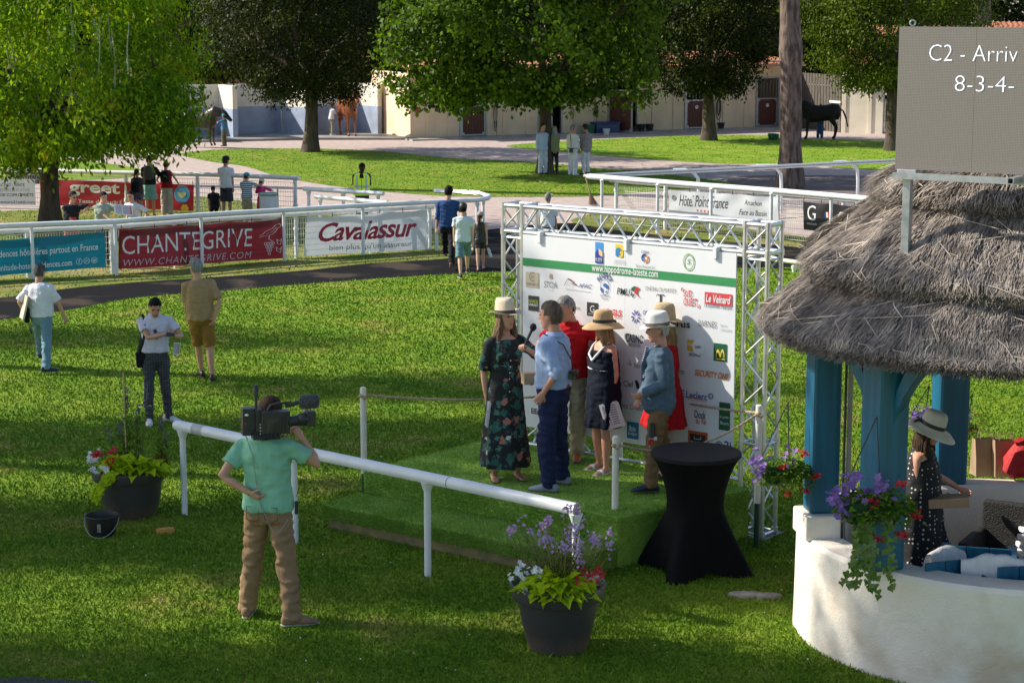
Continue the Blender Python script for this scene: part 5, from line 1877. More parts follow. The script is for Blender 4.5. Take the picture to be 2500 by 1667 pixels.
def blossom(mb, c, r_, rr, n=5, face=None):
 f = face or Vector((0, -.6, .8)) + rv(rr, .7)
 f.normalize()
 a = f.orthogonal().normalized()
 b = f.cross(a)
 for k in range(n):
  t0, t1, tm = 2 * math.pi * k / n, 2 * math.pi * (k + .9) / n, 2 * math.pi * (k + .45) / n
  mb.add([c, c + (a * math.cos(t0) + b * math.sin(t0)) * r_ * .7 + f * r_ * .2, c + (a * math.cos(tm) + b * math.sin(tm)) * r_ + f * r_ * .25,
    c + (a * math.cos(t1) + b * math.sin(t1)) * r_ * .7 + f * r_ * .2], [(0, 1, 2, 3)])
def flowers(r, parent, c, rad, n, size, mt, name, petals=5, face=None):
 mb = MB()
 for i in range(n):
  v = rv(r)
  blossom(mb, c + Vector((v.x * rad[0], v.y * rad[1], v.z * rad[2])), size * r.uniform(.7, 1.2), r, petals, face)
 return mb.build(name, mt, parent, smooth=False, kind='stuff')
def big_pot(label, c, rr, rb, h, name='flower_pot'):
 t = thing(name, c, 0, label, 'flower pot')
 b = h * .21
 m_ = MB()
 prof = [(rb * .98, 0.0), (rb, .015), (rb + (rr * .90 - rb) * .5, (h - b) * .52), (rr * .85, h - b - .002), (rr * .955, h - b), (rr * .965, h - b + .012), (rr * 1.0, h - .012), (rr * .995, h), (rr * .965, h + .003), (rr * .945, h - .012), (rr * .90, h - .08), (.001, h - .085)]
 m_.lathe(prof, n=56, cap=True)
 m_.build('pot', POTS, t, local=True, angle=40)
 m_ = MB()
 m_.lathe([(rr * .93, h - .07), (rr * .5, h - .04), (.001, h - .035)], n=24)
 m_.build('soil', SOIL, t, local=True)
 return t
# front pot
c = G(1362, 1583)
c.z = 0
hz = ZAT(c.y, 1420)
rr_, rb_ = 124 * c.y / F * .985, 74 * c.y / F
pt = big_pot('large dark grey pot with lilac flowers and lime leaves in the foreground', c, rr_, rb_, hz)
r = random.Random(4)
mound(r, pt, c + Vector((-.02, -rr_ * .52, hz - .03)), (rr_ * .74, .18, .16), 170, .115, CHART, 'lime_foliage')
mound(r, pt, c + Vector((.03, -rr_ * .80, hz - .05)), (rr_ * .50, .10, .09), 50, .11, CHART, 'lime_foliage')
mound(r, pt, c + Vector((-rr_ * .66, -.05, hz - .03)), (.15, .22, .16), 90, .045, GRL, 'green_foliage', lob=False, w=.02)
flowers(r, pt, c + Vector((-rr_ * .68, -.14, hz + .14)), (.14, .12, .06), 22, .030, WHF, 'white_flowers')
flowers(r, pt, c + Vector((-rr_ * .50, -.30, hz - .0)), (.10, .04, .05), 6, .028, WHF, 'white_flowers')
flowers(r, pt, c + Vector((rr_ * .62, -.20, hz + .12)), (.15, .14, .035), 44, .020, REDF, 'red_flowers')
mound(r, pt, c + Vector((rr_ * .62, -.10, hz - .03)), (.16, .16, .07), 60, .035, OLV, 'green_foliage', lob=False, w=.015)
st_ = MB()
ls = MB()
fl_ = MB()
for i in range(62):
 a = r.uniform(0, 6.28)
 q = r.random() ** .5
 b0_ = c + Vector((math.cos(a) * .1 * q, math.sin(a) * .08 * q, hz - .05))
 H = r.uniform(.42, .72) * (1.05 - .35 * q)
 top_ = b0_ + Vector((math.cos(a) * .36 * q, math.sin(a) * .26 * q, H + .02))
 mid = b0_.lerp(top_, .5) + rv(r, .03)
 st_.tube([b0_, mid, top_], [.006, .005, .003], 4)
 for k in range(10):
  p = b0_.lerp(mid, r.uniform(.25, 1)) if k < 7 else mid.lerp(top_, r.uniform(0, .6))
  leaf3(ls, p, rv(r) + Vector((0, 0, .4)), Vector((0, 0, 1)), .06, .018)
 if r.random() < .75:
  for k in range(r.randint(5, 13)):
   blossom(fl_, top_ + rv(r, .032) + Vector((0, 0, r.uniform(-.03, .03))), .016, r, 4)
st_.build('stems', mat('stem_olive', (.16, .17, .05), rough=.7), pt, smooth=False, kind='stuff')
ls.build('thin_foliage', OLV, pt, smooth=False, kind='stuff')
fl_.build('lilac_flowers', LIL, pt, smooth=False, kind='stuff')
mound(r, pt, c + Vector((0, 0, hz)), (.30, .24, .24), 420, .055, OLV, 'low_foliage', lob=False, w=.016)
# left pot
c = G(320, 1258)
c.z = 0
hz = ZAT(c.y, 1140)
rr_, rb_ = 97.5 * c.y / F * .985, 63 * c.y / F
pt = big_pot('dark grey pot with trailing lime leaves and violet spikes behind the black bucket', c, rr_, rb_, hz)
mound(r, pt, c + Vector((.16, -rr_ * .55, hz - .02)), (rr_ * .72, .18, .16), 170, .11, CHART, 'lime_foliage')
mound(r, pt, c + Vector((-.05, -rr_ * .6, hz - .0)), (.22, .12, .17), 60, .115, CHART, 'lime_foliage')
tr = MB()
for i in range(44):
 k = i / 44
 p = c + Vector((-.08 - .23 * k, -rr_ * (.93 + .08 * k), hz + .02 - .27 * k ** 1.3)) + rv(r, .028)
 leaf3(tr, p, Vector((-.5, -.6, -.6)) + rv(r, .5), Vector((0, -1, .6)), .085, .08, True)
tr.build('trailing_foliage', CHART, pt, smooth=False, kind='stuff')
for dx in (-.27, -.17):
 flowers(r, pt, c + Vector((dx - .02 if dx < -.2 else dx + .03, -.22, hz + .19 + (0 if dx < -.2 else .03))), (.05, .05, .035), 26, .022, REDF, 'red_flowers')
flowers(r, pt, c + Vector((-.13, -.32, hz + .13)), (.05, .05, .04), 14, .024, REDF, 'red_flowers')
flowers(r, pt, c + Vector((-.36, -.18, hz + .15)), (.06, .07, .08), 18, .03, WHF, 'white_flowers')
flowers(r, pt, c + Vector((-.25, -.38, hz + .06)), (.10, .04, .035), 12, .034, WHF, 'white_flowers')
flowers(r, pt, c + Vector((rr_ * .82, .02, hz + .10)), (.05, .05, .02), 18, .02, REDF, 'red_flowers')
mound(r, pt, c + Vector((-.25, -.05, hz - .02)), (.2, .25, .16), 160, .05, GRL, 'green_foliage', lob=False, w=.022)
ls, fl_, st_ = MB(), MB(), MB()
for (dx, H, np_, lean_) in ((.0, 1.0, 260, -.02), (.08, .72, 160, .03), (-.05, .55, 150, -.05), (.33, .62, 200, .02), (.36, .42, 90, .05), (.12, .95, 60, .1), (-.16, .45, 110, -.06)):
 b0_ = c + Vector((dx, .03, hz - .05))
 top_ = b0_ + Vector((lean_, 0, H))
 st_.tube([b0_, b0_.lerp(top_, .5) + rv(r, .02), top_], .005, 4)
 for k in range(np_):
  q = r.random() ** 1.4 * .8
  p = b0_.lerp(top_, q) + rv(r, .05 * (1 - q) + .01)
  leaf3(ls, p, Vector((r.uniform(-1, 1), r.uniform(-1, 1), r.uniform(.2, 1.2))), Vector((0, 0, 1)), .085 * (1 - q * .5), .022)
 for k in range(int(30 * H)):
  q = r.uniform(.72, 1.0)
  blossom(fl_, b0_.lerp(top_, q) + rv(r, .028), .014, r, 4)
st_.build('stems', mat('stem_olive', (.16, .17, .05), rough=.7), pt, smooth=False, kind='stuff')
ls.build('spike_foliage', GRL, pt, smooth=False, kind='stuff')
fl_.build('violet_flowers', DPR, pt, smooth=False, kind='stuff')
cm = MB()
cm.tube([c + Vector((-.03, .0, hz - .1)), c + Vector((-.035, 0, hz + 1.05))], .008, 6)
cm.build('cane', mat('cane', (.50, .35, .18), rough=.7), pt)
# bucket, sponge, stones
bc = G(250, 1308)
bc.z = .01
bk_ = bucket('black bucket with wire handle and pale label before the left pot', bc, 41.5 * bc.y / F, 0.215, BLKPL)
mb = MB()
rr2 = 41.5 * bc.y / F
mb.add([bc + Vector((rr2 * .91 * math.sin(a), -rr2 * .925 * math.cos(a) - .004 + (0.015 if z < .1 else 0), z)) for a, z in ((-.12, .07), (.12, .07), (.12, .16), (-.12, .16))], [(0, 1, 2, 3)])
mb.build('label', mat('label_grey', (.35, .36, .36), (.2, .2, .2), scale=30, rough=.6), bk_, smooth=False)
sc_ = G(404, 1303)
sp = thing('sponge', sc_, .22, 'orange-yellow sponge lying on the grass beside the left pot', 'sponge')
mb = MB()
mb.box((0, 0, .027), (.19, .11, .05)).box((.01, .004, .057), (.16, .09, .012))
mb.build('body', mat('sponge_foam', (.62, .34, .07), (.50, .26, .05), scale=30, rough=.9, bump=.8, bscale=120), sp, local=True, bevel=.008)
for k, (px, py, s) in enumerate(((1820, 1458, .14), (1872, 1461, .12))):
 q = G(px, py)
 mb = MB()
 rings = []
 for z, f_ in ((-.02, 1.0), (.02, 1.02), (.045, .93), (.052, .6)):
  rings.append([Vector((q.x + s * f_ * (1.1 + .15 * math.sin(a * 3 + k)) * math.cos(a), q.y + s * .62 * f_ * (1 + .12 * math.cos(a * 2)) * math.sin(a), z)) for a in (6.2832 * i / 16 for i in range(16))])
 mb.loft(rings)
 mb.build('paving_stone', mat('stone', (.36, .32, .26), (.25, .21, .17), scale=9, rough=.9, bump=.5), label=['flat grey stone set in the grass, left one of the pair', 'flat grey stone set in the grass, right one of the pair'][k], cat='stone', group='flat stones in the lawn', angle=60)
b_ = G(60, 1662)
sheetm = MB()
sheetm.add([G(-20, 1655, .03), G(60, 1650, .03), G(230, 1662, .03), G(330, 1690, .03), G(-20, 1700, .03)], [(0, 1, 2, 3, 4)])
sheetm.build('dark_kerb', mat('asphalt', (.03, .03, .035), rough=.9, bump=.4), smooth=False, kind='structure')
# ================================================================== THATCHED HUT
HX, HY = 4.48, 16.93
HR = 1.93
WZ = 0.92
BLUE = mat('blue_wood', (0.006, 0.112, 0.205), (0.004, 0.075, 0.14), scale=3, rough=.45, bump=.25, bscale=6, stretch=(4, 4, .3))
PLASTER = mat('white_plaster', (0.80, 0.77, 0.72), (0.74, 0.70, 0.62), scale=1.6, rough=.85, bump=.35, bscale=7)
def plaster_mat():
 m, nt, b = node_mat('trowelled_plaster')
 N, L = nt.nodes, nt.links
 b.inputs['Roughness'].default_value = .8
 tc = N.new('ShaderNodeTexCoord')
 n = N.new('ShaderNodeTexNoise')
 n.inputs['Scale'].default_value = 1.3
 n.inputs['Detail'].default_value = 5
 L.new(tc.outputs['Object'], n.inputs[0])
 cr = N.new('ShaderNodeValToRGB')
 e = cr.color_ramp.elements
 e[0].position, e[1].position = .34, .5
 e[0].color, e[1].color = (.58, .47, .35, 1), (.74, .68, .60, 1)
 L.new(n.outputs[0], cr.inputs[0])
 L.new(cr.outputs[0], b.inputs['Base Color'])
 v = N.new('ShaderNodeTexVoronoi')
 v.inputs['Scale'].default_value = 3.3
 v.feature = 'SMOOTH_F1'
 n3 = N.new('ShaderNodeTexNoise')
 n3.inputs['Scale'].default_value = 2.6
 n3.inputs['Detail'].default_value = 1
 n3.inputs['Distortion'].default_value = 2.5
 L.new(tc.outputs['Object'], v.inputs[0])
 L.new(tc.outputs['Object'], n3.inputs[0])
 bp = N.new('ShaderNodeBump')
 bp.inputs['Strength'].default_value = .20
 bp.inputs['Distance'].default_value = .05
 L.new(n3.outputs[0], bp.inputs['Height'])
 n4 = N.new('ShaderNodeTexNoise')
 n4.inputs['Scale'].default_value = 60
 L.new(tc.outputs['Object'], n4.inputs[0])
 bp2 = N.new('ShaderNodeBump')
 bp2.inputs['Strength'].default_value = .5
 bp2.inputs['Distance'].default_value = .01
 L.new(n4.outputs[0], bp2.inputs['Height'])
 L.new(bp.outputs[0], bp2.inputs['Normal'])
 L.new(bp2.outputs[0], b.inputs['Normal'])
 return m
PLT = plaster_mat()
hut = thing('thatched_hut', Vector((HX, HY, 0)), 0, 'round hut with thatched roof, blue posts and a low white wall at the right', 'hut')
def hc(a, r_, z):
 return Vector((HX + r_ * math.cos(R(a)), HY + r_ * math.sin(R(a)), z))
mb = MB()
prof = [(HR + .02, -.02), (HR + .01, .3), (HR, WZ - .04), (HR - .03, WZ), (HR - .30, WZ + .005), (HR - .33, WZ - .03), (HR - .33, 0.02)]
na = 120
V_ = [hc(360 * i / na, pr[0] + .008 * noise.noise(Vector((i * .35, pr[1] * 4, 1))), pr[1]) for i in range(na) for pr in prof]
k_ = len(prof)
mb.add(V_, [(i * k_ + j, ((i + 1) % na) * k_ + j, ((i + 1) % na) * k_ + j + 1, i * k_ + j + 1) for i in range(na) for j in range(k_ - 1)])
mb.build('low_wall', PLT, hut, angle=30)
mb = MB()
mb.lathe([(.01, .035), (HR - .3, .03)], c=(HX, HY, 0), n=40, cap=False)
mb.build('floor', mat('hut_floor', (.20, .16, .13), rough=.8), hut, smooth=False)
pill = [(184, .26, WZ + .20, 8), (220, .29, WZ, 22), (97.5, .30, WZ, 5), (275, .29, WZ, 0), (318, .29, WZ, 0), (5, .29, WZ, 0), (50, .29, WZ, 0)]
for i, (a, w, z0, rot) in enumerate(pill[:7]):
 p = hc(a, HR - (.16 if a != 220 else .06), 0)
 z1 = 2.95
 if a == 184:
  MB().box((p.x - .02, p.y, WZ + .095), (.34, .42, .22), rz=R(rot)).build('plinth', PLT, hut, smooth=False, bevel=.02)
 MB().box((p.x, p.y, (z0 + z1) / 2), (w, w, z1 - z0), rz=R(rot)).build('post', BLUE, hut, smooth=False, bevel=.03)
 tang = Vector((-math.sin(R(a)), math.cos(R(a)), 0))
 for s in (-1, 1):
  if a == 184 and s == 1:
   continue
  d_ = tang * s
  rings = []
  for k in range(6):
   f_ = k / 5
   cpt = p + d_ * (w * .4 + .42 * f_ ** 1.5) + Vector((0, 0, 2.15 + .70 * f_ ** .8))
   nrm_ = Vector((math.cos(R(a)), math.sin(R(a)), 0))
   rings.append([cpt + nrm_ * .055 + Vector((0, 0, .09)), cpt - nrm_ * .055 + Vector((0, 0, .09)), cpt - nrm_ * .055 - Vector((0, 0, .09)), cpt + nrm_ * .055 - Vector((0, 0, .09))])
  MB().loft(rings).build('bracket', BLUE, hut, smooth=False)
mb = MB()
V_ = [hc(360 * i / 48, r_, z) for i in range(48) for r_, z in ((HR - .28, 2.80), (HR - .06, 2.80), (HR - .06, 2.98), (HR - .28, 2.98))]
mb.add(V_, [(i * 4 + j, ((i + 1) % 48) * 4 + j, ((i + 1) % 48) * 4 + (j + 1) % 4, i * 4 + (j + 1) % 4) for i in range(48) for j in range(4)])
mb.build('ring_beam', BLUE, hut, smooth=False)
p = hc(186, HR - .16, 0)
MB().tube([(p.x + .20, p.y - .10, WZ - .1), (p.x + .20, p.y - .10, 2.8)], .022, 8).build('conduit', mat('grey_pipe', (.30, .27, .26), rough=.5), hut)
MB().tube([(p.x + .155, p.y - .13, WZ - .1), (p.x + .155, p.y - .13, 2.8)], .012, 6).build('cable', BLACK, hut)
# thatch
THM = mat('thatch_base', (0.15, 0.125, 0.105), (0.035, 0.028, 0.023), scale=14, rough=.95, bump=1.0, bscale=40, contrast=(.3, .7))
THS = mat('thatch_straw', (0.31, 0.262, 0.225), (0.115, 0.094, 0.08), scale=4.5, rough=.85, island=.6, contrast=(.3, .65))
courses = [((2.28, 2.84), (1.74, 3.26), .15), ((1.93, 3.36), (1.12, 3.98), .22), ((1.36, 4.00), (0.02, 4.74), .22)]
def thatch_pt(ci, a, s, lift=0.0):
 """a degrees, s from 0 at the lip to 1 at the top"""
 (r0, z0), (r1, z1), tk = courses[ci]
 w = .045 * noise.noise(Vector((math.cos(R(a)) * 4, math.sin(R(a)) * 4, ci * 3 + s))) + .02 * noise.noise(Vector((math.cos(R(a)) * 17, math.sin(R(a)) * 17, ci + s * 3)))
 bulge = .012 * math.sin(math.pi * min(1, s))
 r_ = r0 + (r1 - r0) * s + w * 1.2 + bulge
 z_ = z0 + (z1 - z0) * s + w + bulge
 n_ = Vector((z1 - z0, r0 - r1)).normalized()
 return hc(a, r_ + n_.x * lift, z_ + n_.y * lift)
mb = MB()
for ci in range(3):
 (r0, z0), (r1, z1), tk = courses[ci]
 na = 140
 rows = []
 for dr, dz in ((-.34, -tk * .15), (-.10, -tk * .8), (-.015, -tk * .75)):
  rows.append([hc(360 * i / na, r0 + dr + .03 * noise.noise(Vector((i * .5, dz * 9, ci))), z0 + dz + .03 * noise.noise(Vector((i * .3, 2, ci)))) for i in range(na)])
 for s in (0, .08, .25, .45, .65, .85, 1.0):
  rows.append([thatch_pt(ci, 360 * i / na, s) for i in range(na)])
 mb.loft(rows, cap=False)
mb.build('thatch_layer', THM, hut, angle=80)
def straws(n, seed, name, m, wmul=1.0, Lr=(.05, .15), dev=8, stray=False):
 rs = np.random.default_rng(seed)
 ci = rs.choice(3, n, p=[.42, .37, .21])
 a = rs.uniform(150, 318, n)
 s = rs.random(n) ** 1.0
 Lq = rs.uniform(*Lr, n)
 V_ = np.zeros((n, 6, 3), np.float32)
 for i in range(n):
  c_ = int(ci[i])
  (r0, z0), (r1, z1), tk = courses[c_]
  ln = math.hypot(r1 - r0, z1 - z0)
  ds = Lq[i] / ln
  rad_ = r0 + (r1 - r0) * s[i]
  dg = rs.normal(0, dev) + 5 * math.sin(a[i] * .21 + s[i] * 5 + c_)
  if s[i] < .05 and not stray:
   dg *= .5
  da = math.degrees(math.tan(R(max(-70, min(70, dg)))) * Lq[i] / max(rad_, .3))
  s0 = s[i]
  s1 = s0 - ds
  lift = rs.uniform(0, .02 if not stray else .05)
  lo = 0.012
  p0 = thatch_pt(c_, a[i], min(1, s0), lo * .3)
  p1 = thatch_pt(c_, a[i] + da * .5, max(s0 - ds * .5, -.03), lo + lift * .6)
  p2 = thatch_pt(c_, a[i] + da + (rs.normal(0, 2) if stray else 0), max(s1, -.08 + rs.uniform(-.03, .03)), lo + lift)
  if s1 < -.04:
   p2 = p2 - Vector((0, 0, rs.uniform(0, .05)))
  w = (.0036 if not stray else .0028) * wmul * rs.uniform(.7, 1.4)
  sd_ = (p2 - p0).cross(Vector((math.cos(R(a[i])), math.sin(R(a[i])), 1)))
  if sd_.length < 1e-6:
   sd_ = Vector((1, 0, 0))
  sd_ = sd_.normalized() * w
  for q, (p_, k) in enumerate(((p0, 1), (p1, 1), (p2, .5))):
   V_[i, 2 * q] = p_ - sd_ * k
   V_[i, 2 * q + 1] = p_ + sd_ * k
 I = np.arange(n)[:, None] * 6
 Fc = np.concatenate([I + np.array([[0, 1, 3, 2]]), I + np.array([[2, 3, 5, 4]])])
 me = np_mesh(name, V_.reshape(-1, 3), Fc, 4)
 me.transform(Matrix.Translation((-HX, -HY, 0)))
 return link(name, me, m, hut, smooth=False, local=True, kind='stuff')
straws(70000, 3, 'thatch_straw', THS)
straws(500, 4, 'stray_straw', mat('stray', (.55, .47, .38), (.40, .33, .26), scale=3, rough=.8, island=.25), Lr=(.18, .42), dev=40, stray=True)
# frayed lip ends
rs = np.random.default_rng(8)
lm_ = MB()
for ci in (0, 1, 2):
 (r0, z0), (r1, z1), tk = courses[ci]
 for i in range(7000 if ci == 0 else 3600):
  a = rs.uniform(150, 318)
  q = rs.random()
  p_ = hc(a, r0 - .14 + .16 * q, z0 - tk * (.9 - .75 * q) + rs.uniform(-.02, .03))
  e_ = hc(a + rs.normal(0, 1.2), r0 - .02 + .10 * q + rs.uniform(-.02, .03), z0 - tk * (1.1 - .85 * q) - rs.uniform(0, .035))
  s_ = Vector((-math.sin(R(a)), math.cos(R(a)), 0)) * .0045
  lm_.add([p_ - s_, p_ + s_, e_ + s_ * .5, e_ - s_ * .5], [(0, 1, 2, 3)])
lm_.build('thatch_fringe', THS, hut, smooth=False, kind='stuff')
# ================================================================== RESULT SCREEN ON ITS FRAME
SY = 15.85
sa = R(-33)
su = Vector((math.cos(sa), math.sin(sa), 0))
sn = Vector((math.sin(sa), -math.cos(sa), 0))
TLp, BLp = ATD(2067, 62, SY), ATD(2055, 388, SY)
s0 = Vector((BLp.x - .0, SY, 0))
sz0, sz1 = BLp.z, TLp.z
scr = thing('result_screen', Vector((s0.x, s0.y, sz0)), 0, 'grey result screen on a steel frame reading C2 - Arriv and 8-3-4-', 'screen')
SW = 2.6
SM = mat('led_panel', (0.165, 0.148, 0.130), (0.150, 0.134, 0.118), scale=1.5, rough=.7)
def led_mat():
 m, nt, b = node_mat('led_grid')
 N, L = nt.nodes, nt.links
 b.inputs['Roughness'].default_value = .65
 tc = N.new('ShaderNodeTexCoord')
 br = N.new('ShaderNodeTexBrick')
 br.offset = 0
 br.inputs['Scale'].default_value = 1
 br.inputs['Brick Width'].default_value = .0125
 br.inputs['Row Height'].default_value = .0125
 br.inputs['Mortar Size'].default_value = .0022
 br.inputs['Color1'].default_value = (.195, .172, .155, 1)
 br.inputs['Color2'].default_value = (.165, .146, .13, 1)
 br.inputs['Mortar'].default_value = (.105, .094, .085, 1)
 L.new(tc.outputs['UV'], br.inputs[0])
 L.new(br.outputs[0], b.inputs['Base Color'])
 b.inputs['Emission Color'].default_value = (.55, .50, .45, 1)
 b.inputs['Emission Strength'].default_value = .06
 return m
LED = led_mat()
def ssurf(u, v, off=0.0):
 return s0 + su * u + sn * off + Vector((0, 0, v))
pw = .64
k = 0
while k * pw < SW:
 u0, u1 = k * pw, k * pw + pw
 me_ = MB()
 a_, b_, c_, d_ = ssurf(u0 + .001, sz0), ssurf(u1 - .001, sz0), ssurf(u1 - .001, sz1), ssurf(u0 + .001, sz1)
 back = -sn * .10
 me_.add([a_, b_, c_, d_, a_ + back, b_ + back, c_ + back, d_ + back], [(0, 1, 2, 3), (4, 7, 6, 5), (0, 4, 5, 1), (3, 2, 6, 7), (0, 3, 7, 4), (1, 5, 6, 2)])
 o = me_.build('screen_panel', [LED], scr, smooth=False)
 uv = o.data.uv_layers.new(name='uv')
 for pl in o.data.polygons:
  for li, vi in zip(pl.loop_indices, pl.vertices):
   w_ = world_matrix(scr) @ o.data.vertices[vi].co
   uv.data[li].uv = ((w_ - s0).dot(su), w_.z)
 k += 1
def suv(x, y):
 r_ = ray(x * K, y * K)
 o = Vector((0, 0, HC))
 t = (s0 - o).dot(sn) / r_.dot(sn)
 p_ = o + r_ * t
 return (p_ - s0).dot(su), p_.z
GLOW = mat('screen_glow', (.8, .85, .95), emit=((.80, .88, 1.0), 0.5))
for s, (x0, y0, x1, y1) in (('C2 - Arriv', (2135, 104, 2337, 142)), ('8-3-4-', (2194, 175, 2329, 211))):
 a_, b_ = suv(x0, (y0 + y1) / 2), suv(x1, (y0 + y1) / 2)
 zt_, zb_ = suv((x0 + x1) / 2, y0)[1], suv((x0 + x1) / 2, y1)[1]
 mb = MB()
 put_text(mb, ssurf, s, (a_[0], zb_, b_[0], zt_ + (.0)), off=.004, bold=-.05)
 mb.build('lettering', GLOW, scr, smooth=False)
eb = MB()
p_ = ssurf(.10, sz1 + .03, -.03)
eb.tube([p_ + Vector((.022 * math.cos(a), 0, .022 * math.sin(a))) for a in (2 * math.pi * k / 12 for k in range(13))], .006, 5)
eb.build('lifting_eye', STEEL, scr)
mfr = MB()
for u_ in (.11, 2.3):
 p_ = ssurf(u_, 0, -.02)
 M_ = Matrix.Rotation(sa, 3, 'Z')
 MB().box((p_.x, p_.y, (sz0 + 2.9) / 2), (.065, .065, sz0 - 2.9), M=M_).build('upright', STEEL, scr, smooth=False, bevel=.004)
 MB().box((p_.x, p_.y, sz0 - .02), (.16, .09, .04), M=M_).build('bracket', STEEL, scr, smooth=False, bevel=.004)
def square_tube(u0, u1, z, off, s=.05):
 mb = MB()
 t_ = .006
 for dz, h_, oz, w_ in ((s / 2 - t_ / 2, t_, 0, s), (-s / 2 + t_ / 2, t_, 0, s), (0, s - 2 * t_, s / 2 - t_ / 2, t_), (0, s - 2 * t_, -s / 2 + t_ / 2, t_)):
  c_ = ssurf((u0 + u1) / 2, z + dz, off + oz)
  mb.box(c_, (u1 - u0, w_, h_), M=Matrix.Rotation(sa, 3, 'Z'))
 return mb.build('cross_tube', STEEL, scr, smooth=False)
square_tube(.01, 2.5, suv(2100, 404)[1], .045)
c_ = suv(2345, 411)
mb = MB()
M_ = Matrix.Rotation(sa, 3, 'Z')
p_ = ssurf(c_[0], c_[1] + .0, .12)
for dz, h_, dx_, w_ in ((.022, .006, 0, .05), (-.022, .006, 0, .05), (0, .038, .022, .006), (0, .038, -.022, .006)):
 mb.box(p_ + su * dx_ + Vector((0, 0, dz)), (w_, .25, h_), M=M_)
mb.build('cross_tube', STEEL, scr, smooth=False)
# ================================================================== THINGS IN THE HUT
def flower_box(label, p, s, seed, ivy=True, strap=True, np_=62):
 """hanging basket: container with two straps, foliage, purple and red flowers, trailing ivy"""
 r = random.Random(seed)
 t = thing('hanging_basket', p, 0, label, 'flower basket')
 m_ = MB()
 m_.lathe([(.06 * s, -.24 * s), (.13 * s, -.20 * s), (.20 * s, -.02 * s), (.21 * s, 0), (.18 * s, -.01 * s), (.001, -.03 * s)], c=p, n=18)
 m_.build('container', GRN, t)
 if strap:
  m_ = MB()
  for dx in (-.19, .14):
   m_.tube([p + Vector((dx * s, 0, 0)), p + Vector((.10, .06, .66 * s))], .006, 4)
  m_.build('straps', BLACK, t)
 mound(r, t, p + Vector((.08 * s, -.06, -.12)), (.34 * s, .2 * s, .22 * s), 420, .055 * s, GRL, 'foliage', lob=True)
 mound(r, t, p + Vector((.14 * s, -.05, -.2)), (.34 * s, .2 * s, .2 * s), 160, .05 * s, IVY, 'foliage', lob=True)
 flowers(r, t, p + Vector((-.03 * s, -.12, .10 * s)), (.24 * s, .1 * s, .12 * s), np_, .034 * s, PRP, 'purple_flowers', 6)
 flowers(r, t, p + Vector((-.22 * s, -.14, -.02)), (.08 * s, .06 * s, .12 * s), 22, .034 * s, PRP, 'purple_flowers', 6)
 for dx, dz in ((.26, .15), (.04, .0), (.40, -.10), (.28, -.26), (.1, -.3)):
  flowers(r, t, p + Vector((dx * s, -.16, dz * s)), (.05 * s, .04 * s, .028 * s), 13, .021 * s, REDF, 'red_flowers')
 if ivy:
  m_ = MB()
  for q in range(7):
   x0_ = r.uniform(-.22, .2) * s
   ln = r.uniform(.35, .75) * s
   for k in range(int(ln * 46)):
    f_ = k / (ln * 46)
    pp = p + Vector((x0_ + (-.10 + .03 * q) * f_ + .02 * math.sin(k), -.20 - .04 * math.sin(f_ * 3), -.15 - ln * f_)) + rv(r, .03)
    leaf3(m_, pp, Vector((r.uniform(-1, 1), -.5, -1)), Vector((0, -1, .4)), .05 * s, .05 * s, True)
  m_.build('trailing_ivy', IVY, t, smooth=False, kind='stuff')
 return t
flower_box('hanging basket of purple and red flowers with trailing ivy on the front blue post', AT(2108, 1215, 15.45), 1.0, 5)
fb = flower_box('hanging basket of purple and red flowers on the left side of the far blue post', AT(1895, 1130, 16.75), .80, 6, ivy=False, np_=26)
flower_box('small red geranium basket hanging behind the woman in the spotted dress', AT(2245, 1010, 19.6), .42, 7, ivy=False, strap=True)
flower_box('small red geranium basket at the right of the rear blue post', AT(2352, 1018, 19.6), .35, 8, ivy=False, strap=True)
PAPER = mat('kraft_paper', (.36, .25, .15), (.29, .20, .12), scale=6, rough=.8)
def paper_bag(label, p, w, d_, h, rz, m=PAPER):
 t = thing('paper_bag', p, rz, label, 'bag', 'paper bags on the rear wall')
 rings = []
 for z, k1, k2 in ((0, 1, 1), (h * .5, 1.0, .8), (h, 1.03, .45)):
  rings.append([Vector((sx * w / 2 * k1, sy * d_ / 2 * k2, z)) for sx, sy in ((-1, -1), (-.3, -1.02), (.3, -1), (1, -1), (.92, 0), (1, 1), (0, 1), (-1, 1), (-.92, 0))])
 MB().loft(rings, cap=False).build('bag', m, t, local=True, smooth=False)
 hb = MB()
 for sy in (-1, 1):
  hb.tube([(-.07, sy * d_ * .2, h), (-.06, sy * d_ * .2, h + .07), (.06, sy * d_ * .2, h + .07), (.07, sy * d_ * .2, h)], .004, 5)
 hb.build('handle', PAPER, t, local=True)
 return t
paper_bag('printed brown paper bag with handles on the rear wall of the hut, left one', AT(2402, 1158, 19.05) - Vector((0, 0, .0)), .24, .16, .37, .2)
paper_bag('plain brown paper bag on the rear wall, right of the printed one', AT(2450, 1160, 18.95), .22, .15, .36, .1)
ring0 = lambda c_, z_, w_: [c_ + Vector((w_ * (1 + .12 * math.sin(a * 3 + z_ * 20)) * math.cos(a), w_ * .8 * math.sin(a), z_ + .015 * math.cos(a * 4))) for a in (6.2832 * k / 20 for k in range(20))]
rbg = thing('red_bag', AT(2490, 1160, 18.8), 0, 'bulging red cloth bag at the right picture edge on the hut wall', 'bag')
m_ = MB()
c0 = AT(2494, 1120, 18.8)
m_.loft([ring0(c0, z_, w_) for z_, w_ in ((-.17, .12), (-.12, .17), (0, .165), (.09, .13), (.15, .07), (.19, .09))])
o = m_.build('body', mat('red_cloth', (.55, .015, .02), (.38, .01, .015), scale=8, rough=.7, bump=.6), rbg)
WICK = mat('wicker', (.014, .011, .010), (.006, .005, .005), scale=30, rough=.6, bump=.9, bscale=90)
wc = Vector((4.55, 17.35, 0))
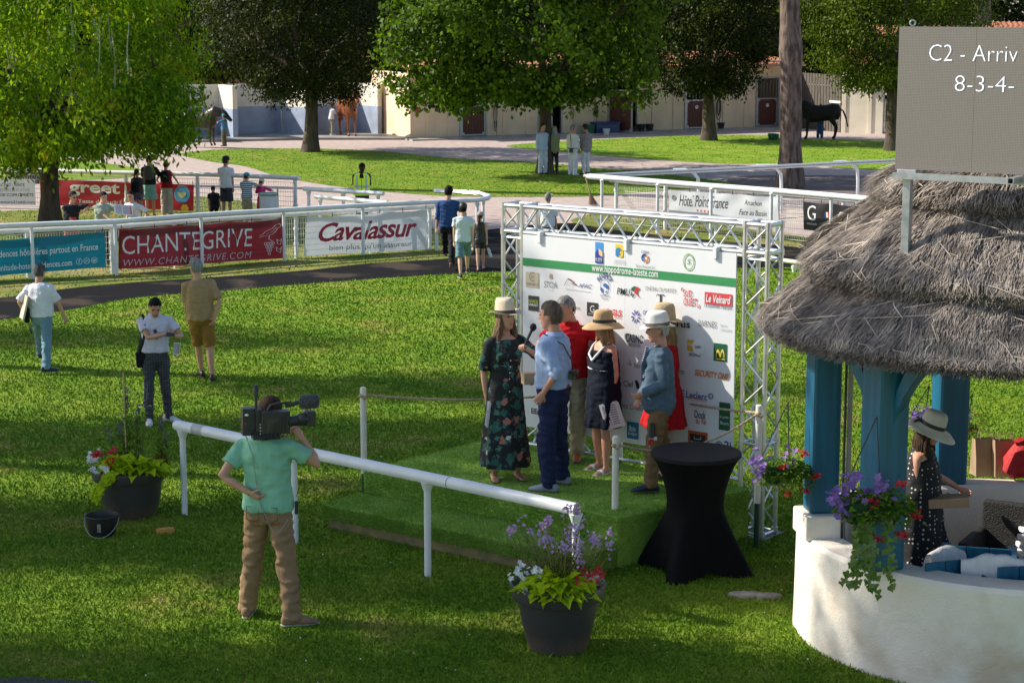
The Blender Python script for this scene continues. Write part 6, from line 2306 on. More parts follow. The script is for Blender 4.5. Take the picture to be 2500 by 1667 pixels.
ch = thing('wicker_armchair', wc, -.5, 'dark wicker armchair behind the woman in the spotted dress', 'armchair')
for nm, c_, s_ in (('seat', (0, 0, .36), (.62, .6, .14)), ('backrest', (0.0, .34, .62), (.72, .09, .70)), ('arm', (-.36, 0, .42), (.09, .66, .58)), ('arm', (.36, 0, .42), (.09, .66, .58)), ('base', (0, 0, .15), (.66, .62, .27))):
 MB().box(c_, s_).build(nm, WICK, ch, local=True, smooth=False, bevel=.02)
cb = thing('cardboard_box', Vector((4.9, 16.8, .03)), -.3, 'brown cardboard carton on the hut floor below the wicker armchair', 'box')
MB().box((0, 0, .24), (.42, .34, .46)).build('carton', PAPER, cb, local=True, smooth=False, bevel=.004)
MB().box((0, -.171, .3), (.2, .003, .1)).build('print', BLACK, cb, local=True, smooth=False)
tbx = thing('white_tub_stack', Vector((4.9, 17.55, .03)), 0, 'pile of white trays on a stand at the right edge inside the hut', 'trays')
for k in range(4):
 MB().box((.01 * k, 0, .5 + k * .07), (.5 - .02 * k, .4, .05), rz=.1 * k).build('tray', INKW, tbx, local=True, smooth=False, bevel=.01)
MB().box((0, 0, .24), (.4, .3, .46)).build('stand', mat('grey_stand', (.3, .3, .31), rough=.6), tbx, local=True, smooth=False)
def garden_chair(label, p, rz, group='blue wooden chairs behind the white wall'):
 t = thing('garden_chair', p, rz, label, 'chair', group)
 w, d_ = .56, .54
 for q in range(3):
  MB().box((-w / 2 + w * (q + .5) / 3, d_ / 2, .66), (w / 3 - .006, .03, .60)).build('back_board', BLUE, t, local=True, smooth=False, bevel=.004)
 for s in (-1, 1):
  MB().box((s * w / 2, 0, .66), (.035, d_, .30)).build('side_panel', BLUE, t, local=True, smooth=False, bevel=.004)
  for y_ in (-.24, .24):
   MB().box((s * (w / 2 - .02), y_, .26), (.05, .05, .50)).build('leg', BLUE, t, local=True, smooth=False)
  MB().box((s * w / 2, 0, .825), (.08, d_, .03)).build('arm_rest', BLUE, t, local=True, smooth=False, bevel=.004)
 MB().box((0, 0, .42), (w - .04, d_ - .02, .04)).build('seat', BLUE, t, local=True, smooth=False)
 return t
def ch_at(px, py, Y):
 p = ATD(px, py, Y)
 return Vector((p.x, p.y, 0.03))
garden_chair('blue wooden chair with high back boards, leftmost behind the white wall', ch_at(2150, 1330, 15.95), R(200))
garden_chair('blue wooden chair with nothing on it, middle one behind the white wall', ch_at(2245, 1330, 16.35), R(165))
garden_chair('blue wooden chair at the right picture edge under the large white cloth', ch_at(2330, 1350, 15.8), R(190))
def draped(label, p, w, d_, h, rz, seed):
 """cloth hung over a chair back: ridge line with both sides falling, folded"""
 rg_ = random.Random(seed)
 n1_, n2_ = 26, 22
 V_ = []
 for j in range(n2_ + 1):
  v = j / n2_ * 2 - 1
  for i in range(n1_ + 1):
   u = i / n1_ * 2 - 1
   drop = max(0, abs(v) - .12) * h
   x = u * w / 2 * (1 + .18 * abs(v)) + .02 * math.sin(v * 5 + seed)
   y = math.copysign(min(abs(v), .14) * .35 + .10 * abs(v) ** 2, v) * d_ * 2 + .025 * math.sin(u * 9 + v * 3 + seed) * abs(v)
   z = -drop + .018 * math.sin(u * 11 + seed) * abs(v) - .05 * u * u + .03 * noise.noise(Vector((u * 2, v * 2, seed)))
   V_.append(Vector((x, y, z)))
 m_ = MB()
 m_.add(V_, [(j * (n1_ + 1) + i, j * (n1_ + 1) + i + 1, (j + 1) * (n1_ + 1) + i + 1, (j + 1) * (n1_ + 1) + i) for j in range(n2_) for i in range(n1_)])
 M_ = Matrix.LocRotScale(p, Matrix.Rotation(rz, 3, 'Z').to_quaternion(), None)
 me = m_.mesh('cloth')
 me.transform(M_)
 me.transform(Matrix.Translation(-Vector(p)))
 o = link('white_cloth', me, cloth('white_jacket', (.75, .74, .73), bump=.3), angle=80, label=label, cat='cloth')
 o.location = p
 return o
draped('white garment draped over the back of the leftmost blue chair', ATD(2172, 1255, 16.05), .32, .25, .42, .35, 3)
draped('large crumpled white cloth with a black strap over the right blue chair', ATD(2295, 1275, 15.62), .56, .40, .50, -.2, 5)
stp = MB()
q0, q1 = ATD(2255, 1322, 15.5), ATD(2300, 1362, 15.45)
stp.tube([q0, q0.lerp(q1, .5) + Vector((0, -.03, .03)), q1], .016, 6)
stp.build('black_strap', BLACK, label='black strap with a blue clasp lying on the large white cloth', cat='strap')
# ================================================================== PEOPLE
def fuse(mb, vox, smooth=1, name='body'):
 me = mb.mesh(name)
 o = bpy.data.objects.new('tmp', me)
 COL.objects.link(o)
 m = o.modifiers.new('r', 'REMESH')
 m.mode = 'VOXEL'
 m.voxel_size = vox
 if smooth:
  s = o.modifiers.new('s', 'SMOOTH')
  s.factor = 0.6
  s.iterations = smooth
 dg = bpy.context.evaluated_depsgraph_get()
 r = bpy.data.meshes.new_from_object(o.evaluated_get(dg))
 bpy.data.objects.remove(o)
 bpy.data.meshes.remove(me)
 n = len(r.vertices)
 co = np.empty(n * 3, np.float32)
 r.vertices.foreach_get('co', co)
 nr = np.empty(n * 3, np.float32)
 r.vertex_normals.foreach_get('vector', nr)
 F_ = [tuple(p.vertices) for p in r.polygons]
 bpy.data.meshes.remove(r)
 return co.reshape(-1, 3), nr.reshape(-1, 3), F_
def wrinkle(co, nr, amp, seed, fx_=(7, 7, 13)):
 for i in range(len(co)):
  x, y, z = co[i]
  v = noise.noise(Vector((x * fx_[0] + z * 3 + seed, y * fx_[1] - z * 2, z * fx_[2])))
  v2 = noise.noise(Vector((x * 22, y * 22 + seed, z * 30)))
  co[i] += nr[i] * (amp * (0.5 - abs(v) * 2.4) + amp * .28 * v2)
 return co
def ik(S_, T_, a, b, hint):
 d = T_ - S_
 L_ = min(d.length, (a + b) * .999)
 u = d.normalized()
 T2 = S_ + u * L_
 x = (a * a - b * b + L_ * L_) / (2 * L_)
 h = math.sqrt(max(0, a * a - x * x))
 hv = hint - u * hint.dot(u)
 if hv.length < 1e-5:
  hv = u.orthogonal()
 return S_ + u * x + hv.normalized() * h, T2
def ring(c, r_, f_, w, d, n=16, e=2.3):
 out = []
 for k in range(n):
  t = 2 * math.pi * k / n
  cx, sy = math.cos(t), math.sin(t)
  cx = math.copysign(abs(cx) ** (2 / e), cx)
  sy = math.copysign(abs(sy) ** (2 / e), sy)
  out.append(c + r_ * (w * cx) + f_ * (d * sy))
 return out
def limb(mb, pts, rad, n=12):
 P = [Vector(p) for p in pts]
 d0 = (P[0] - P[1]).normalized()
 d1 = (P[-1] - P[-2]).normalized()
 P = [P[0] + d0 * rad[0] * .6] + P + [P[-1] + d1 * rad[-1] * .6]
 mb.tube(P, [rad[0] * .55] + list(rad) + [rad[-1] * .55], n)
def hand(mb, wr, d, pn, s=1.0, curl=.35, left=False, spread=.08):
 """palm loft plus five fingers; d = pointing direction, pn = palm normal (curl side)"""
 d = d.normalized()
 pn = (pn - d * pn.dot(d)).normalized()
 sd = d.cross(pn) * (1 if left else -1)                 # towards the thumb
 rings = [ring(wr - d * .02 * s, sd, pn, .026 * s, .019 * s, 10), ring(wr + d * .02 * s, sd, pn, .034 * s, .017 * s, 10), ring(wr + d * .06 * s, sd, pn, .041 * s, .015 * s, 10), ring(wr + d * .085 * s, sd, pn, .039 * s, .012 * s, 10)]
 mb.loft(rings)
 for k, (o, L_, r_) in enumerate(((.030, .072, .0082), (.010, .080, .0085), (-.010, .074, .0082), (-.029, .058, .0072))):
  b = wr + d * .078 * s + sd * o * s
  dd = (d + sd * (spread * (1.5 - k))).normalized()
  pts = [b - dd * .012 * s, b]
  ang = curl * .5
  cur = b
  for seg in (.42, .32, .26):
   ang += curl * (.45 if seg == .42 else .6)
   cur = cur + (dd * math.cos(ang) + pn * math.sin(ang)) * L_ * seg * s
   pts.append(cur)
  mb.tube(pts, [r_ * s] * 3 + [r_ * .92 * s, r_ * .7 * s], 7)
 tb_ = wr + d * .022 * s + sd * .028 * s
 t1 = tb_ + (sd * .75 + d * .6 + pn * (.25 + curl * .4)).normalized() * .038 * s
 t2 = t1 + (sd * .25 + d * .8 + pn * (.3 + curl * .7)).normalized() * .032 * s
 mb.tube([tb_ - sd * .01 * s, tb_, t1, t2], [.011 * s, .0115 * s, .010 * s, .0075 * s], 7)
BODY_COUNT = [0]
def person(label, foot, top, rz, feet=None, z0=0.0, lean=0.0, side=0.0, twist=0.0, headr=(0, 0, 0), hl=None, hr=None, eh_l=None, eh_r=None,
   fem=False, tone='tan', vox=.014, top_w=None, legs_w=None, shoes=None, hair=None, hat=None, dress=None, curl=(.5, .5), hipshift=(0, 0), fat=1.0,
   toe=(8, -8), knee=(0, 0), face=True, build=1.0, group=None, face_dir=None, hipdrop=0.0, pd=None):
 """foot: pixel (reading grid) of the point between the feet; top: pixel row of the top of the head.
 feet: pixel positions (left, right).  hl/hr: hand targets (px, py, depth offset in metres, + away from the camera)."""
 BODY_COUNT[0] += 1
 seed = BODY_COUNT[0] * 3.7
 c = GD(foot[0], foot[1], z0)
 s = (ZAT(c.y, top * K) - z0) / 1.78
 t = thing('person', c, R(rz), label, 'person', group)
 Mi = Matrix.Rotation(-R(rz), 3, 'Z')
 def loc(p):
  return Mi @ (Vector(p) - c) / s
 def px(v):
  return loc(ATD(v[0], v[1], c.y + v[2] * s))
 X, Y, Zu = Vector((1, 0, 0)), Vector((0, 1, 0)), Vector((0, 0, 1))
 fL = loc(GD(*feet[0], z0)) if feet else Vector((-.10, 0, 0))
 fR = loc(GD(*feet[1], z0)) if feet else Vector((.10, 0, 0))
 sw = .165 if fem else .185
 hp = Vector((hipshift[0], hipshift[1], .93 - hipdrop))
 # spine frame
 u = (Zu * math.cos(R(lean)) + Y * math.sin(R(lean)) + X * math.sin(R(side))).normalized()
 f0 = (Y - u * Y.dot(u)).normalized()
 f = (Matrix.Rotation(R(twist), 3, u) @ f0)
 r = f.cross(u)
 def up(x, y, z):
  k = min(1, max(0, (z - .93) / .35))
  uu = Zu.lerp(u, k).normalized()
  base = hp + (Zu * .5 + u * .5).normalized() * min(.2, z - .93) if z < 1.13 else hp + (Zu * .5 + u * .5).normalized() * .2 + u * (z - 1.13)
  rr, ff = X.lerp(r, k).normalized(), Y.lerp(f, k).normalized()
  return base + rr * x + ff * y, rr, ff
 hw, wa, ch = (.172, .132, .155) if fem else (.168, .150, .178)
 hw, wa, ch = hw * build, wa * build * (1 + (fat - 1) * .9), ch * build
 bd = fat
 TOR = [(.80, hw * .80, .095), (.86, hw * .98, .115 * bd), (.93, hw, .122 * bd), (1.02, (hw + wa) / 2, .112 * bd), (1.10, wa, .105 * bd), (1.20, (wa + ch) / 2, .112 * bd), (1.30, ch, .120), (1.38, ch * .98, .112), (1.44, ch * .80, .088), (1.475, .085, .065)]
 def torso(mb, off, z_lo=.80, z_hi=1.5, flare=0.0, bust=True):
  rings = []
  for z, w, d in TOR:
   if z < z_lo - .04 or z > z_hi:
    continue
   cc, rr, ff = up(0, .008 if z > 1.2 else 0, z)
   fl_ = flare * max(0, (1.1 - z) / .3)
   rings.append(ring(cc, rr, ff, w + off + fl_, d + off + fl_))
  mb.loft(rings)
  for sg in (-1, 1):
   if fem and bust and z_hi > 1.3:
    cc, rr, ff = up(sg * .072, .085, 1.285)
    mb.ell(cc, (.062 + off * .5, .058 + off, .062 + off * .5), n=10, m=6)
   elif z_lo <= .9 and not cov:
    cc, rr, ff = up(sg * .075, -.055, .90)
    mb.ell(cc, (.085 + off, .085 + off, .10 + off), n=10, m=6)
 shL, _, _ = up(-sw, 0, 1.405)
 shR, _, _ = up(sw, 0, 1.405)
 hL = px(hl) if hl else up(-sw - .05, .03, .84)[0]
 hR = px(hr) if hr else up(sw + .05, .03, .84)[0]
 def hint(h, dflt):
  return (Mi @ Vector(h)).normalized() if h else dflt
 elL, wrL = ik(shL, hL, .29, .255, hint(eh_l, (-r * .5 - f)))
 elR, wrR = ik(shR, hR, .29, .255, hint(eh_r, (r * .5 - f)))
 hipL, hipR = hp + Vector((-.085, 0, -.03)), hp + Vector((.085, 0, -.03))
 aL, aR = fL + Vector((0, 0, .085)), fR + Vector((0, 0, .085))
 knL, aL = ik(hipL, aL, .418, .402, Vector((-.05 + knee[0], 1, 0)))
 knR, aR = ik(hipR, aR, .418, .402, Vector((.05 + knee[1], 1, 0)))
 # head frame: yaw, pitch(+down), roll
 nb, rr, ff = up(0, -.012, 1.47)
 Hm = Matrix.Rotation(R(headr[0]), 3, 'Z')
 hu = (u * .6 + Zu * .4).normalized()
 hf = Hm @ (ff - hu * ff.dot(hu)).normalized()
 hrt = hf.cross(hu)
 Rp = Matrix.Rotation(-R(headr[1]), 3, hrt)
 hf, hu = Rp @ hf, Rp @ hu
 Rr = Matrix.Rotation(R(headr[2]), 3, hf)
 hrt, hu = Rr @ hrt, Rr @ hu
 hd = nb + hu * .183 + hf * .03
 fs = 1.03 if fem else 1.09
 def H(x, y, z):
  return hd + hrt * x * fs + hf * y * fs + hu * z * fs
 mb = MB()
 cov = bool(legs_w or dress)
 torso(mb, -.012 if cov else 0)
 mb.tube([nb - u * .04, nb + u * .03, H(0, -.02, -.07)], [.062 * fs, .055 * fs, .056 * fs], 12)
 mb.loft([ring(H(0, y, z), hrt, hf, w * fs, d * fs, 14, 2.1) for z, w, d, y in
    ((-.118, .022, .022, .052), (-.105, .040, .044, .038), (-.075, .054, .068, .018), (-.04, .063, .083, .006), (0, .071, .092, 0), (.04, .075, .095, -.004), (.075, .068, .086, -.008), (.10, .050, .064, -.010), (.116, .022, .028, -.010))])
 mb.tube([H(0, .086, .022), H(0, .108, -.018), H(0, .10, -.032)], [.009, .0135, .012], 7)
 for sg in (-1, 1):
  mb.ell(H(sg * .074, -.008, -.008), (.012, .020, .032), n=8, m=6)
 ar = .92 if fem else 1.0
 for sh, el, wr in ((shL, elL, wrL), (shR, elR, wrR)):
  ka = .8 if top_w and top_w[0] in ('long', 'rolled', 'half') else 1
  kb_ = .85 if top_w and top_w[0] == 'long' else 1
  limb(mb, [sh, sh.lerp(el, .35), el, el.lerp(wr, .3), wr], [.050 * ar * ka, .047 * ar * ka, .037 * ar * ka, .038 * ar * kb_, .025 * ar])
 for hh, kk, aa in ((hipL, knL, aL), (hipR, knR, aR)):
  lk = .86 if (dress or (legs_w and legs_w[0] == 'long')) else 1.0
  limb(mb, [hh, hh.lerp(kk, .3), kk, kk.lerp(aa, .3), aa], [.080 * lk, .076 * lk, .052 * lk, .055, .034])
 fd_ = []
 for aa, ta in ((aL, toe[0]), (aR, toe[1])):
  d_ = Matrix.Rotation(R(ta), 3, 'Z') @ Y
  fd_.append(d_)
  if shoes is None or shoes[0] in ('sandal', 'heel'):
   s_ = d_.cross(Zu)
   hh_ = .05 if shoes and shoes[0] == 'heel' else 0
   mb.loft([ring(aa + d_ * y + Zu * (z + hh_ * (0 if y > .05 else 1) * 0), s_, Zu, w, h, 10) for y, z, w, h in ((-.055, -.045, .028, .030), (0, -.04, .036, .042), (.06, -.052, .040, .030), (.12, -.062, .045, .020), (.165, -.068, .035, .012))])
 co, nr, Fc = fuse(mb, vox, 2)
 body = MB()
 body.v = [tuple(v) for v in co.tolist()]
 body.f = Fc
 body.m = [0] * len(Fc)
 for wr, el, left, cu in ((wrL, elL, True, curl[0]), (wrR, elR, False, curl[1])):
  d_ = (wr - el).normalized()
  inward = -r if not left else r
  hand(body, wr, d_, (inward * .8 + f * .5 if not (pd and pd[0 if left else 1]) else Mi @ Vector(pd[0 if left else 1])), .98 * ar, cu, left)
 if face:
  for sg in (-1, 1):
   body.ell(H(sg * .031, .0845, .012), (.0125, .006, .0065), M=Matrix((hrt, hf, hu)).transposed(), n=8, m=5, mi=1)
   body.loft([ring(H(sg * x, .090 - abs(x - .03) * .25, .034 + .003 * math.sin(x * 50)), hf, hu, .004, .0035, 6) for x in (.012, .03, .05)], 2)
  body.loft([ring(H(x, .0915 - abs(x) * .35, -.062), hf, hu, .004, .0075 - abs(x) * .15, 6) for x in (-.024, -.012, 0, .012, .024)], 3)
 sk = skin(tone)
 hcol = mat('hair_' + (hair[1] if hair else 'brown'), HAIRC[hair[1] if hair else 'brown'], tuple(v * .45 for v in HAIRC[hair[1] if hair else 'brown']), scale=30, rough=.75, bump=.8, bscale=60, stretch=(1, 1, .25), spec=.15)
 me = body.mesh('body')
 me.transform(Matrix.Scale(s, 4))
 link('body', me, [sk, BLACK, hcol, mat('lips_' + tone, tuple(a * b for a, b in zip(sk.node_tree.nodes['Color Ramp'].color_ramp.elements[1].color[:3], (.8, .5, .5))), rough=.5)], t, local=True, angle=80)
 def part(mbx, name, m, vx=None, sm=2, wr_=0.0, fuse_=True, **kw):
  if fuse_:
   co_, nr_, F2 = fuse(mbx, vx or vox, sm)
   if wr_:
    co_ = wrinkle(co_, nr_, wr_, seed)
   mbx = MB()
   mbx.v, mbx.f = [tuple(v) for v in co_.tolist()], F2
   mbx.m = [0] * len(F2)
  m_ = mbx.mesh(name)
  m_.transform(Matrix.Scale(s, 4))
  return link(name, m_, m, t, local=True, angle=80, **kw)
 # ---- trousers / shorts
 if legs_w:
  kind, m_, wide = legs_w
  mb = MB()
  rings = []
  for z, w, d in TOR[:5]:
   cc, rr_, ff_ = up(0, 0, z)
   if z <= 1.03:
    rings.append(ring(cc, rr_, ff_, w + .012, d + .012))
  mb.loft(rings)
  for sg in (-1, 1):
   cc, _, _ = up(sg * .07, -.05, .89)
   mb.ell(cc, (.09, .085, .10), n=10, m=6)
  for hh, kk, aa in ((hipL, knL, aL), (hipR, knR, aR)):
   k1, k2 = .088 + .012, .074 * wide
   if kind == 'long':
    e_ = aa - Zu * .035
    mb.tube([hh + Zu * .03, hh.lerp(kk, .25), hh.lerp(kk, .7), kk, kk.lerp(aa, .5), e_, e_ - Zu * .004], [k1, k1 * .98, k2 * 1.05, k2, k2 * .93, .064 * wide, .058 * wide], 14)
   else:
    e_ = hh.lerp(kk, .98 if kind == 'shorts' else .55)
    mb.tube([hh + Zu * .03, hh.lerp(kk, .3), hh.lerp(kk, .7 if kind == 'shorts' else .45), e_], [k1, k1 * 1.0, .088 * wide, .086 * wide], 14)
  part(mb, 'trousers' if kind == 'long' else 'shorts', m_, wr_=.014 if kind == 'long' else .010)
 # ---- upper garment
 if top_w:
  kind, m_, loose = top_w[:3]
  zlo = top_w[3] if len(top_w) > 3 else .88
  mb = MB()
  off = .018 * loose
  rings = []
  for z, w, d in TOR:
   if z < zlo:
    continue
   cc, rr_, ff_ = up(0, .006, z)
   ex = .010 * loose if z < 1.2 else 0
   rings.append(ring(cc, rr_, ff_, w + off + ex, d + off + ex))
  c0, r0_, f0_ = up(0, .006, zlo)
  w0, d0 = np.interp(zlo, [a for a, _, _ in TOR], [a for _, a, _ in TOR]), np.interp(zlo, [a for a, _, _ in TOR], [a for _, _, a in TOR])
  rings = [ring(c0, r0_, f0_, w0 + off + .012, d0 + off + .012)] + rings
  mb.loft(rings)
  if kind not in ('vest', 'tank'):
   mb.tube([nb - u * .035, nb + u * .004], [.082, .068], 12)
  if fem:
   for sg in (-1, 1):
    cc, _, _ = up(sg * .072, .088, 1.285)
    mb.ell(cc, (.07, .066, .068), n=10, m=6)
  fr = {'short': .62, 'half': .92, 'rolled': 1.25, 'long': 1.92, 'tank': 0, 'vest': 0}[kind]
  for sh, el, wr in ((shL, elL, wrL), (shR, elR, wrR)):
   if fr == 0:
    continue
   P = [sh - (sh - nb) * .35, sh]
   Rr_ = [.046, .056 + off * .4]
   if fr <= 1:
    P += [sh.lerp(el, fr * .6), sh.lerp(el, fr)]
    Rr_ += [.056 + off * .5, .060 + off * .7]
   else:
    q = fr - 1
    P += [sh.lerp(el, .6), el, el.lerp(wr, q * .6), el.lerp(wr, q)]
    Rr_ += [.056 + off * .4, .050 + off * .4, .047 + off * .3, .040 + off * .4 if q > .7 else .052 + off * .3]
   mb.tube(P, Rr_, 12)
  part(mb, {'vest': 'vest', 'tank': 'top'}.get(kind, 'shirt'), m_, wr_=.009 * min(loose, 1.15))
  if kind in ('rolled', 'short') and 'collar' in top_w:
   mb = MB()
   rings = [ring(nb + u * a_ + ff * .0, rr, ff, w_, w_ * .95, 18) for a_, w_ in ((-.018, .080), (.035, .066), (.038, .072), (.0, .092))]
   mb.loft(rings, cap=False)
   part(mb, 'collar', m_, fuse_=False)
 if dress:
  m_, hem, width, neck = dress[:4]
  mb = MB()
  rings = []
  nn = 40
  zs = [hem, hem + .02, hem + (1.02 - hem) * .35, hem + (1.02 - hem) * .7, 1.0, 1.10, 1.2, 1.30, 1.38]
  for i, z in enumerate(zs):
   cc, rr_, ff_ = up(0, .004, max(z, .93)) if z > .93 else (Vector((hp.x * (z / .93) + (fL.x + fR.x) / 2 * (1 - z / .93), hp.y * (z / .93) + (fL.y + fR.y) / 2 * (1 - z / .93), z)), X, Y)
   w0, d0 = np.interp(z, [a for a, _, _ in TOR], [a for _, a, _ in TOR]), np.interp(z, [a for a, _, _ in TOR], [a for _, _, a in TOR])
   k = max(0, (1.02 - z) / (1.02 - hem))
   w1, d1 = w0 + .016 + (width - w0) * k ** .7, d0 + .016 + (width * .92 - d0) * k ** .7
   rg_ = []
   for q in range(nn):
    a_ = 2 * math.pi * q / nn
    fo = 1 + (.085 * math.sin(a_ * 7 + seed) + .05 * math.sin(a_ * 12 + 1)) * k
    rg_.append(cc + rr_ * w1 * fo * math.cos(a_) + ff_ * d1 * fo * math.sin(a_))
   rings.append(rg_)
  mb.loft(rings)
  for sg in (-1, 1):
   cc, _, _ = up(sg * .072, .088, 1.28)
   mb.ell(cc, (.072, .066, .07), n=10, m=6)
  if neck == 'sleeves':
   for z, w, d in TOR[-3:-1]:
    pass
   mb.loft([ring(*up(0, .004, z), w + .014, d + .014) for z, w, d in TOR[5:9]])
   for sh, el, wr in ((shL, elL, wrL), (shR, elR, wrR)):
    mb.tube([sh - (sh - nb) * .3, sh, sh.lerp(el, .6), sh.lerp(el, .98)], [.056, .064, .060, .060], 12)
  elif neck == 'straps':
   for sg in (-1, 1):
    a0_, _, _ = up(sg * .075, .10, 1.36)
    a1_, _, _ = up(sg * .095, .02, 1.475)
    a2_, _, _ = up(sg * .085, -.10, 1.36)
    mb.tube([a0_, a1_, a2_], .022, 8)
  elif neck == 'halter':
   mb.loft([ring(*up(0, .004, z), w * k_ + .014, d + .014) for (z, w, d), k_ in zip(TOR[6:10], (1, .8, .6, 1))])
  part(mb, 'dress', m_, wr_=.006, vx=vox)
 # ---- shoes
 if shoes:
  kind, m_ = shoes
  for aa, d_ in ((aL, fd_[0]), (aR, fd_[1])):
   s_ = d_.cross(Zu)
   mb = MB()
   if kind == 'sandal':
    mb.loft([ring(aa + d_ * y - Zu * .080, s_, Zu, w, .010, 10) for y, w in ((-.07, .02), (-.05, .035), (.05, .042), (.13, .048), (.18, .03))])
    mb.loft([ring(aa + d_ * y - Zu * .055, s_, Zu, w, h, 10) for y, w, h in ((.07, .049, .030), (.10, .050, .024))])
    part(mb, 'sandal', m_, fuse_=False)
   elif kind == 'heel':
    mb.loft([ring(aa + d_ * y - Zu * z, s_, Zu, w, .007, 10) for y, w, z in ((-.06, .02, .03), (-.03, .03, .035), (.05, .032, .062), (.12, .045, .083), (.175, .03, .083))])
    mb.tube([aa - d_ * .045 - Zu * .035, aa - d_ * .05 - Zu * .085], [.014, .006], 6)
    mb.tube([aa + s_ * .045 + d_ * .11 - Zu * .07, aa + d_ * .115 - Zu * .045, aa - s_ * .045 + d_ * .11 - Zu * .07], .009, 6)
    mb.tube([aa + s_ * .036 - d_ * .0, aa + d_ * .036, aa - s_ * .036, aa - d_ * .036, aa + s_ * .036], .006, 6)
    part(mb, 'heeled_sandal', m_, fuse_=False)
   else:
    hgt = {'shoe': .036, 'sneaker': .042, 'boot': .055}[kind]
    mb.loft([ring(aa + d_ * y + Zu * z, s_, Zu, w, h, 12) for y, z, w, h in
       ((-.088, -.045, .020, .020), (-.075, -.040, .036, .042), (-.03, -.032, .042, .050), (.03, -.034, .043, .045), (.08, -.048, .047, hgt), (.14, -.058, .048, .026), (.19, -.064, .034, .018), (.205, -.068, .015, .010))])
    part(mb, 'shoe', m_, vx=.009, sm=1)
    mb = MB()
    mb.loft([ring(aa + d_ * y - Zu * .079, s_, Zu, w, .010, 12) for y, w in ((-.092, .018), (-.08, .036), (0, .043), (.09, .049), (.15, .048), (.20, .032), (.212, .014))])
    part(mb, 'sole', mat('sole_' + kind, (.5, .46, .4) if kind == 'sneaker' else (.10, .08, .06), rough=.7), fuse_=False)
 # ---- hair
 if hair:
  kind, cn = hair
  mb = MB()
  n_, m2 = 22, 14
  P, idx = [], {}
  for i in range(m2 + 1):
   th_ = math.pi * i / m2
   for j in range(n_):
    ph = 2 * math.pi * j / n_
    x, y, z = math.sin(th_) * math.cos(ph), math.sin(th_) * math.sin(ph), math.cos(th_)
    idx[(i, j)] = len(P)
    thick = {'buzz': 1.05, 'short': 1.09, 'thick': 1.16, 'long': 1.11, 'pony': 1.07, 'afro': 1.10}.get(kind, 1.09)
    k = thick * (1 + .05 * noise.noise(Vector((x * 4 + seed, y * 4, z * 4))) + .02 * noise.noise(Vector((x * 14 + seed, y * 14, z * 6))))
    P.append(H(x * .0795 * k, -.006 + y * .101 * k, .010 + z * .113 * k))
  Ff = []
  for i in range(m2):
   for j in range(n_):
    th_ = math.pi * (i + .5) / m2
    ph = 2 * math.pi * (j + .5) / n_
    x, y, z = math.sin(th_) * math.cos(ph), math.sin(th_) * math.sin(ph), math.cos(th_)
    keep = z > .42 or (y < .25 and z > -.05) or (y < -.15 and z > -.62)
    if y > .62 and z < .55:
     keep = False
    if keep:
     Ff.append((idx[(i, j)], idx[(i + 1, j)], idx[(i + 1, (j + 1) % n_)], idx[(i, (j + 1) % n_)]))
  mb.add(P, Ff)
  if kind in ('long', 'pony'):
   nst = 26 if kind == 'long' else 10
   for q in range(nst):
    if kind == 'long':
     a_ = math.pi * (1.02 + .96 * q / (nst - 1)) if q % 5 else math.pi * (.95 if q % 2 else 2.05)
     bx, by = .074 * math.cos(a_), .085 * math.sin(a_)
     L_ = .30 + .06 * math.sin(q * 3.1)
     p0 = H(bx * .9, by * .9, .03)
     p1 = H(bx * 1.12, by * 1.12, -.08)
     p2 = p1 - Zu * (L_ - .12) + (X * .5 * bx + Y * .3 * by)
     mb.tube([p0, p1, p1.lerp(p2, .5) + Vector((.01 * math.sin(q), .01 * math.cos(q * 2), 0)), p2], [.020, .026, .024, .008], 7)
    else:
     p0 = H(0, -.095, .03)
     p1 = H(.012 * math.sin(q * 2), -.125, -.03)
     p2 = p1 - Zu * (.22 + .03 * math.sin(q)) - f * .03 + X * .015 * math.cos(q)
     mb.tube([p0, p1, p1.lerp(p2, .5), p2], [.014, .018, .017, .005], 6)
  part(mb, 'hair', hcol, fuse_=False)
 # ---- hats
 if hat:
  kind, m_, bandm = hat
  mb = MB()
  z_ = .032
  def hring(w, z, bend=0.0, n=28, yo=0.0):
   return [H(.083 * w * math.cos(a_), -.004 + yo + .104 * w * math.sin(a_), z + bend * (math.cos(a_) ** 2) + (-bend * .6 * abs(math.sin(a_)))) for a_ in (2 * math.pi * k / n for k in range(n))]
  if kind in ('fedora', 'panama', 'sunhat', 'straw'):
   bw = {'fedora': 1.75, 'panama': 1.62, 'sunhat': 2.25, 'straw': 1.9}[kind]
   drp = {'fedora': .012, 'panama': .0, 'sunhat': -.055, 'straw': -.02}[kind]
   hc_ = {'fedora': .17, 'panama': .15, 'sunhat': .145, 'straw': .165}[kind]
   sf_ = .004
   rg_ = [hring(1.02, z_), hring(bw * .75, z_ + drp * .35, drp * .3), hring(bw, z_ + drp, .022 if kind != 'sunhat' else .01), hring(bw, z_ + drp + sf_, .022 if kind != 'sunhat' else .01), hring(bw * .75, z_ + drp * .35 + sf_, drp * .3), hring(1.10, z_ + .006), hring(1.08, z_ + .04), hring(1.0 if kind != 'straw' else 1.02, z_ + hc_ * .72), hring(.86, z_ + hc_ * .93), hring(.5, z_ + hc_ * (.93 if kind in ('fedora', 'panama') else 1.0)), hring(.05, z_ + hc_ * (.90 if kind in ('fedora', 'panama') else 1.02))]
   mb.loft(rg_)
   part(mb, 'hat', m_, fuse_=False)
   mb = MB()
   mb.loft([hring(1.105, z_ + .008), hring(1.125, z_ + .008), hring(1.10, z_ + .042), hring(1.07, z_ + .042)], cap=False)
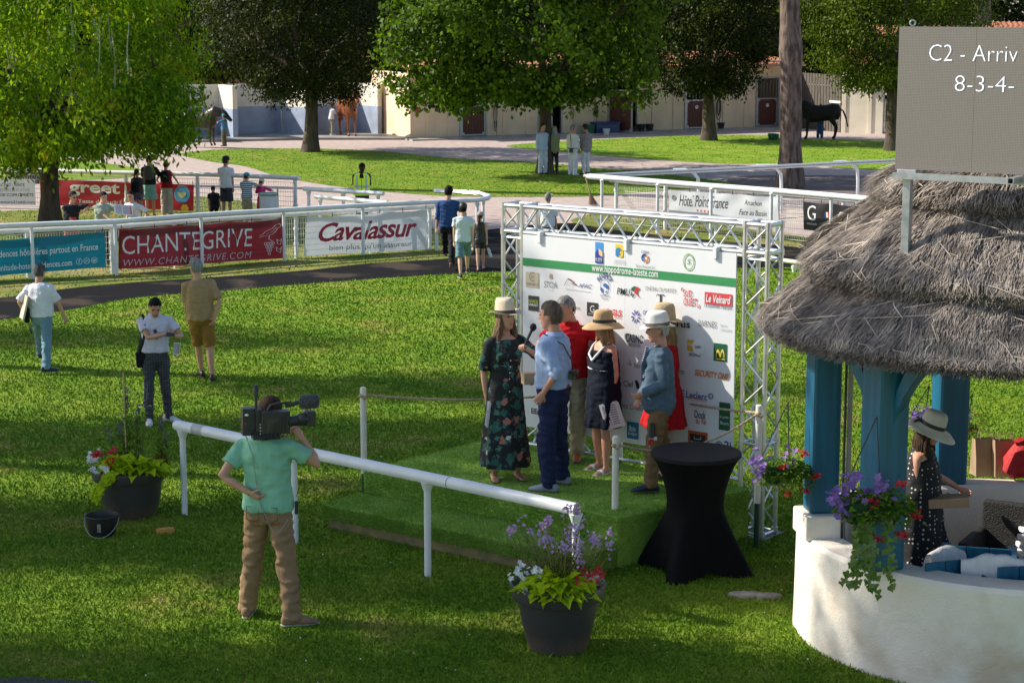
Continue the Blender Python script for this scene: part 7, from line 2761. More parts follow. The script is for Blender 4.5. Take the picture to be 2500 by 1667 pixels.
   if kind == 'sunhat':
    q_ = H(.03, -.112, z_ + .02)
    for sg in (-1, 1):
     mb.tube([q_, q_ + hrt * .05 * sg - hf * .02, q_ + hrt * .03 * sg - hf * .05 - hu * .04], [.010, .014, .006], 6)
   part(mb, 'hat_band', bandm, fuse_=False)
  elif kind == 'cap':
   mb.loft([hring(1.04, z_ - .01), hring(1.07, z_ + .02), hring(1.0, z_ + .06), hring(.72, z_ + .085), hring(.1, z_ + .095)])
   part(mb, 'cap', m_, fuse_=False)
   mb = MB()
   V1 = [H(.075 * math.cos(a_), .08 + .09 * max(0, math.sin(a_)) * 1.0, z_ - .004 - .02 * max(0, math.sin(a_)) + .008 * abs(math.cos(a_)) * 0) for a_ in (math.pi * k / 10 for k in range(11))]
   V2 = [v + hu * .006 for v in V1]
   mb.add(V1 + V2, [tuple(range(10, -1, -1)), tuple(range(11, 22))] + [(i, i + 1, 12 + i, 11 + i) for i in range(10)])
   part(mb, 'peak', bandm, fuse_=False)
 info = dict(t=t, s=s, c=c, H=H, up=up, hL=wrL, hR=wrR, elL=elL, elR=elR, nb=nb, hrt=hrt, hf=hf, hu=hu, px=px, part=part, shL=shL, shR=shR, f=f, r=r, aL=aL, aR=aR, Mi=Mi)
 info['world'] = lambda v: c + Matrix.Rotation(R(rz), 3, 'Z') @ (Vector(v) * s)
 return info
HAIRC = {'greybrown': (.17, .125, .09), 'black': (.012, .010, .009), 'brown': (.065, .038, .022), 'grey': (.30, .29, .28), 'white': (.50, .50, .48), 'blond': (.36, .24, .12), 'lightbrown': (.22, .14, .085), 'darkgrey': (.11, .10, .095), 'chestnut': (.10, .035, .018)}
def shoem(n, c):
 return mat('leather_' + n, c, tuple(v * .7 for v in c), scale=12, rough=.4, bump=.1)
def papers(label, P, w, h, ax, ay, seed=1, n=3, printed=True, cat='paper'):
 """a thin sheaf of sheets centred at P spanned by unit vectors ax, ay"""
 ax, ay = Vector(ax).normalized(), Vector(ay).normalized()
 nn = ax.cross(ay).normalized()
 t = thing('papers', P, 0, label, cat)
 rp_ = random.Random(seed)
 for k in range(n):
  m_ = MB()
  V_ = []
  for j in range(5):
   for i in range(5):
    u_, v_ = i / 4 - .5, j / 4 - .5
    V_.append(Vector(P) + ax * (u_ * w + k * .006) + ay * (v_ * h - k * .008) + nn * (k * .004 + .02 * (u_ ** 2) * (1 + k) + .012 * v_ * u_))
  m_.add(V_, [(j * 5 + i, j * 5 + i + 1, j * 5 + i + 6, j * 5 + i + 5) for j in range(4) for i in range(4)])
  m_.build('sheet', mat('paper_white', (.78, .77, .78), (.72, .72, .74), scale=4, rough=.7, trans=.2), t)
 if printed:
  for sgn in (1, -1):
   m_ = MB()
   for q in range(9):
    y_ = .40 - q * .095
    for (a_, b_) in ((-.42, -.08), (-.02, .40)):
     V_ = [Vector(P) + ax * (uu * w) + ay * (vv * h) + nn * ((.02 * uu * uu + .012 * uu * vv) + sgn * .0025 + (.008 if sgn > 0 else 0)) for uu, vv in ((a_, y_), (b_, y_), (b_, y_ - .05), (a_, y_ - .05))]
     m_.add(V_, [(0, 1, 2, 3)])
   m_.build('print', mat('print_grey', (.32, .32, .40), rough=.7), t, smooth=False)
  m_ = MB()
  m_.add([Vector(P) + ax * (uu * w) + ay * (vv * h) + nn * (.014) for uu, vv in ((.40, .46), (.47, .46), (.47, -.45), (.40, -.45))], [(0, 1, 2, 3)])
  m_.build('red_margin', RED, t, smooth=False)
 return t
# ---- floral dress with white hat, holding the microphone
def floral():
 m, nt, b = node_mat('floral_fabric')
 N, L = nt.nodes, nt.links
 b.inputs['Roughness'].default_value = .8
 tc = N.new('ShaderNodeTexCoord')
 base = (.008, .010, .012, 1)
 cur = None
 for k, (sc, th_, col, dist) in enumerate(((9, .47, (.02, .11, .085, 1), 2.2), (13, .40, (.06, .16, .13, 1), 3.0), (7.5, .30, (.40, .16, .12, 1), 1.6), (6.5, .22, (.55, .50, .46, 1), 1.2))):
  mp = N.new('ShaderNodeMapping')
  mp.inputs['Location'].default_value = (k * 3.1, k * 1.7, k * .9)
  L.new(tc.outputs['Object'], mp.inputs[0])
  ns = N.new('ShaderNodeTexNoise')
  ns.inputs['Scale'].default_value = sc
  ns.inputs['Distortion'].default_value = dist
  ns.inputs['Detail'].default_value = 2
  L.new(mp.outputs[0], ns.inputs[0])
  v = N.new('ShaderNodeTexVoronoi')
  v.inputs['Scale'].default_value = sc
  mx0 = N.new('ShaderNodeMixRGB')
  mx0.inputs[0].default_value = .12
  L.new(mp.outputs[0], mx0.inputs[1])
  L.new(ns.outputs['Color'], mx0.inputs[2])
  L.new(mx0.outputs[0], v.inputs[0])
  r_ = N.new('ShaderNodeValToRGB')
  r_.color_ramp.elements[0].position, r_.color_ramp.elements[1].position = th_ - .06, th_
  r_.color_ramp.elements[0].color, r_.color_ramp.elements[1].color = (1, 1, 1, 1), (0, 0, 0, 1)
  L.new(v.outputs['Distance'], r_.inputs[0])
  th2 = N.new('ShaderNodeMath')
  th2.operation = 'GREATER_THAN'
  th2.inputs[1].default_value = (.50, .53, .60, .68)[k]
  sp = N.new('ShaderNodeSeparateColor')
  L.new(v.outputs['Color'], sp.inputs[0])
  L.new(sp.outputs[0], th2.inputs[0])
  mm = N.new('ShaderNodeMath')
  mm.operation = 'MULTIPLY'
  L.new(r_.outputs[0], mm.inputs[0])
  L.new(th2.outputs[0], mm.inputs[1])
  mx = N.new('ShaderNodeMixRGB')
  L.new(mm.outputs[0], mx.inputs[0])
  if cur:
   L.new(cur, mx.inputs[1])
  else:
   mx.inputs[1].default_value = base
  mx.inputs[2].default_value = col
  cur = mx.outputs[0]
 L.new(cur, b.inputs['Base Color'])
 return m
def dotted(name, bg_, fg, sc, th_):
 m, nt, b = node_mat(name)
 N, L = nt.nodes, nt.links
 b.inputs['Roughness'].default_value = .8
 tc = N.new('ShaderNodeTexCoord')
 v = N.new('ShaderNodeTexVoronoi')
 v.inputs['Scale'].default_value = sc
 v.inputs['Randomness'].default_value = .35
 L.new(tc.outputs['Object'], v.inputs[0])
 r_ = N.new('ShaderNodeValToRGB')
 r_.color_ramp.elements[0].position, r_.color_ramp.elements[1].position = th_ - .04, th_
 r_.color_ramp.elements[0].color, r_.color_ramp.elements[1].color = (*fg, 1), (*bg_, 1)
 L.new(v.outputs['Distance'], r_.inputs[0])
 L.new(r_.outputs[0], b.inputs['Base Color'])
 return m
def striped(name, c1, c2, sc, axis=2):
 m, nt, b = node_mat(name)
 N, L = nt.nodes, nt.links
 b.inputs['Roughness'].default_value = .85
 tc = N.new('ShaderNodeTexCoord')
 w = N.new('ShaderNodeTexWave')
 w.bands_direction = 'XYZ'[axis]
 w.inputs['Scale'].default_value = sc
 w.inputs['Distortion'].default_value = .4
 L.new(tc.outputs['Object'], w.inputs[0])
 r_ = N.new('ShaderNodeValToRGB')
 r_.color_ramp.interpolation = 'CONSTANT'
 r_.color_ramp.elements[1].position = .5
 r_.color_ramp.elements[0].color, r_.color_ramp.elements[1].color = (*c1, 1), (*c2, 1)
 L.new(w.outputs[1], r_.inputs[0])
 L.new(r_.outputs[0], b.inputs['Base Color'])
 return m
def checked(name, c1, c2, sc):
 m, nt, b = node_mat(name)
 N, L = nt.nodes, nt.links
 b.inputs['Roughness'].default_value = .85
 tc = N.new('ShaderNodeTexCoord')
 cur = None
 for ax_ in ('X', 'Z'):
  w = N.new('ShaderNodeTexWave')
  w.bands_direction = ax_
  w.inputs['Scale'].default_value = sc
  L.new(tc.outputs['Object'], w.inputs[0])
  r_ = N.new('ShaderNodeValToRGB')
  r_.color_ramp.elements[0].position, r_.color_ramp.elements[1].position = .82, .95
  L.new(w.outputs[1], r_.inputs[0])
  mx = N.new('ShaderNodeMixRGB')
  L.new(r_.outputs[0], mx.inputs[0])
  if cur:
   L.new(cur, mx.inputs[1])
  else:
   mx.inputs[1].default_value = (*c1, 1)
  mx.inputs[2].default_value = (*c2, 1)
  cur = mx.outputs[0]
 L.new(cur, b.inputs['Base Color'])
 return m
FINE = .0125
A_ = person('woman in a dark floral long dress and white brimmed hat holding a microphone', (1160, 1100), 700, 198, feet=((1188, 1098), (1134, 1102)), z0=ZT, fem=True, tone='tan', vox=FINE,
   hl=(1208, 800, -.22), hr=(1116, 908, -.05), eh_l=(.8, -.2, -.6), eh_r=(-.6, .3, 0), curl=(1.3, .9), headr=(14, -4, 0), dress=(floral(), .15, .24, 'sleeves'), shoes=('heel', BLACK),
   hair=('long', 'lightbrown'), hat=('fedora', cloth('hat_white', (.70, .58, .43), bump=.2), BLACK), twist=8)
mt = thing('microphone', ATD(1218, 768, A_['c'].y - .25), 0, 'black microphone with foam ball held up by the woman in the floral dress', 'microphone')
q0, q1 = ATD(1202, 800, A_['c'].y - .26), ATD(1222, 757, A_['c'].y - .30)
MB().tube([q0, q1], [.012, .016], 10).build('handle', BLACK, mt)
m_ = MB()
m_.ell(q1 + (q1 - q0).normalized() * .03, (.036, .036, .042), n=14, m=8)
m_.build('foam_ball', mat('foam_black', (.012, .012, .012), rough=.95, bump=.5, bscale=90), mt)
papers('folded white papers held low by the woman in the floral dress', ATD(1127, 948, A_['c'].y - .12), .10, .26, (1, .15, 0), (.12, 0, 1), 2, 4, printed=False)
m_ = MB()
for k in range(13):
 z_ = 1.30 - k * .062
 cc, rr_, ff_ = A_['up'](0, .135 if z_ > 1.15 else .130, max(z_, .94))
 if z_ < .94:
  cc = cc - Vector((0, 0, .94 - z_)) + ff_ * .02
 m_.ell(cc, (.008, .006, .008), n=6, m=4)
A_['part'](m_, 'buttons', INKW, fuse_=False, kind='stuff')
# ---- man in the pale blue shirt with his back half turned
LB = cloth('paleblue', (.36, .46, .68), bump=.5)
B_ = person('man in a pale blue shirt and navy trousers facing left beside the microphone', (1266, 1122), 693, 62, feet=((1262, 1130), (1292, 1112)), z0=ZT, tone='red', vox=FINE, hipshift=(.0, -.02),
   hl=(1246, 905, -.22), hr=(1232, 868, .18), eh_l=(.6, -.3, -.3), curl=(.6, .6), headr=(10, 4, 0), top_w=('rolled', LB, 1.15, .98, 'collar'),
   legs_w=('long', cloth('navy_chino', (.018, .026, .075), bump=.5), 1.15), shoes=('shoe', mat('suede_grey', (.25, .31, .38), rough=.9)), hair=('short', 'greybrown'), fat=1.12, twist=-6, pd=((0, 1, 0), None))
m_ = MB()
m_.loft([ring(*B_['up'](0, 0, z), w, d) for z, w, d in ((.985, .186, .150), (1.015, .184, .148))], cap=False)
B_['part'](m_, 'belt', shoem('brown', (.16, .06, .025)), fuse_=False)
m_ = MB()
a0_, a1_, a2_ = B_['up'](.12, -.13, 1.02)[0], B_['up'](-.06, -.145, 1.40)[0], B_['up'](-.12, .04, 1.50)[0]
m_.tube([a0_, B_['up'](.10, -.155, 1.2)[0], a1_, a2_], .006, 6)
B_['part'](m_, 'strap', BLACK, fuse_=False)
cp = B_['world'](B_['up'](.08, -.17, 1.10)[0])
cc_ = thing('compact_camera', cp, R(62), 'small camouflage camera case hanging at the waist of the blue shirt man', 'camera case')
MB().box((0, 0, 0), (.13, .06, .09)).build('case', mat('camo', (.10, .12, .05), (.03, .035, .02), scale=18, rough=.8, contrast=(.45, .55)), cc_, local=True, smooth=False, bevel=.01)
MB().tube([(0, -.03, 0), (0, -.05, 0)], .02, 10).build('lens_cap', BLACK, cc_, local=True)
bx_ = thing('cardboard_box', ATD(1218, 868, B_['c'].y + .15), R(20), 'small brown box held between the floral dress and the blue shirt man', 'box')
MB().box((0, 0, 0), (.17, .10, .12)).build('carton', PAPER, bx_, local=True, smooth=False, bevel=.004)
# ---- man in the red polo
REDP = cloth('red_polo', (.50, .008, .014), bump=.45)
C_ = person('tall grey-haired man in a red polo with his arms round his neighbours', (1300, 1062), 677, 168, feet=((1326, 1056), (1266, 1066)), z0=ZT, tone='red', vox=FINE,
   hl=(1372, 800, .10), hr=(1226, 800, -.05), eh_l=(.5, .2, -.5), eh_r=(-.6, 0, -.6), headr=(-34, 16, 4), top_w=('short', REDP, 1.1, .92, 'collar'), legs_w=('long', cloth('beige_chino', (.42, .35, .25)), 1.15),
   shoes=('shoe', shoem('orange', (.42, .12, .03))), hair=('short', 'grey'), side=-2, hipshift=(-.03, 0))
# ---- woman in the navy dress
NVD = cloth('navy_dress', (.006, .009, .022), bump=.3)
D_ = person('woman in a navy sleeveless dress with white trim and a tan sun hat', (1386, 1080), 722, 122, feet=((1392, 1088), (1376, 1076)), z0=ZT, fem=True, tone='red', vox=FINE,
   hl=(1400, 912, -.16), hr=(1366, 830, .22), eh_l=(.8, -.2, 0), curl=(.9, .5), headr=(-18, 0, 0), dress=(NVD, .52, .215, 'straps'), shoes=('sandal', WHITE), fat=1.3,
   hair=('long', 'blond'), hat=('sunhat', cloth('hat_tan', (.50, .33, .17), bump=.2), BLACK), build=1.22)
TR = cloth('trim_white', (.78, .78, .78), bump=.1)
m_ = MB()
for sg in (-1, 1):
 m_.tube([D_['up'](0, .165, 1.275)[0], D_['up'](sg * .07, .158, 1.34)[0], D_['up'](sg * .10, .085, 1.425)[0], D_['up'](sg * .105, .01, 1.485)[0], D_['up'](sg * .10, -.085, 1.42)[0]], [.013, .014, .012, .009, .008], 8)
rg_ = ring(*D_['up'](0, .004, 1.175), .196, .150, 26)
m_.tube(rg_[:] + [rg_[0]], .009, 6)
D_['part'](m_, 'trim', TR, fuse_=False)
m_ = MB()
w_ = D_['hL']
m_.tube([w_ + Vector((.028 * math.cos(a), .028 * math.sin(a), .012)) for a in (2 * math.pi * k / 12 for k in range(13))], .006, 5)
D_['part'](m_, 'watch', ALU, fuse_=False)
papers('printed race programme with red margin held by the woman in the navy dress', ATD(1404, 952, D_['c'].y - .20), .20, .27, (.95, .12, .22), (-.30, 0, .95), 4, 3)
# ---- man in the blazer
BLZ = cloth('blazer', (.090, .140, .195), bump=.5, rough=.9)
E_ = person('elderly man in a grey-blue blazer and white panama hat facing left', (1512, 1119), 728, 88, feet=((1494, 1134), (1530, 1104)), z0=ZT, tone='red', vox=FINE,
   hl=(1474, 905, -.20), hr=(1466, 925, .10), eh_l=(1, -.4, -.4), curl=(.8, .8), headr=(8, 4, 0), top_w=('long', BLZ, 1.45, .78), legs_w=('long', cloth('brown_chino', (.20, .12, .055)), 1.12),
   shoes=('shoe', shoem('navy', (.015, .025, .06))), hair=('short', 'white'), hat=('panama', cloth('hat_w2', (.78, .76, .72), bump=.15), mat('band_taupe', (.13, .10, .08), rough=.8)), fat=1.15)
m_ = MB()
for sg in (-1, 1):
 m_.tube([E_['up'](sg * .012, .178, 1.12)[0], E_['up'](sg * .055, .165, 1.30)[0], E_['up'](sg * .075, .105, 1.43)[0], E_['up'](sg * .07, .0, 1.50)[0]], [.012, .030, .030, .018], 6, squash=.35)
 m_.box(E_['up'](sg * .185, .06, .93)[0], (.012, .13, .05))
E_['part'](m_, 'lapels', BLZ, fuse_=False)
m_ = MB()
m_.tube([E_['up'](-.03, .155, 1.16)[0], E_['up'](-.015, .165, 1.34)[0], E_['up'](0, .135, 1.47)[0]], [.022, .018, .014], 6)
E_['part'](m_, 'tie', striped('tie_stripe', (.02, .03, .12), (.5, .5, .55), 14), fuse_=False)
bn = ATD(1497, 988, E_['c'].y - .26)
b_n = thing('binoculars', bn, R(80), 'black binoculars hanging below the hem of the blazer', 'binoculars')
for sg in (-1, 1):
 MB().tube([(sg * .035, 0, .07), (sg * .032, 0, .02), (sg * .036, 0, -.03), (sg * .04, 0, -.07)], [.02, .024, .030, .032], 12).build('barrel', BLACK, b_n, local=True)
MB().box((0, 0, .01), (.05, .02, .05)).build('bridge', BLACK, b_n, local=True, smooth=False)
bdg = thing('badge', ATD(1500, 1015, E_['c'].y - .25), R(15), 'white entry badge with a red disc hanging at the blazer hem', 'badge')
MB().box((0, 0, 0), (.085, .003, .11)).build('card', INKW, bdg, local=True, smooth=False)
m_ = MB()
m_.add([Vector((.038 * math.cos(a) - .02, -.004, .038 * math.sin(a))) for a in (2 * math.pi * k / 20 for k in range(20))], [tuple(range(20))])
m_.build('disc', RED, bdg, local=True, smooth=False)
# ---- woman in red behind the blazer man
F_ = person('woman in red dress and straw hat mostly hidden behind the blazer man', (1524, 1104), 712, 75, feet=((1518, 1108), (1530, 1100)), z0=ZT - .03, fem=True, tone='fair', vox=.015,
   headr=(15, 0, 0), dress=(cloth('red_dress', (.42, .008, .012)), 0.58, .24, 'sleeves'), build=1.15, fat=1.2, shoes=('sandal', WHITE), hair=('long', 'blond'), hat=('straw', mat('straw_weave', (.60, .47, .28), (.42, .31, .17), scale=60, rough=.8, bump=.6), mat('straw_weave', (.6, .47, .28))))
# ---- camera operator
GT = cloth('mint_tee', (.23, .50, .345), bump=.6, scale=6)
O_ = person('camera operator in mint T-shirt and tan trousers seen from behind', (627, 1427), 915, -14, feet=((568, 1416), (672, 1438)), tone='tan', vox=.0115, hipshift=(-.02, .0),
   hl=(574, 1132, -.12), hr=(692, 1005, .06), eh_l=(-1, -.15, -.1), eh_r=(.55, -.3, -1), curl=(.8, .9), headr=(-8, 10, 6), top_w=('short', GT, 1.25, .90),
   legs_w=('long', cloth('tan_jeans', (.30, .19, .105), bump=.6), 1.12), shoes=('sneaker', mat('suede_tan', (.32, .19, .11), (.22, .13, .075), scale=14, rough=.95)), hair=('thick', 'brown'), side=-2, toe=(12, -62), pd=(None, (0, .3, -1)))
for sg, nm in ((1, 'back_pocket'), (-1, 'back_pocket')):
 m_ = MB()
 V_ = [O_['up'](sg * .075 + a_, -.143 + .01 * abs(a_) * 5, z_)[0] for a_, z_ in ((-.05, .955), (.05, .955), (.052, .86), (0, .835), (-.052, .86))]
 m_.tube(V_[:1] + V_[4:1:-1] + V_[1:2] + V_[:1], .003, 4)
 O_['part'](m_, nm, cloth('tan_seam', (.16, .10, .055)), fuse_=False)
m_ = MB()
m_.tube([O_['nb'] + Vector((-.12, -.10, .06)), O_['up'](-.05, -.14, 1.36)[0], O_['up'](-.03, -.148, 1.15)[0], O_['up'](.0, -.158, .98)[0], O_['up'](.08, -.16, .80)[0], O_['up'](.12, -.15, .74)[0], O_['up'](.2, -.10, .86)[0]], .0035, 5)
O_['part'](m_, 'cable', mat('cable_grey', (.25, .26, .24), rough=.6), fuse_=False)
yc = O_['c'].y
sc_o = O_['s']
def OP(x, y, dy=0.0):
 return ATD(x, y, yc + dy)
cam_t = thing('video_camera', OP(610, 975), 0, 'black shoulder video camera with a furry microphone on the operator in mint', 'video camera')
CMB = mat('camera_black', (.018, .018, .020), (.03, .03, .032), scale=9, rough=.5)
ax_ = (OP(700, 968, .10) - OP(600, 972, -.02)).normalized()
sid = Vector((-ax_.y, ax_.x, 0)).normalized()
upv = ax_.cross(sid).normalized()
if upv.z < 0:
 upv = -upv
M3 = Matrix((ax_, sid, upv)).transposed()
yb = -.10
def cbox(name, px_, py_, w, d_, h, m=CMB, bev=.006, dy=0.0):
 return MB().box(OP(px_, py_, yb + dy), (w, d_, h), M=M3).build(name, m, cam_t, smooth=False, bevel=bev)
mpp = yc / F * K * 1.0
cbox('battery', 571, 967, 32 * mpp, .11, 64 * mpp)
cbox('rear_module', 593, 968, 16 * mpp, .13, 62 * mpp)
cbox('camera_body', 631, 968, 66 * mpp, .14, 52 * mpp)
cbox('side_panel', 628, 974, 40 * mpp, .15, 34 * mpp, mat('panel_dark', (.035, .034, .032), rough=.35))
cbox('shoulder_pad', 610, 1000, 64 * mpp, .12, 14 * mpp, BLACK)
cbox('lens_hood', 712, 960, 22 * mpp, .12, 34 * mpp)
for k, (a_, b_, r0, r1) in enumerate((((664, 968), (690, 964), .045, .050), ((688, 964), (705, 961), .056, .060))):
 MB().tube([OP(*a_, yb), OP(*b_, yb)], [r0, r1], 18).build('lens', CMB, cam_t)
MB().tube([OP(612, 948, yb), OP(622, 930, yb), OP(640, 926, yb), OP(668, 924, yb), OP(676, 932, yb)], .012, 8).build('top_handle', CMB, cam_t)
MB().tube([OP(655, 932, yb), OP(692, 922, yb)], .020, 10).build('microphone_barrel', CMB, cam_t)
m_ = MB()
q0, q1 = OP(688, 924, yb), OP(733, 921, yb)
mbp = [q0.lerp(q1, t_) for t_ in (0, .06, .2, .5, .8, .95, 1.0)]
m_.tube(mbp, [.03, .050, .060, .063, .062, .050, .024], 18)
m_.build('furry_windshield', mat('fur_grey', (.10, .10, .11), (.04, .04, .045), scale=60, rough=1, bump=1.0, bscale=140), cam_t)
fm_ = MB()
rf = random.Random(6)
for i in range(900):
 t_ = rf.uniform(.05, .98)
 a_ = rf.uniform(0, 6.28)
 rr3 = .060
 c3 = q0.lerp(q1, t_)
 dv_ = (sid * math.cos(a_) + upv * math.sin(a_))
 p3 = c3 + dv_ * rr3 * .95
 e3 = p3 + dv_ * .014 + rv(rf, .008)
 s3 = rv(rf).normalized() * .0018
 fm_.add([p3 - s3, p3 + s3, e3], [(0, 1, 2)])
fm_.build('fur', mat('fur_tip', (.20, .20, .21), rough=1), cam_t, smooth=False, kind='stuff')
MB().tube([OP(588, 960, yb - .02), OP(588, 908, yb - .02)], .012, 8).build('antenna', CMB, cam_t)
MB().tube([OP(588, 912, yb - .02), OP(588, 900, yb - .02), OP(588, 884, yb - .02)], [.020, .022, .020], 10).build('antenna_head', CMB, cam_t)
m_ = MB()
m_.ell(OP(561, 1001 - 28, yb - .06), (.020, .006, .020), n=12, m=6)
m_.build('red_logo', RED, cam_t)
m_ = MB()
m_.ell(OP(565, 953, yb - .062), (.024, .004, .011), n=12, m=6)
m_.build('white_logo', INKW, cam_t)
for k in range(4):
 MB().box(OP(598, 975 + k * 7, yb - .075), (.010, .004, .012), M=M3).build('switch', INKW if k % 2 else ALU, cam_t, smooth=False)
wm = MB()
wm.tube([OP(562, 960, yb - .06), OP(545, 962, yb - .05), OP(532, 976, yb - .05), OP(548, 985, yb - .05), OP(590, 992, yb - .07), OP(602, 1012, yb - .08), OP(640, 1005, yb - .08), OP(662, 960, yb - .08), OP(668, 935, yb - .05)], .004, 5)
for k in range(6):
 wm.tube([OP(585 + 8 * k, 990, yb - .07), OP(592 + 9 * k, 1006 + 3 * math.sin(k * 2), yb - .10), OP(615 + 9 * k, 1000, yb - .09), OP(625 + 7 * k, 975 - 4 * k, yb - .08)], .0045, 5)
wm.build('wires', BLACK, cam_t, kind='stuff')
wr_ = MB()
wr_.ell(OP(698, 962, yb - .06), (.055, .035, .04), n=12, m=8)
wr_.build('zoom_grip', CMB, cam_t)
tx = thing('radio_pack', OP(680, 1160, .05), 0, 'small black radio transmitter clipped at the right hip of the camera operator', 'radio')
MB().box(OP(681, 1165, -.02), (.03, .03, .12)).build('case', BLACK, tx, smooth=False, bevel=.004)
MB().tube([OP(681, 1140, -.02), OP(690, 1105, -.02)], .003, 5).build('antenna', BLACK, tx)
# ---- young man with phone
WPL = cloth('lilac_white', (.62, .60, .70), bump=.45)
G_ = person('young man in a white polo and dark checked trousers looking down at a phone', (362, 970), 673, 190, feet=((388, 968), (343, 976)), tone='tan', vox=FINE,
   hl=(402, 772, -.27), hr=(378, 768, -.28), eh_l=(.7, .1, -.8), eh_r=(-.9, .1, -.7), curl=(.8, .8), headr=(6, 34, 0), top_w=('short', WPL, 1.1, .98, 'collar'),
   legs_w=('long', checked('check_trousers', (.030, .031, .036), (.075, .075, .085), 9), .92), shoes=('sneaker', mat('white_shoe', (.7, .7, .7), (.5, .5, .5), scale=8, rough=.5)), hair=('buzz', 'black'), toe=(55, 0), pd=((0, .2, 1), (0, .2, 1)))
ph_ = thing('phone', ATD(391, 768, G_['c'].y - .38), 0, 'dark smartphone in the hands of the young man in white', 'phone')
MB().box((0, 0, 0), (.11, .08, .009), M=Matrix.Rotation(.5, 3, 'X')).build('case', BLACK, ph_, local=True, smooth=False, bevel=.003)
m_ = MB()
m_.tube([G_['up'](.155, .01, 1.50)[0], G_['up'](.11, .135, 1.34)[0], G_['up'](.17, .14, 1.1)[0], G_['up'](.23, .06, .93)[0], G_['up'](.22, -.10, 1.0)[0], G_['up'](.15, -.13, 1.3)[0], G_['up'](.155, .01, 1.50)[0]], [.018] * 7, 6, squash=.35)
G_['part'](m_, 'strap', BLACK, fuse_=False)
m_ = MB()
m_.tube([G_['up'](.0, .135, 1.30)[0], G_['up'](-.012, .15, 1.26)[0]], [.022, .024], 8)
m_.tube([G_['up'](-.02, .15, 1.22)[0], G_['up'](-.025, .15, 1.18)[0]], [.024, .022], 8)
m_.tube([G_['up'](.005, .132, 1.34)[0], G_['up'](-.02, .15, 1.2)[0]], .005, 5)
G_['part'](m_, 'hanging_sunglasses', BLACK, fuse_=False)
bg_ = thing('shoulder_bag', ATD(330, 825, G_['c'].y - .04), R(12), 'small black shoulder bag hanging at the side of the young man', 'bag')
MB().box((0, 0, 0), (.20, .12, .21)).build('bag', cloth('bag_black', (.012, .012, .013)), bg_, local=True, smooth=False, bevel=.025)
MB().box((0, -.066, .035), (.205, .012, .13)).build('flap', cloth('bag_black', (.012, .012, .013)), bg_, local=True, smooth=False, bevel=.01)
papers('folded race programme stuck in the pocket of the young man with the phone', ATD(405, 800, G_['c'].y - .10), .08, .16, (1, .3, 0), (.15, 0, 1), 7, 2)
# ---- man in the beige T-shirt
H_ = person('grey-haired man in beige T-shirt and brown shorts, hand behind his back', (475, 872), 592, 18, feet=((464, 868), (488, 876)), tone='tan', vox=.0135, hipshift=(-.06, 0), side=-4,
   hr=(494, 728, -.16), hl=(432, 738, .12), eh_r=(1, -.1, -.2), eh_l=(-1, 0, -.5), headr=(22, 4, 0), top_w=('half', cloth('beige_tee', (.40, .26, .13), bump=.5), 1.2, .88),
   legs_w=('shorts', cloth('ochre', (.26, .135, .03), bump=.5), 1.05), shoes=('shoe', shoem('dark', (.03, .018, .012))), hair=('short', 'grey'), fat=1.15)
# ---- man in white shirt walking away
I_ = person('man in white shirt and light blue trousers walking off with a folder', (100, 853), 608, -12, feet=((97, 838), (106, 862)), tone='tan', vox=.0135, lean=6, side=-5,
   hr=(152, 735, .05), hl=(64, 722, .05), eh_r=(.9, -.4, .2), eh_l=(-1, -.5, 0), headr=(-4, 10, 0), top_w=('half', cloth('white_shirt', (.72, .73, .80), bump=.5), 1.3, .93, 'collar'),
   legs_w=('long', cloth('light_blue', (.16, .27, .35), bump=.55), 1.12), shoes=('shoe', shoem('navy', (.015, .025, .06))), hair=('short', 'darkgrey'), fat=1.15, toe=(5, -60))
fo = thing('folder', ATD(56, 705, I_['c'].y - .1), R(25), 'cream folder under the arm of the man in the white shirt', 'folder')
MB().box((0, 0, 0), (.03, .24, .36), M=Matrix.Rotation(.25, 3, 'Y')).build('cover', mat('cream_card', (.62, .52, .38), rough=.7), fo, local=True, smooth=False, bevel=.004)
bgb = thing('shoulder_bag', ATD(60, 722, I_['c'].y - .02), R(20), 'black flat bag carried with the cream folder at the far left', 'bag')
MB().box((0, 0, 0), (.08, .26, .24)).build('bag', cloth('bag_black', (.012, .012, .013)), bgb, local=True, smooth=False, bevel=.03)
MB().tube([(0.02, -.12, -.1), (.03, -.15, -.22), (.06, -.13, -.28), (.05, -.1, -.15)], .008, 5).build('strap', BLACK, bgb, local=True)
# ---- walkers by the rail end
W1 = person('man in a dark blue shirt and black trousers walking away near the rail end', (1030, 616), 427, -2, feet=((1024, 606), (1037, 622)), tone='tan', vox=.017, hl=(1000, 545, .0), hr=(1062, 500, .18), headr=(-15, 8, 0),
   top_w=('rolled', cloth('denim_blue', (.025, .065, .19), bump=.5), 1.3, .90), legs_w=('long', cloth('black_trousers', (.018, .018, .022)), 1.05), shoes=('shoe', shoem('brown', (.16, .06, .025))), hair=('short', 'black'), fat=1.1, face=False)
W2 = person('boy in pale shirt, grey-blue shorts and black cap walking away', (1064, 640), 467, 6, feet=((1058, 645), (1074, 634)), tone='fair', vox=.017, hr=(1087, 575, -.05), hl=(1043, 560, 0), headr=(-12, 2, 0),
   top_w=('short', cloth('pale_shirt', (.62, .70, .74), bump=.5), 1.3, .88), legs_w=('shorts', cloth('greyblue', (.14, .24, .28)), 1.15), shoes=('sneaker', BLACK), hair=('short', 'black'), hat=('cap', BLACK, BLACK), face=False)
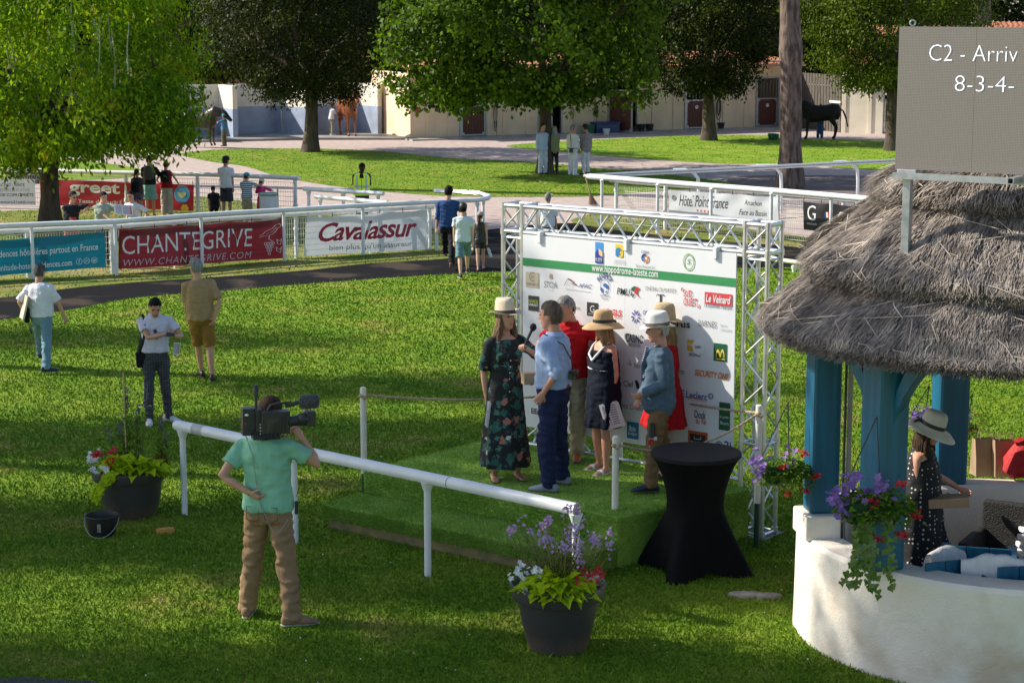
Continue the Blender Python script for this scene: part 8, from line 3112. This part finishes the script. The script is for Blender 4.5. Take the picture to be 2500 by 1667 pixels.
W3 = person('girl in black top and shorts with a grey cap and long ponytail carrying a bottle', (1103, 621), 486, -6, feet=((1098, 623), (1110, 619)), fem=True, tone='fair', vox=.017, hr=(1120, 572, 0), headr=(-10, 0, 0),
   top_w=('tank', BLACK, .6, .98), legs_w=('brief', BLACK, 1.0), shoes=('sandal', shoem('brown', (.16, .06, .025))), hair=('pony', 'chestnut'), hat=('cap', cloth('cap_grey', (.40, .36, .33)), cloth('cap_grey', (.40, .36, .33))), build=.9, face=False)
bo = thing('bottle', ATD(1124, 580, W3['c'].y - .05), 0, 'clear plastic water bottle carried by the girl with the ponytail', 'bottle')
MB().tube([(-.03, 0, .10), (-.02, 0, .07), (.0, 0, .02), (.04, 0, -.10)], [.014, .03, .035, .033], 10).build('bottle', mat('clear_plastic', (.75, .78, .8), rough=.15, trans=.4), bo, local=True)
# ---- steward
ST = person('steward in a yellow high-visibility vest and maroon shirt looking down', (832, 524), 370, 184, tone='dark', vox=.017, hl=(846, 452, .1), hr=(818, 452, .1), headr=(8, 32, 0), eh_l=(1, .2, 0), eh_r=(-1, .2, 0),
   top_w=('half', cloth('maroon', (.065, .008, .015)), 1.1, .86), legs_w=('long', BLACK, 1.05), shoes=('shoe', BLACK), hair=('buzz', 'black'), face=False, build=1.05)
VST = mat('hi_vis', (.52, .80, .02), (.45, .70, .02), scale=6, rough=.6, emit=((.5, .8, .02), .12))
m_ = MB()
prs = [(.88, .225, .185), (1.02, .215, .18), (1.2, .215, .18), (1.34, .222, .175), (1.42, .19, .15), (1.47, .12, .11)]
rr_s = [ring(*ST['up'](0, .006, z), w, d, 28) for z, w, d in prs]
V_ = [v for r_ in rr_s for v in r_]
n_ = 28
m_.add(V_, [(i * n_ + k, i * n_ + (k + 1) % n_, (i + 1) * n_ + (k + 1) % n_, (i + 1) * n_ + k) for i in range(len(rr_s) - 1) for k in range(n_) if not (k in (6, 7) and i >= 3)])
ST['part'](m_, 'safety_vest', VST, fuse_=False)
m_ = MB()
for z_ in (.97, 1.12):
 w_, d_ = np.interp(z_, [p[0] for p in prs], [p[1] for p in prs]), np.interp(z_, [p[0] for p in prs], [p[2] for p in prs])
 m_.loft([ring(*ST['up'](0, .006, z_ + dz), w_ + .004, d_ + .004, 28) for dz in (-.026, .026)], cap=False)
for sg in (-1, 1):
 m_.tube([ST['up'](sg * .12, .178, 1.0)[0], ST['up'](sg * .12, .178, 1.25)[0], ST['up'](sg * .118, .150, 1.40)[0], ST['up'](sg * .11, .02, 1.48)[0]], .022, 6, squash=.3)
ST['part'](m_, 'reflective_bands', mat('reflective', (.55, .58, .60), rough=.35), fuse_=False)
m_ = MB()
m_.tube([ST['up'](0, .19, .9)[0], ST['up'](0, .19, 1.2)[0], ST['up'](0, .18, 1.34)[0]], .006, 5)
ST['part'](m_, 'zip', BLACK, fuse_=False)
# ---- group of four under the plane tree
CRM = cloth('white_trousers', (.80, .80, .82), bump=.5)
person('person in light blue shirt and pale trousers, leftmost of four under the tree', (1246, 401), 284, -150, tone='tan', vox=.02, headr=(20, 0, 0), hl=(1252, 350, .1), top_w=('long', cloth('skyblue', (.50, .62, .80)), 1.0, .82), legs_w=('long', cloth('paleblue_tr', (.66, .72, .82)), 1.15), shoes=('shoe', BLACK), hair=('short', 'brown'), face=False)
person('fair-haired person in a sage green jacket and black trousers', (1273, 399), 290, 4, fem=True, tone='fair', vox=.02, hl=(1272, 352, -.12), hr=(1278, 352, -.12), top_w=('long', cloth('sage', (.32, .36, .20)), 1.25, .82), legs_w=('long', BLACK, .95), shoes=('shoe', BLACK), hair=('long', 'white'), face=False)
Q3 = person('elderly man in a white shirt and white trousers with binoculars under the tree', (1315, 403), 287, -35, tone='red', vox=.02, headr=(-10, 0, 0), hl=(1306, 350, .15), hr=(1330, 350, .15), top_w=('long', cloth('offwhite', (.80, .77, .75)), 1.0, .93), legs_w=('long', CRM, 1.3), shoes=('shoe', WHITE), hair=('short', 'grey'), face=False)
m_ = MB()
m_.tube([Q3['up'](-.02, -.14, 1.46)[0], Q3['up'](.03, -.16, 1.2)[0], Q3['up'](.06, -.19, .94)[0]], .012, 5)
m_.box(Q3['up'](.07, -.21, .88)[0], (.11, .08, .13))
Q3['part'](m_, 'binoculars', BLACK, fuse_=False)
m_ = MB()
m_.loft([ring(*Q3['up'](0, .003, z), .19, .152) for z in (.945, .975)], cap=False)
Q3['part'](m_, 'belt', BLACK, fuse_=False)
person('person in a taupe overshirt and white trousers, rightmost of the four under the tree', (1346, 401), 285, 40, tone='tan', vox=.02, headr=(0, 14, 0), hl=(1328, 350, .1), top_w=('long', cloth('taupe', (.34, .29, .30)), 1.15, .78), legs_w=('long', CRM, 1.0), shoes=('shoe', BLACK), hair=('short', 'brown'), face=False)
# ---- man in white polo behind the truss
person('grey-haired man in a white polo walking away behind the truss beam', (1258, 590), 444, -10, tone='tan', vox=.017, headr=(-12, 0, 0), top_w=('half', cloth('white_polo', (.76, .77, .80)), 1.35, .85), legs_w=('long', cloth('greige', (.35, .32, .28)), 1.1), shoes=('shoe', WHITE), hair=('short', 'grey'), fat=1.15, face=False)
# ---- three men leaning on the front fence
def leaner(label, fx_, fy, top_, rz, hl, hr, shirt, hair_, legs, tone='tan', headr=(0, 0, 0), kind='half', **kw):
 return person(label, (fx_, fy), top_, rz, lean=16, tone=tone, vox=.017, headr=headr, hl=hl, hr=hr, top_w=(kind, shirt, 1.2, .9), legs_w=legs, shoes=('shoe', BLACK), hair=hair_, hipshift=(0, -.10), **kw)
J_ = leaner('man in black T-shirt and sunglasses leaning on the fence, hand at chin', 170, 612, 437, 214, (192, 486, -.30), (206, 578, -.42), cloth('black_tee', (.02, .022, .026)), ('short', 'black'), ('shorts', cloth('pink_short', (.40, .14, .13)), 1.1), 'red', (14, 4, 0))
m_ = MB()
for sg in (-1, 1):
 m_.ell(J_['H'](sg * .031, .092, .012), (.026, .010, .016), n=8, m=5)
m_.tube([J_['H'](-.075, 0, .02), J_['H'](-.05, .085, .018), J_['H'](.05, .085, .018), J_['H'](.075, 0, .02)], .004, 5)
J_['part'](m_, 'sunglasses', BLACK, fuse_=False)
m_ = MB()
m_.add([J_['up'](a_, .165, z_)[0] for a_, z_ in ((-.06, 1.14), (.06, 1.14), (.06, 1.20), (-.06, 1.20))], [(0, 1, 2, 3)])
J_['part'](m_, 'red_print', RED, fuse_=False)
papers('rolled programme in the hand of the man in black leaning on the fence', ATD(206, 568, J_['c'].y - .55), .22, .09, (1, .1, .1), (0, .3, 1), 8, 3)
K_ = leaner('man in a sage green shirt reading a newspaper at the fence', 240, 606, 437, 205, (268, 492, -.32), (252, 505, -.34), cloth('sage_shirt', (.38, .45, .38)), ('short', 'black'), ('long', cloth('dark_tr', (.06, .05, .05)), 1.0), 'fair', (10, 10, 0))
papers('open newspaper in the hands of the man in the sage green shirt', ATD(283, 482, K_['c'].y - .50), .38, .22, (1, .1, -.1), (-.1, .4, 1), 9, 2)
L_ = leaner('man in a white shirt with glasses at the fence turned to the newspaper reader', 308, 598, 436, 150, (332, 505, -.3), (290, 505, -.3), cloth('white_shirt2', (.66, .70, .76)), ('short', 'black'), ('long', cloth('slate_tr', (.07, .08, .10)), 1.0), 'red', (24, 6, 0))
m_ = MB()
for sg in (-1, 1):
 m_.tube([L_['H'](sg * .031 + .022 * math.cos(a), .098, .012 + .014 * math.sin(a)) for a in (2 * math.pi * k / 10 for k in range(11))], .003, 4)
L_['part'](m_, 'glasses', BLACK, fuse_=False)
# ---- spectators at the second fence
def backpack(info, label, col, w=.30, h=.42, z=1.2):
 p = info['world'](info['up'](0, -.24, z)[0])
 t = thing('backpack', p, info['t'].rotation_euler[2], label, 'backpack')
 s = info['s']
 m_ = MB()
 m_.loft([ring(Vector((0, y_ * s, 0)), Vector((1, 0, 0)), Vector((0, 0, 1)), w / 2 * s * k_, h / 2 * s * k_, 20, 3.5) for y_, k_ in ((.10, .9), (.05, 1), (-.05, 1), (-.11, .82), (-.13, .5))])
 m_.build('pack', cloth('bag_' + str(col[0]), col), t, local=True, angle=60)
 MB().box((0, -.12 * s, -.07 * s), (w * .7 * s, .05 * s, h * .38 * s)).build('pocket', cloth('bag_' + str(col[0]), col), t, local=True, smooth=False, bevel=.015)
 m_ = MB()
 for sg in (-1, 1):
  m_.tube([(sg * .10 * s, .10 * s, h * .42 * s), (sg * .13 * s, .22 * s, h * .52 * s), (sg * .15 * s, .36 * s, h * .2 * s)], .016, 5)
 m_.build('straps', BLACK, t, local=True)
 return t
M_ = person('dark-haired child with a black backpack and patterned shorts at the red banner', (318, 503), 388, -8, fem=True, tone='tan', vox=.018, headr=(-30, -8, 0), top_w=('short', BLACK, 1.1, .93), legs_w=('brief', dotted('pattern_short', (.03, .03, .09), (.4, .3, .35), 40, .4), 1.1), shoes=('sandal', BLACK), hair=('pony', 'chestnut'), face=False, build=.95)
backpack(M_, 'black backpack worn by the child at the red banner', (.013, .013, .014), .30, .40, 1.15)
N_ = person('spectator in a black top and turquoise shorts with a grey backpack under the tree', (346, 496), 358, 8, tone='red', vox=.018, hl=(330, 430, .25), hr=(380, 425, .3), top_w=('half', cloth('black_tee', (.02, .022, .026)), 1.15, .93), legs_w=('shorts', cloth('turquoise', (.26, .50, .48)), 1.2), shoes=('sandal', BLACK), hair=('short', 'brown'), face=False, toe=(5, -5))
backpack(N_, 'grey-brown backpack of the spectator in turquoise shorts', (.11, .10, .10), .32, .42, 1.3)
O2_ = person('spectator in a red vest top and wide beige trousers with a black backpack', (384, 494), 370, 0, fem=True, tone='tan', vox=.018, hr=(412, 425, .25), hl=(365, 420, .25), top_w=('tank', cloth('red_vest', (.35, .01, .02)), 1.6, .90), legs_w=('long', cloth('beige_wide', (.52, .45, .38)), 1.5), shoes=('sandal', BLACK), hair=('short', 'brown'), face=False, build=1.08)
backpack(O2_, 'black backpack on the spectator in the red vest', (.014, .014, .015), .28, .38, 1.28)
person('man in a white T-shirt, grey shorts and dark cap standing by the second fence', (521, 502), 359, -12, tone='tan', vox=.018, hipshift=(0, 0), headr=(-20, 0, 0), hr=(536, 443, 0), hl=(514, 440, .15), top_w=('short', cloth('white_tee', (.76, .77, .80)), 1.3, .88), legs_w=('shorts', cloth('grey_short', (.06, .06, .065)), 1.2), shoes=('shoe', BLACK), hair=('short', 'brown'), hat=('cap', cloth('navycap', (.02, .025, .04)), cloth('navycap', (.02, .025, .04))), face=False)
QQ = person('dark-clothed child with a backpack crouching at the second fence', (494, 512), 412, 20, tone='tan', vox=.018, lean=30, headr=(-20, 10, 0), top_w=('short', cloth('dark_top', (.02, .022, .035)), 1.1, .88), legs_w=('long', cloth('dark_tr2', (.02, .02, .025)), 1.0), shoes=('shoe', BLACK), hair=('short', 'brown'), face=False, hipdrop=.22)
backpack(QQ, 'black backpack of the crouching child', (.013, .013, .014), .3, .4, 1.15)
person('boy in a striped T-shirt and turquoise cap leaning on the rail', (568, 512), 397, -12, tone='fair', vox=.017, headr=(-25, 0, 0), hr=(592, 425, .25), hl=(566, 425, .25), top_w=('short', striped('striped_tee', (.04, .07, .14), (.6, .66, .68), 6.2), 1.3, .86), legs_w=('shorts', cloth('khaki_s', (.42, .35, .24)), 1.15), shoes=('shoe', WHITE), hair=('short', 'brown'), hat=('cap', cloth('turq_cap', (.02, .32, .46)), cloth('turq_cap', (.02, .32, .46))), face=False)
person('girl in a bright pink dress and pale cap leaning on the rail', (602, 510), 410, -20, fem=True, tone='fair', vox=.017, headr=(-25, 0, 0), hr=(626, 438, .25), hl=(600, 435, .25), dress=(cloth('pink', (.72, .05, .20)), .40, .20, 'sleeves'), shoes=('sandal', WHITE), hair=('pony', 'brown'), hat=('cap', cloth('cap_pale', (.66, .58, .55)), cloth('cap_pale', (.66, .58, .55))), face=False)
# waste bag on its stand
wp = GD(618, 514)
wt = thing('waste_bag_stand', wp, 0, 'white waste bag hanging on a ring stand by the white rail', 'waste bag')
Hb = ZAT(wp.y, 443 * K)
m_ = MB()
rings = []
for z_, k_ in ((.06, .6), (.12, .85), (Hb * .5, 1.0), (Hb * .85, .95), (Hb * .93, .98), (Hb, .93)):
 rings.append([Vector((.24 * k_ * (1 + .05 * math.sin(a * 5 + z_ * 4)) * math.cos(a), .24 * k_ * (1 + .05 * math.sin(a * 5 + z_ * 4)) * math.sin(a), z_)) for a in (6.2832 * i / 28 for i in range(28))])
m_.loft(rings, cap=False)
m_.build('bag', mat('bag_plastic', (.76, .76, .75), rough=.45), wt, local=True)
m_ = MB()
m_.tube([(.235 * math.cos(a), .235 * math.sin(a), Hb - .04) for a in (6.2832 * i / 24 for i in range(25))], .028, 6)
m_.build('band', mat('band_green', (.22, .36, .28), rough=.6), wt, local=True)
MB().tube([(.23, .05, 0), (.23, .05, Hb + .12)], .022, 8).build('pole', STEEL, wt, local=True)
# ---- grooms
person('groom in pale jodhpurs hosing the chestnut horse in the washing bay', (761, 311), 236, -60, z0=.09, tone='tan', vox=.022, hl=(780, 272, 0), hr=(775, 270, .2), lean=12, top_w=('half', cloth('white_tee', (.76, .77, .80)), 1.2, .88), legs_w=('long', cloth('khaki_j', (.34, .29, .22)), 1.1), shoes=('sneaker', WHITE), hair=('short', 'brown'), face=False)
person('groom in a blue shirt beside the dark horse in the left washing bay', (516, 336), 262, 60, z0=.09, tone='red', vox=.022, hl=(500, 280, 0), top_w=('half', cloth('bright_blue', (.12, .25, .50)), 1.2, .88), legs_w=('long', cloth('khaki_j2', (.20, .17, .12)), 1.1), shoes=('shoe', BLACK), hair=('short', 'brown'), hat=('cap', cloth('turq_cap', (.02, .32, .46)), cloth('turq_cap', (.02, .32, .46))), face=False)
person('groom in jeans standing behind the black horse', (1883, 318), 240, 170, tone='tan', vox=.022, hl=(1873, 278, -.1), hr=(1875, 280, 0), top_w=('half', cloth('pale_shirt', (.62, .70, .74)), 1.2, .90), legs_w=('long', cloth('jeans', (.06, .12, .26)), 1.25), shoes=('shoe', BLACK), hair=('short', 'brown'), face=False)
# ---- woman in the hut
PD = person('woman in black polka dot dress and ribboned white hat inside the hut', (2104, 1392), 948, -112, z0=.035, fem=True, tone='red', vox=FINE, hl=(2205, 1122, .25), hr=(2158, 1140, -.10), eh_r=(-.5, -.3, -1), eh_l=(-.3, .3, -1), curl=(.8, .8),
   headr=(-4, 20, 0), fat=1.5, build=1.28, dress=(dotted('polka_dots', (.006, .006, .007), (.62, .60, .56), 24, .24), .22, .36, 'halter'), shoes=('sandal', BLACK), hair=('long', 'brown'), hat=('sunhat', cloth('hat_ivory', (.66, .62, .54), bump=.2), BLACK))
bx2 = thing('cardboard_box', ATD(2178, 1150, PD['c'].y - .18), R(-8), 'flat brown cardboard box held by the woman in the polka dot dress', 'box')
MB().box((0, 0, 0), (.36, .20, .085), M=Matrix.Rotation(-.08, 3, 'Y')).build('carton', mat('kraft_light', (.42, .27, .15), rough=.8), bx2, local=True, smooth=False, bevel=.004)
# ================================================================== HORSES
def horse(label, c, s, rz, m, mane, head_up=.9, wrap=None, vox=.03):
 """local: +y forward, withers at 1.6 m"""
 t = thing('horse', c, R(rz), label, 'horse')
 Zu, X, Y = Vector((0, 0, 1)), Vector((1, 0, 0)), Vector((0, 1, 0))
 mb = MB()
 mb.loft([ring(Vector((0, y, z)), X, Zu, w, h, 16, 2.2) for y, z, w, h in
    ((-.90, 1.20, .12, .18), (-.82, 1.20, .25, .34), (-.55, 1.20, .31, .38), (-.25, 1.16, .31, .36), (.10, 1.12, .31, .38), (.40, 1.14, .29, .42), (.62, 1.18, .24, .40), (.80, 1.24, .14, .26))])
 mb.tube([(0, .50, 1.34), (0, .78, 1.52), (0, 1.02, 1.52 + .28 * head_up), (0, 1.12, 1.55 + .38 * head_up)], [.30, .26, .20, .15], 12)
 hp_ = Vector((0, 1.12, 1.58 + .38 * head_up))
 hd_ = Vector((0, .75, -.66)).normalized()
 mb.tube([hp_ - hd_ * .05, hp_ + hd_ * .12, hp_ + hd_ * .34, hp_ + hd_ * .52, hp_ + hd_ * .60], [.13, .15, .105, .085, .065], 12)
 for sg in (-1, 1):
  mb.tube([hp_ + Vector((sg * .06, -.02, .05)), hp_ + Vector((sg * .08, -.01, .17))], [.035, .012], 6)
  mb.tube([(sg * .13, .55, 1.15), (sg * .15, .56, .92), (sg * .145, .55, .52), (sg * .145, .55, .48), (sg * .145, .56, .16), (sg * .145, .60, .07)], [.13, .095, .060, .055, .038, .048], 10)
  mb.tube([(sg * .15, -.55, 1.20), (sg * .17, -.50, .90), (sg * .16, -.72, .56), (sg * .16, -.74, .50), (sg * .16, -.68, .16), (sg * .16, -.63, .07)], [.20, .145, .068, .060, .042, .05], 10)
  for y_ in (.61, -.62):
   mb.tube([(sg * .15, y_, .08), (sg * .15, y_ + .02, 0)], [.052, .068], 10)
 co, nr, Fc = fuse(mb, vox, 3)
 b = MB()
 b.v, b.f, b.m = [tuple(v) for v in co.tolist()], Fc, [0] * len(Fc)
 me = b.mesh('body')
 me.transform(Matrix.Scale(s, 4))
 link('body', me, m, t, local=True, angle=80)
 tl = MB()
 for k in range(9):
  x_ = (k - 4) * .012
  tl.tube([(x_ * .3, -.86, 1.36), (x_, -1.02, 1.25), (x_ * 1.6, -1.15, .95), (x_ * 2, -1.20 - .01 * k, .55)], [.03, .035, .035, .008], 6)
 me = tl.mesh('tail')
 me.transform(Matrix.Scale(s, 4))
 link('tail', me, mane, t, local=True, angle=80)
 mn = MB()
 for k in range(14):
  q = k / 13
  p = Vector((0, .55 + .55 * q, 1.58 + .42 * q * head_up))
  mn.tube([p + Vector((0, 0, .03)), p + Vector((.08, 0, .0)), p + Vector((.15, -.02, -.16))], [.03, .03, .008], 5)
 me = mn.mesh('mane')
 me.transform(Matrix.Scale(s, 4))
 link('mane', me, mane, t, local=True, angle=80)
 if wrap:
  me = MB()
  for sg in (-1, 1):
   me.tube([(sg * .16, -.69, .14), (sg * .16, -.70, .22)], .05, 10)
  x = me.mesh('bandage')
  x.transform(Matrix.Scale(s, 4))
  link('bandage', x, wrap, t, local=True)
 return t
BKH = mat('black_coat', (.010, .008, .008), (.016, .012, .011), scale=4, rough=.6, spec=.25)
CHH = mat('chestnut_coat', (.24, .075, .022), (.14, .04, .014), scale=3, rough=.35)
p = GD(1882, 320)
hs = (ZAT(p.y, 238 * K)) / 1.58
horse('black horse standing side on beyond the pine with its head hidden by the trunk', p, hs, 88, BKH, BKH, head_up=.2)
p = GD(800, 311, .09)
horse('wet chestnut horse being hosed in the washing bay behind the lime trunk', p, ZAT(p.y, 226 * K) / 1.62, 200, CHH, mat('chestnut_mane', (.10, .03, .012), rough=.5), head_up=.6)
p = GD(462, 334, .09)
horse('dark bay horse half hidden by foliage in the left washing bay', p, ZAT(p.y, 256 * K) / 1.62, -110, mat('bay_coat', (.05, .026, .018), (.02, .012, .01), scale=3, rough=.4), BKH, head_up=-.2)
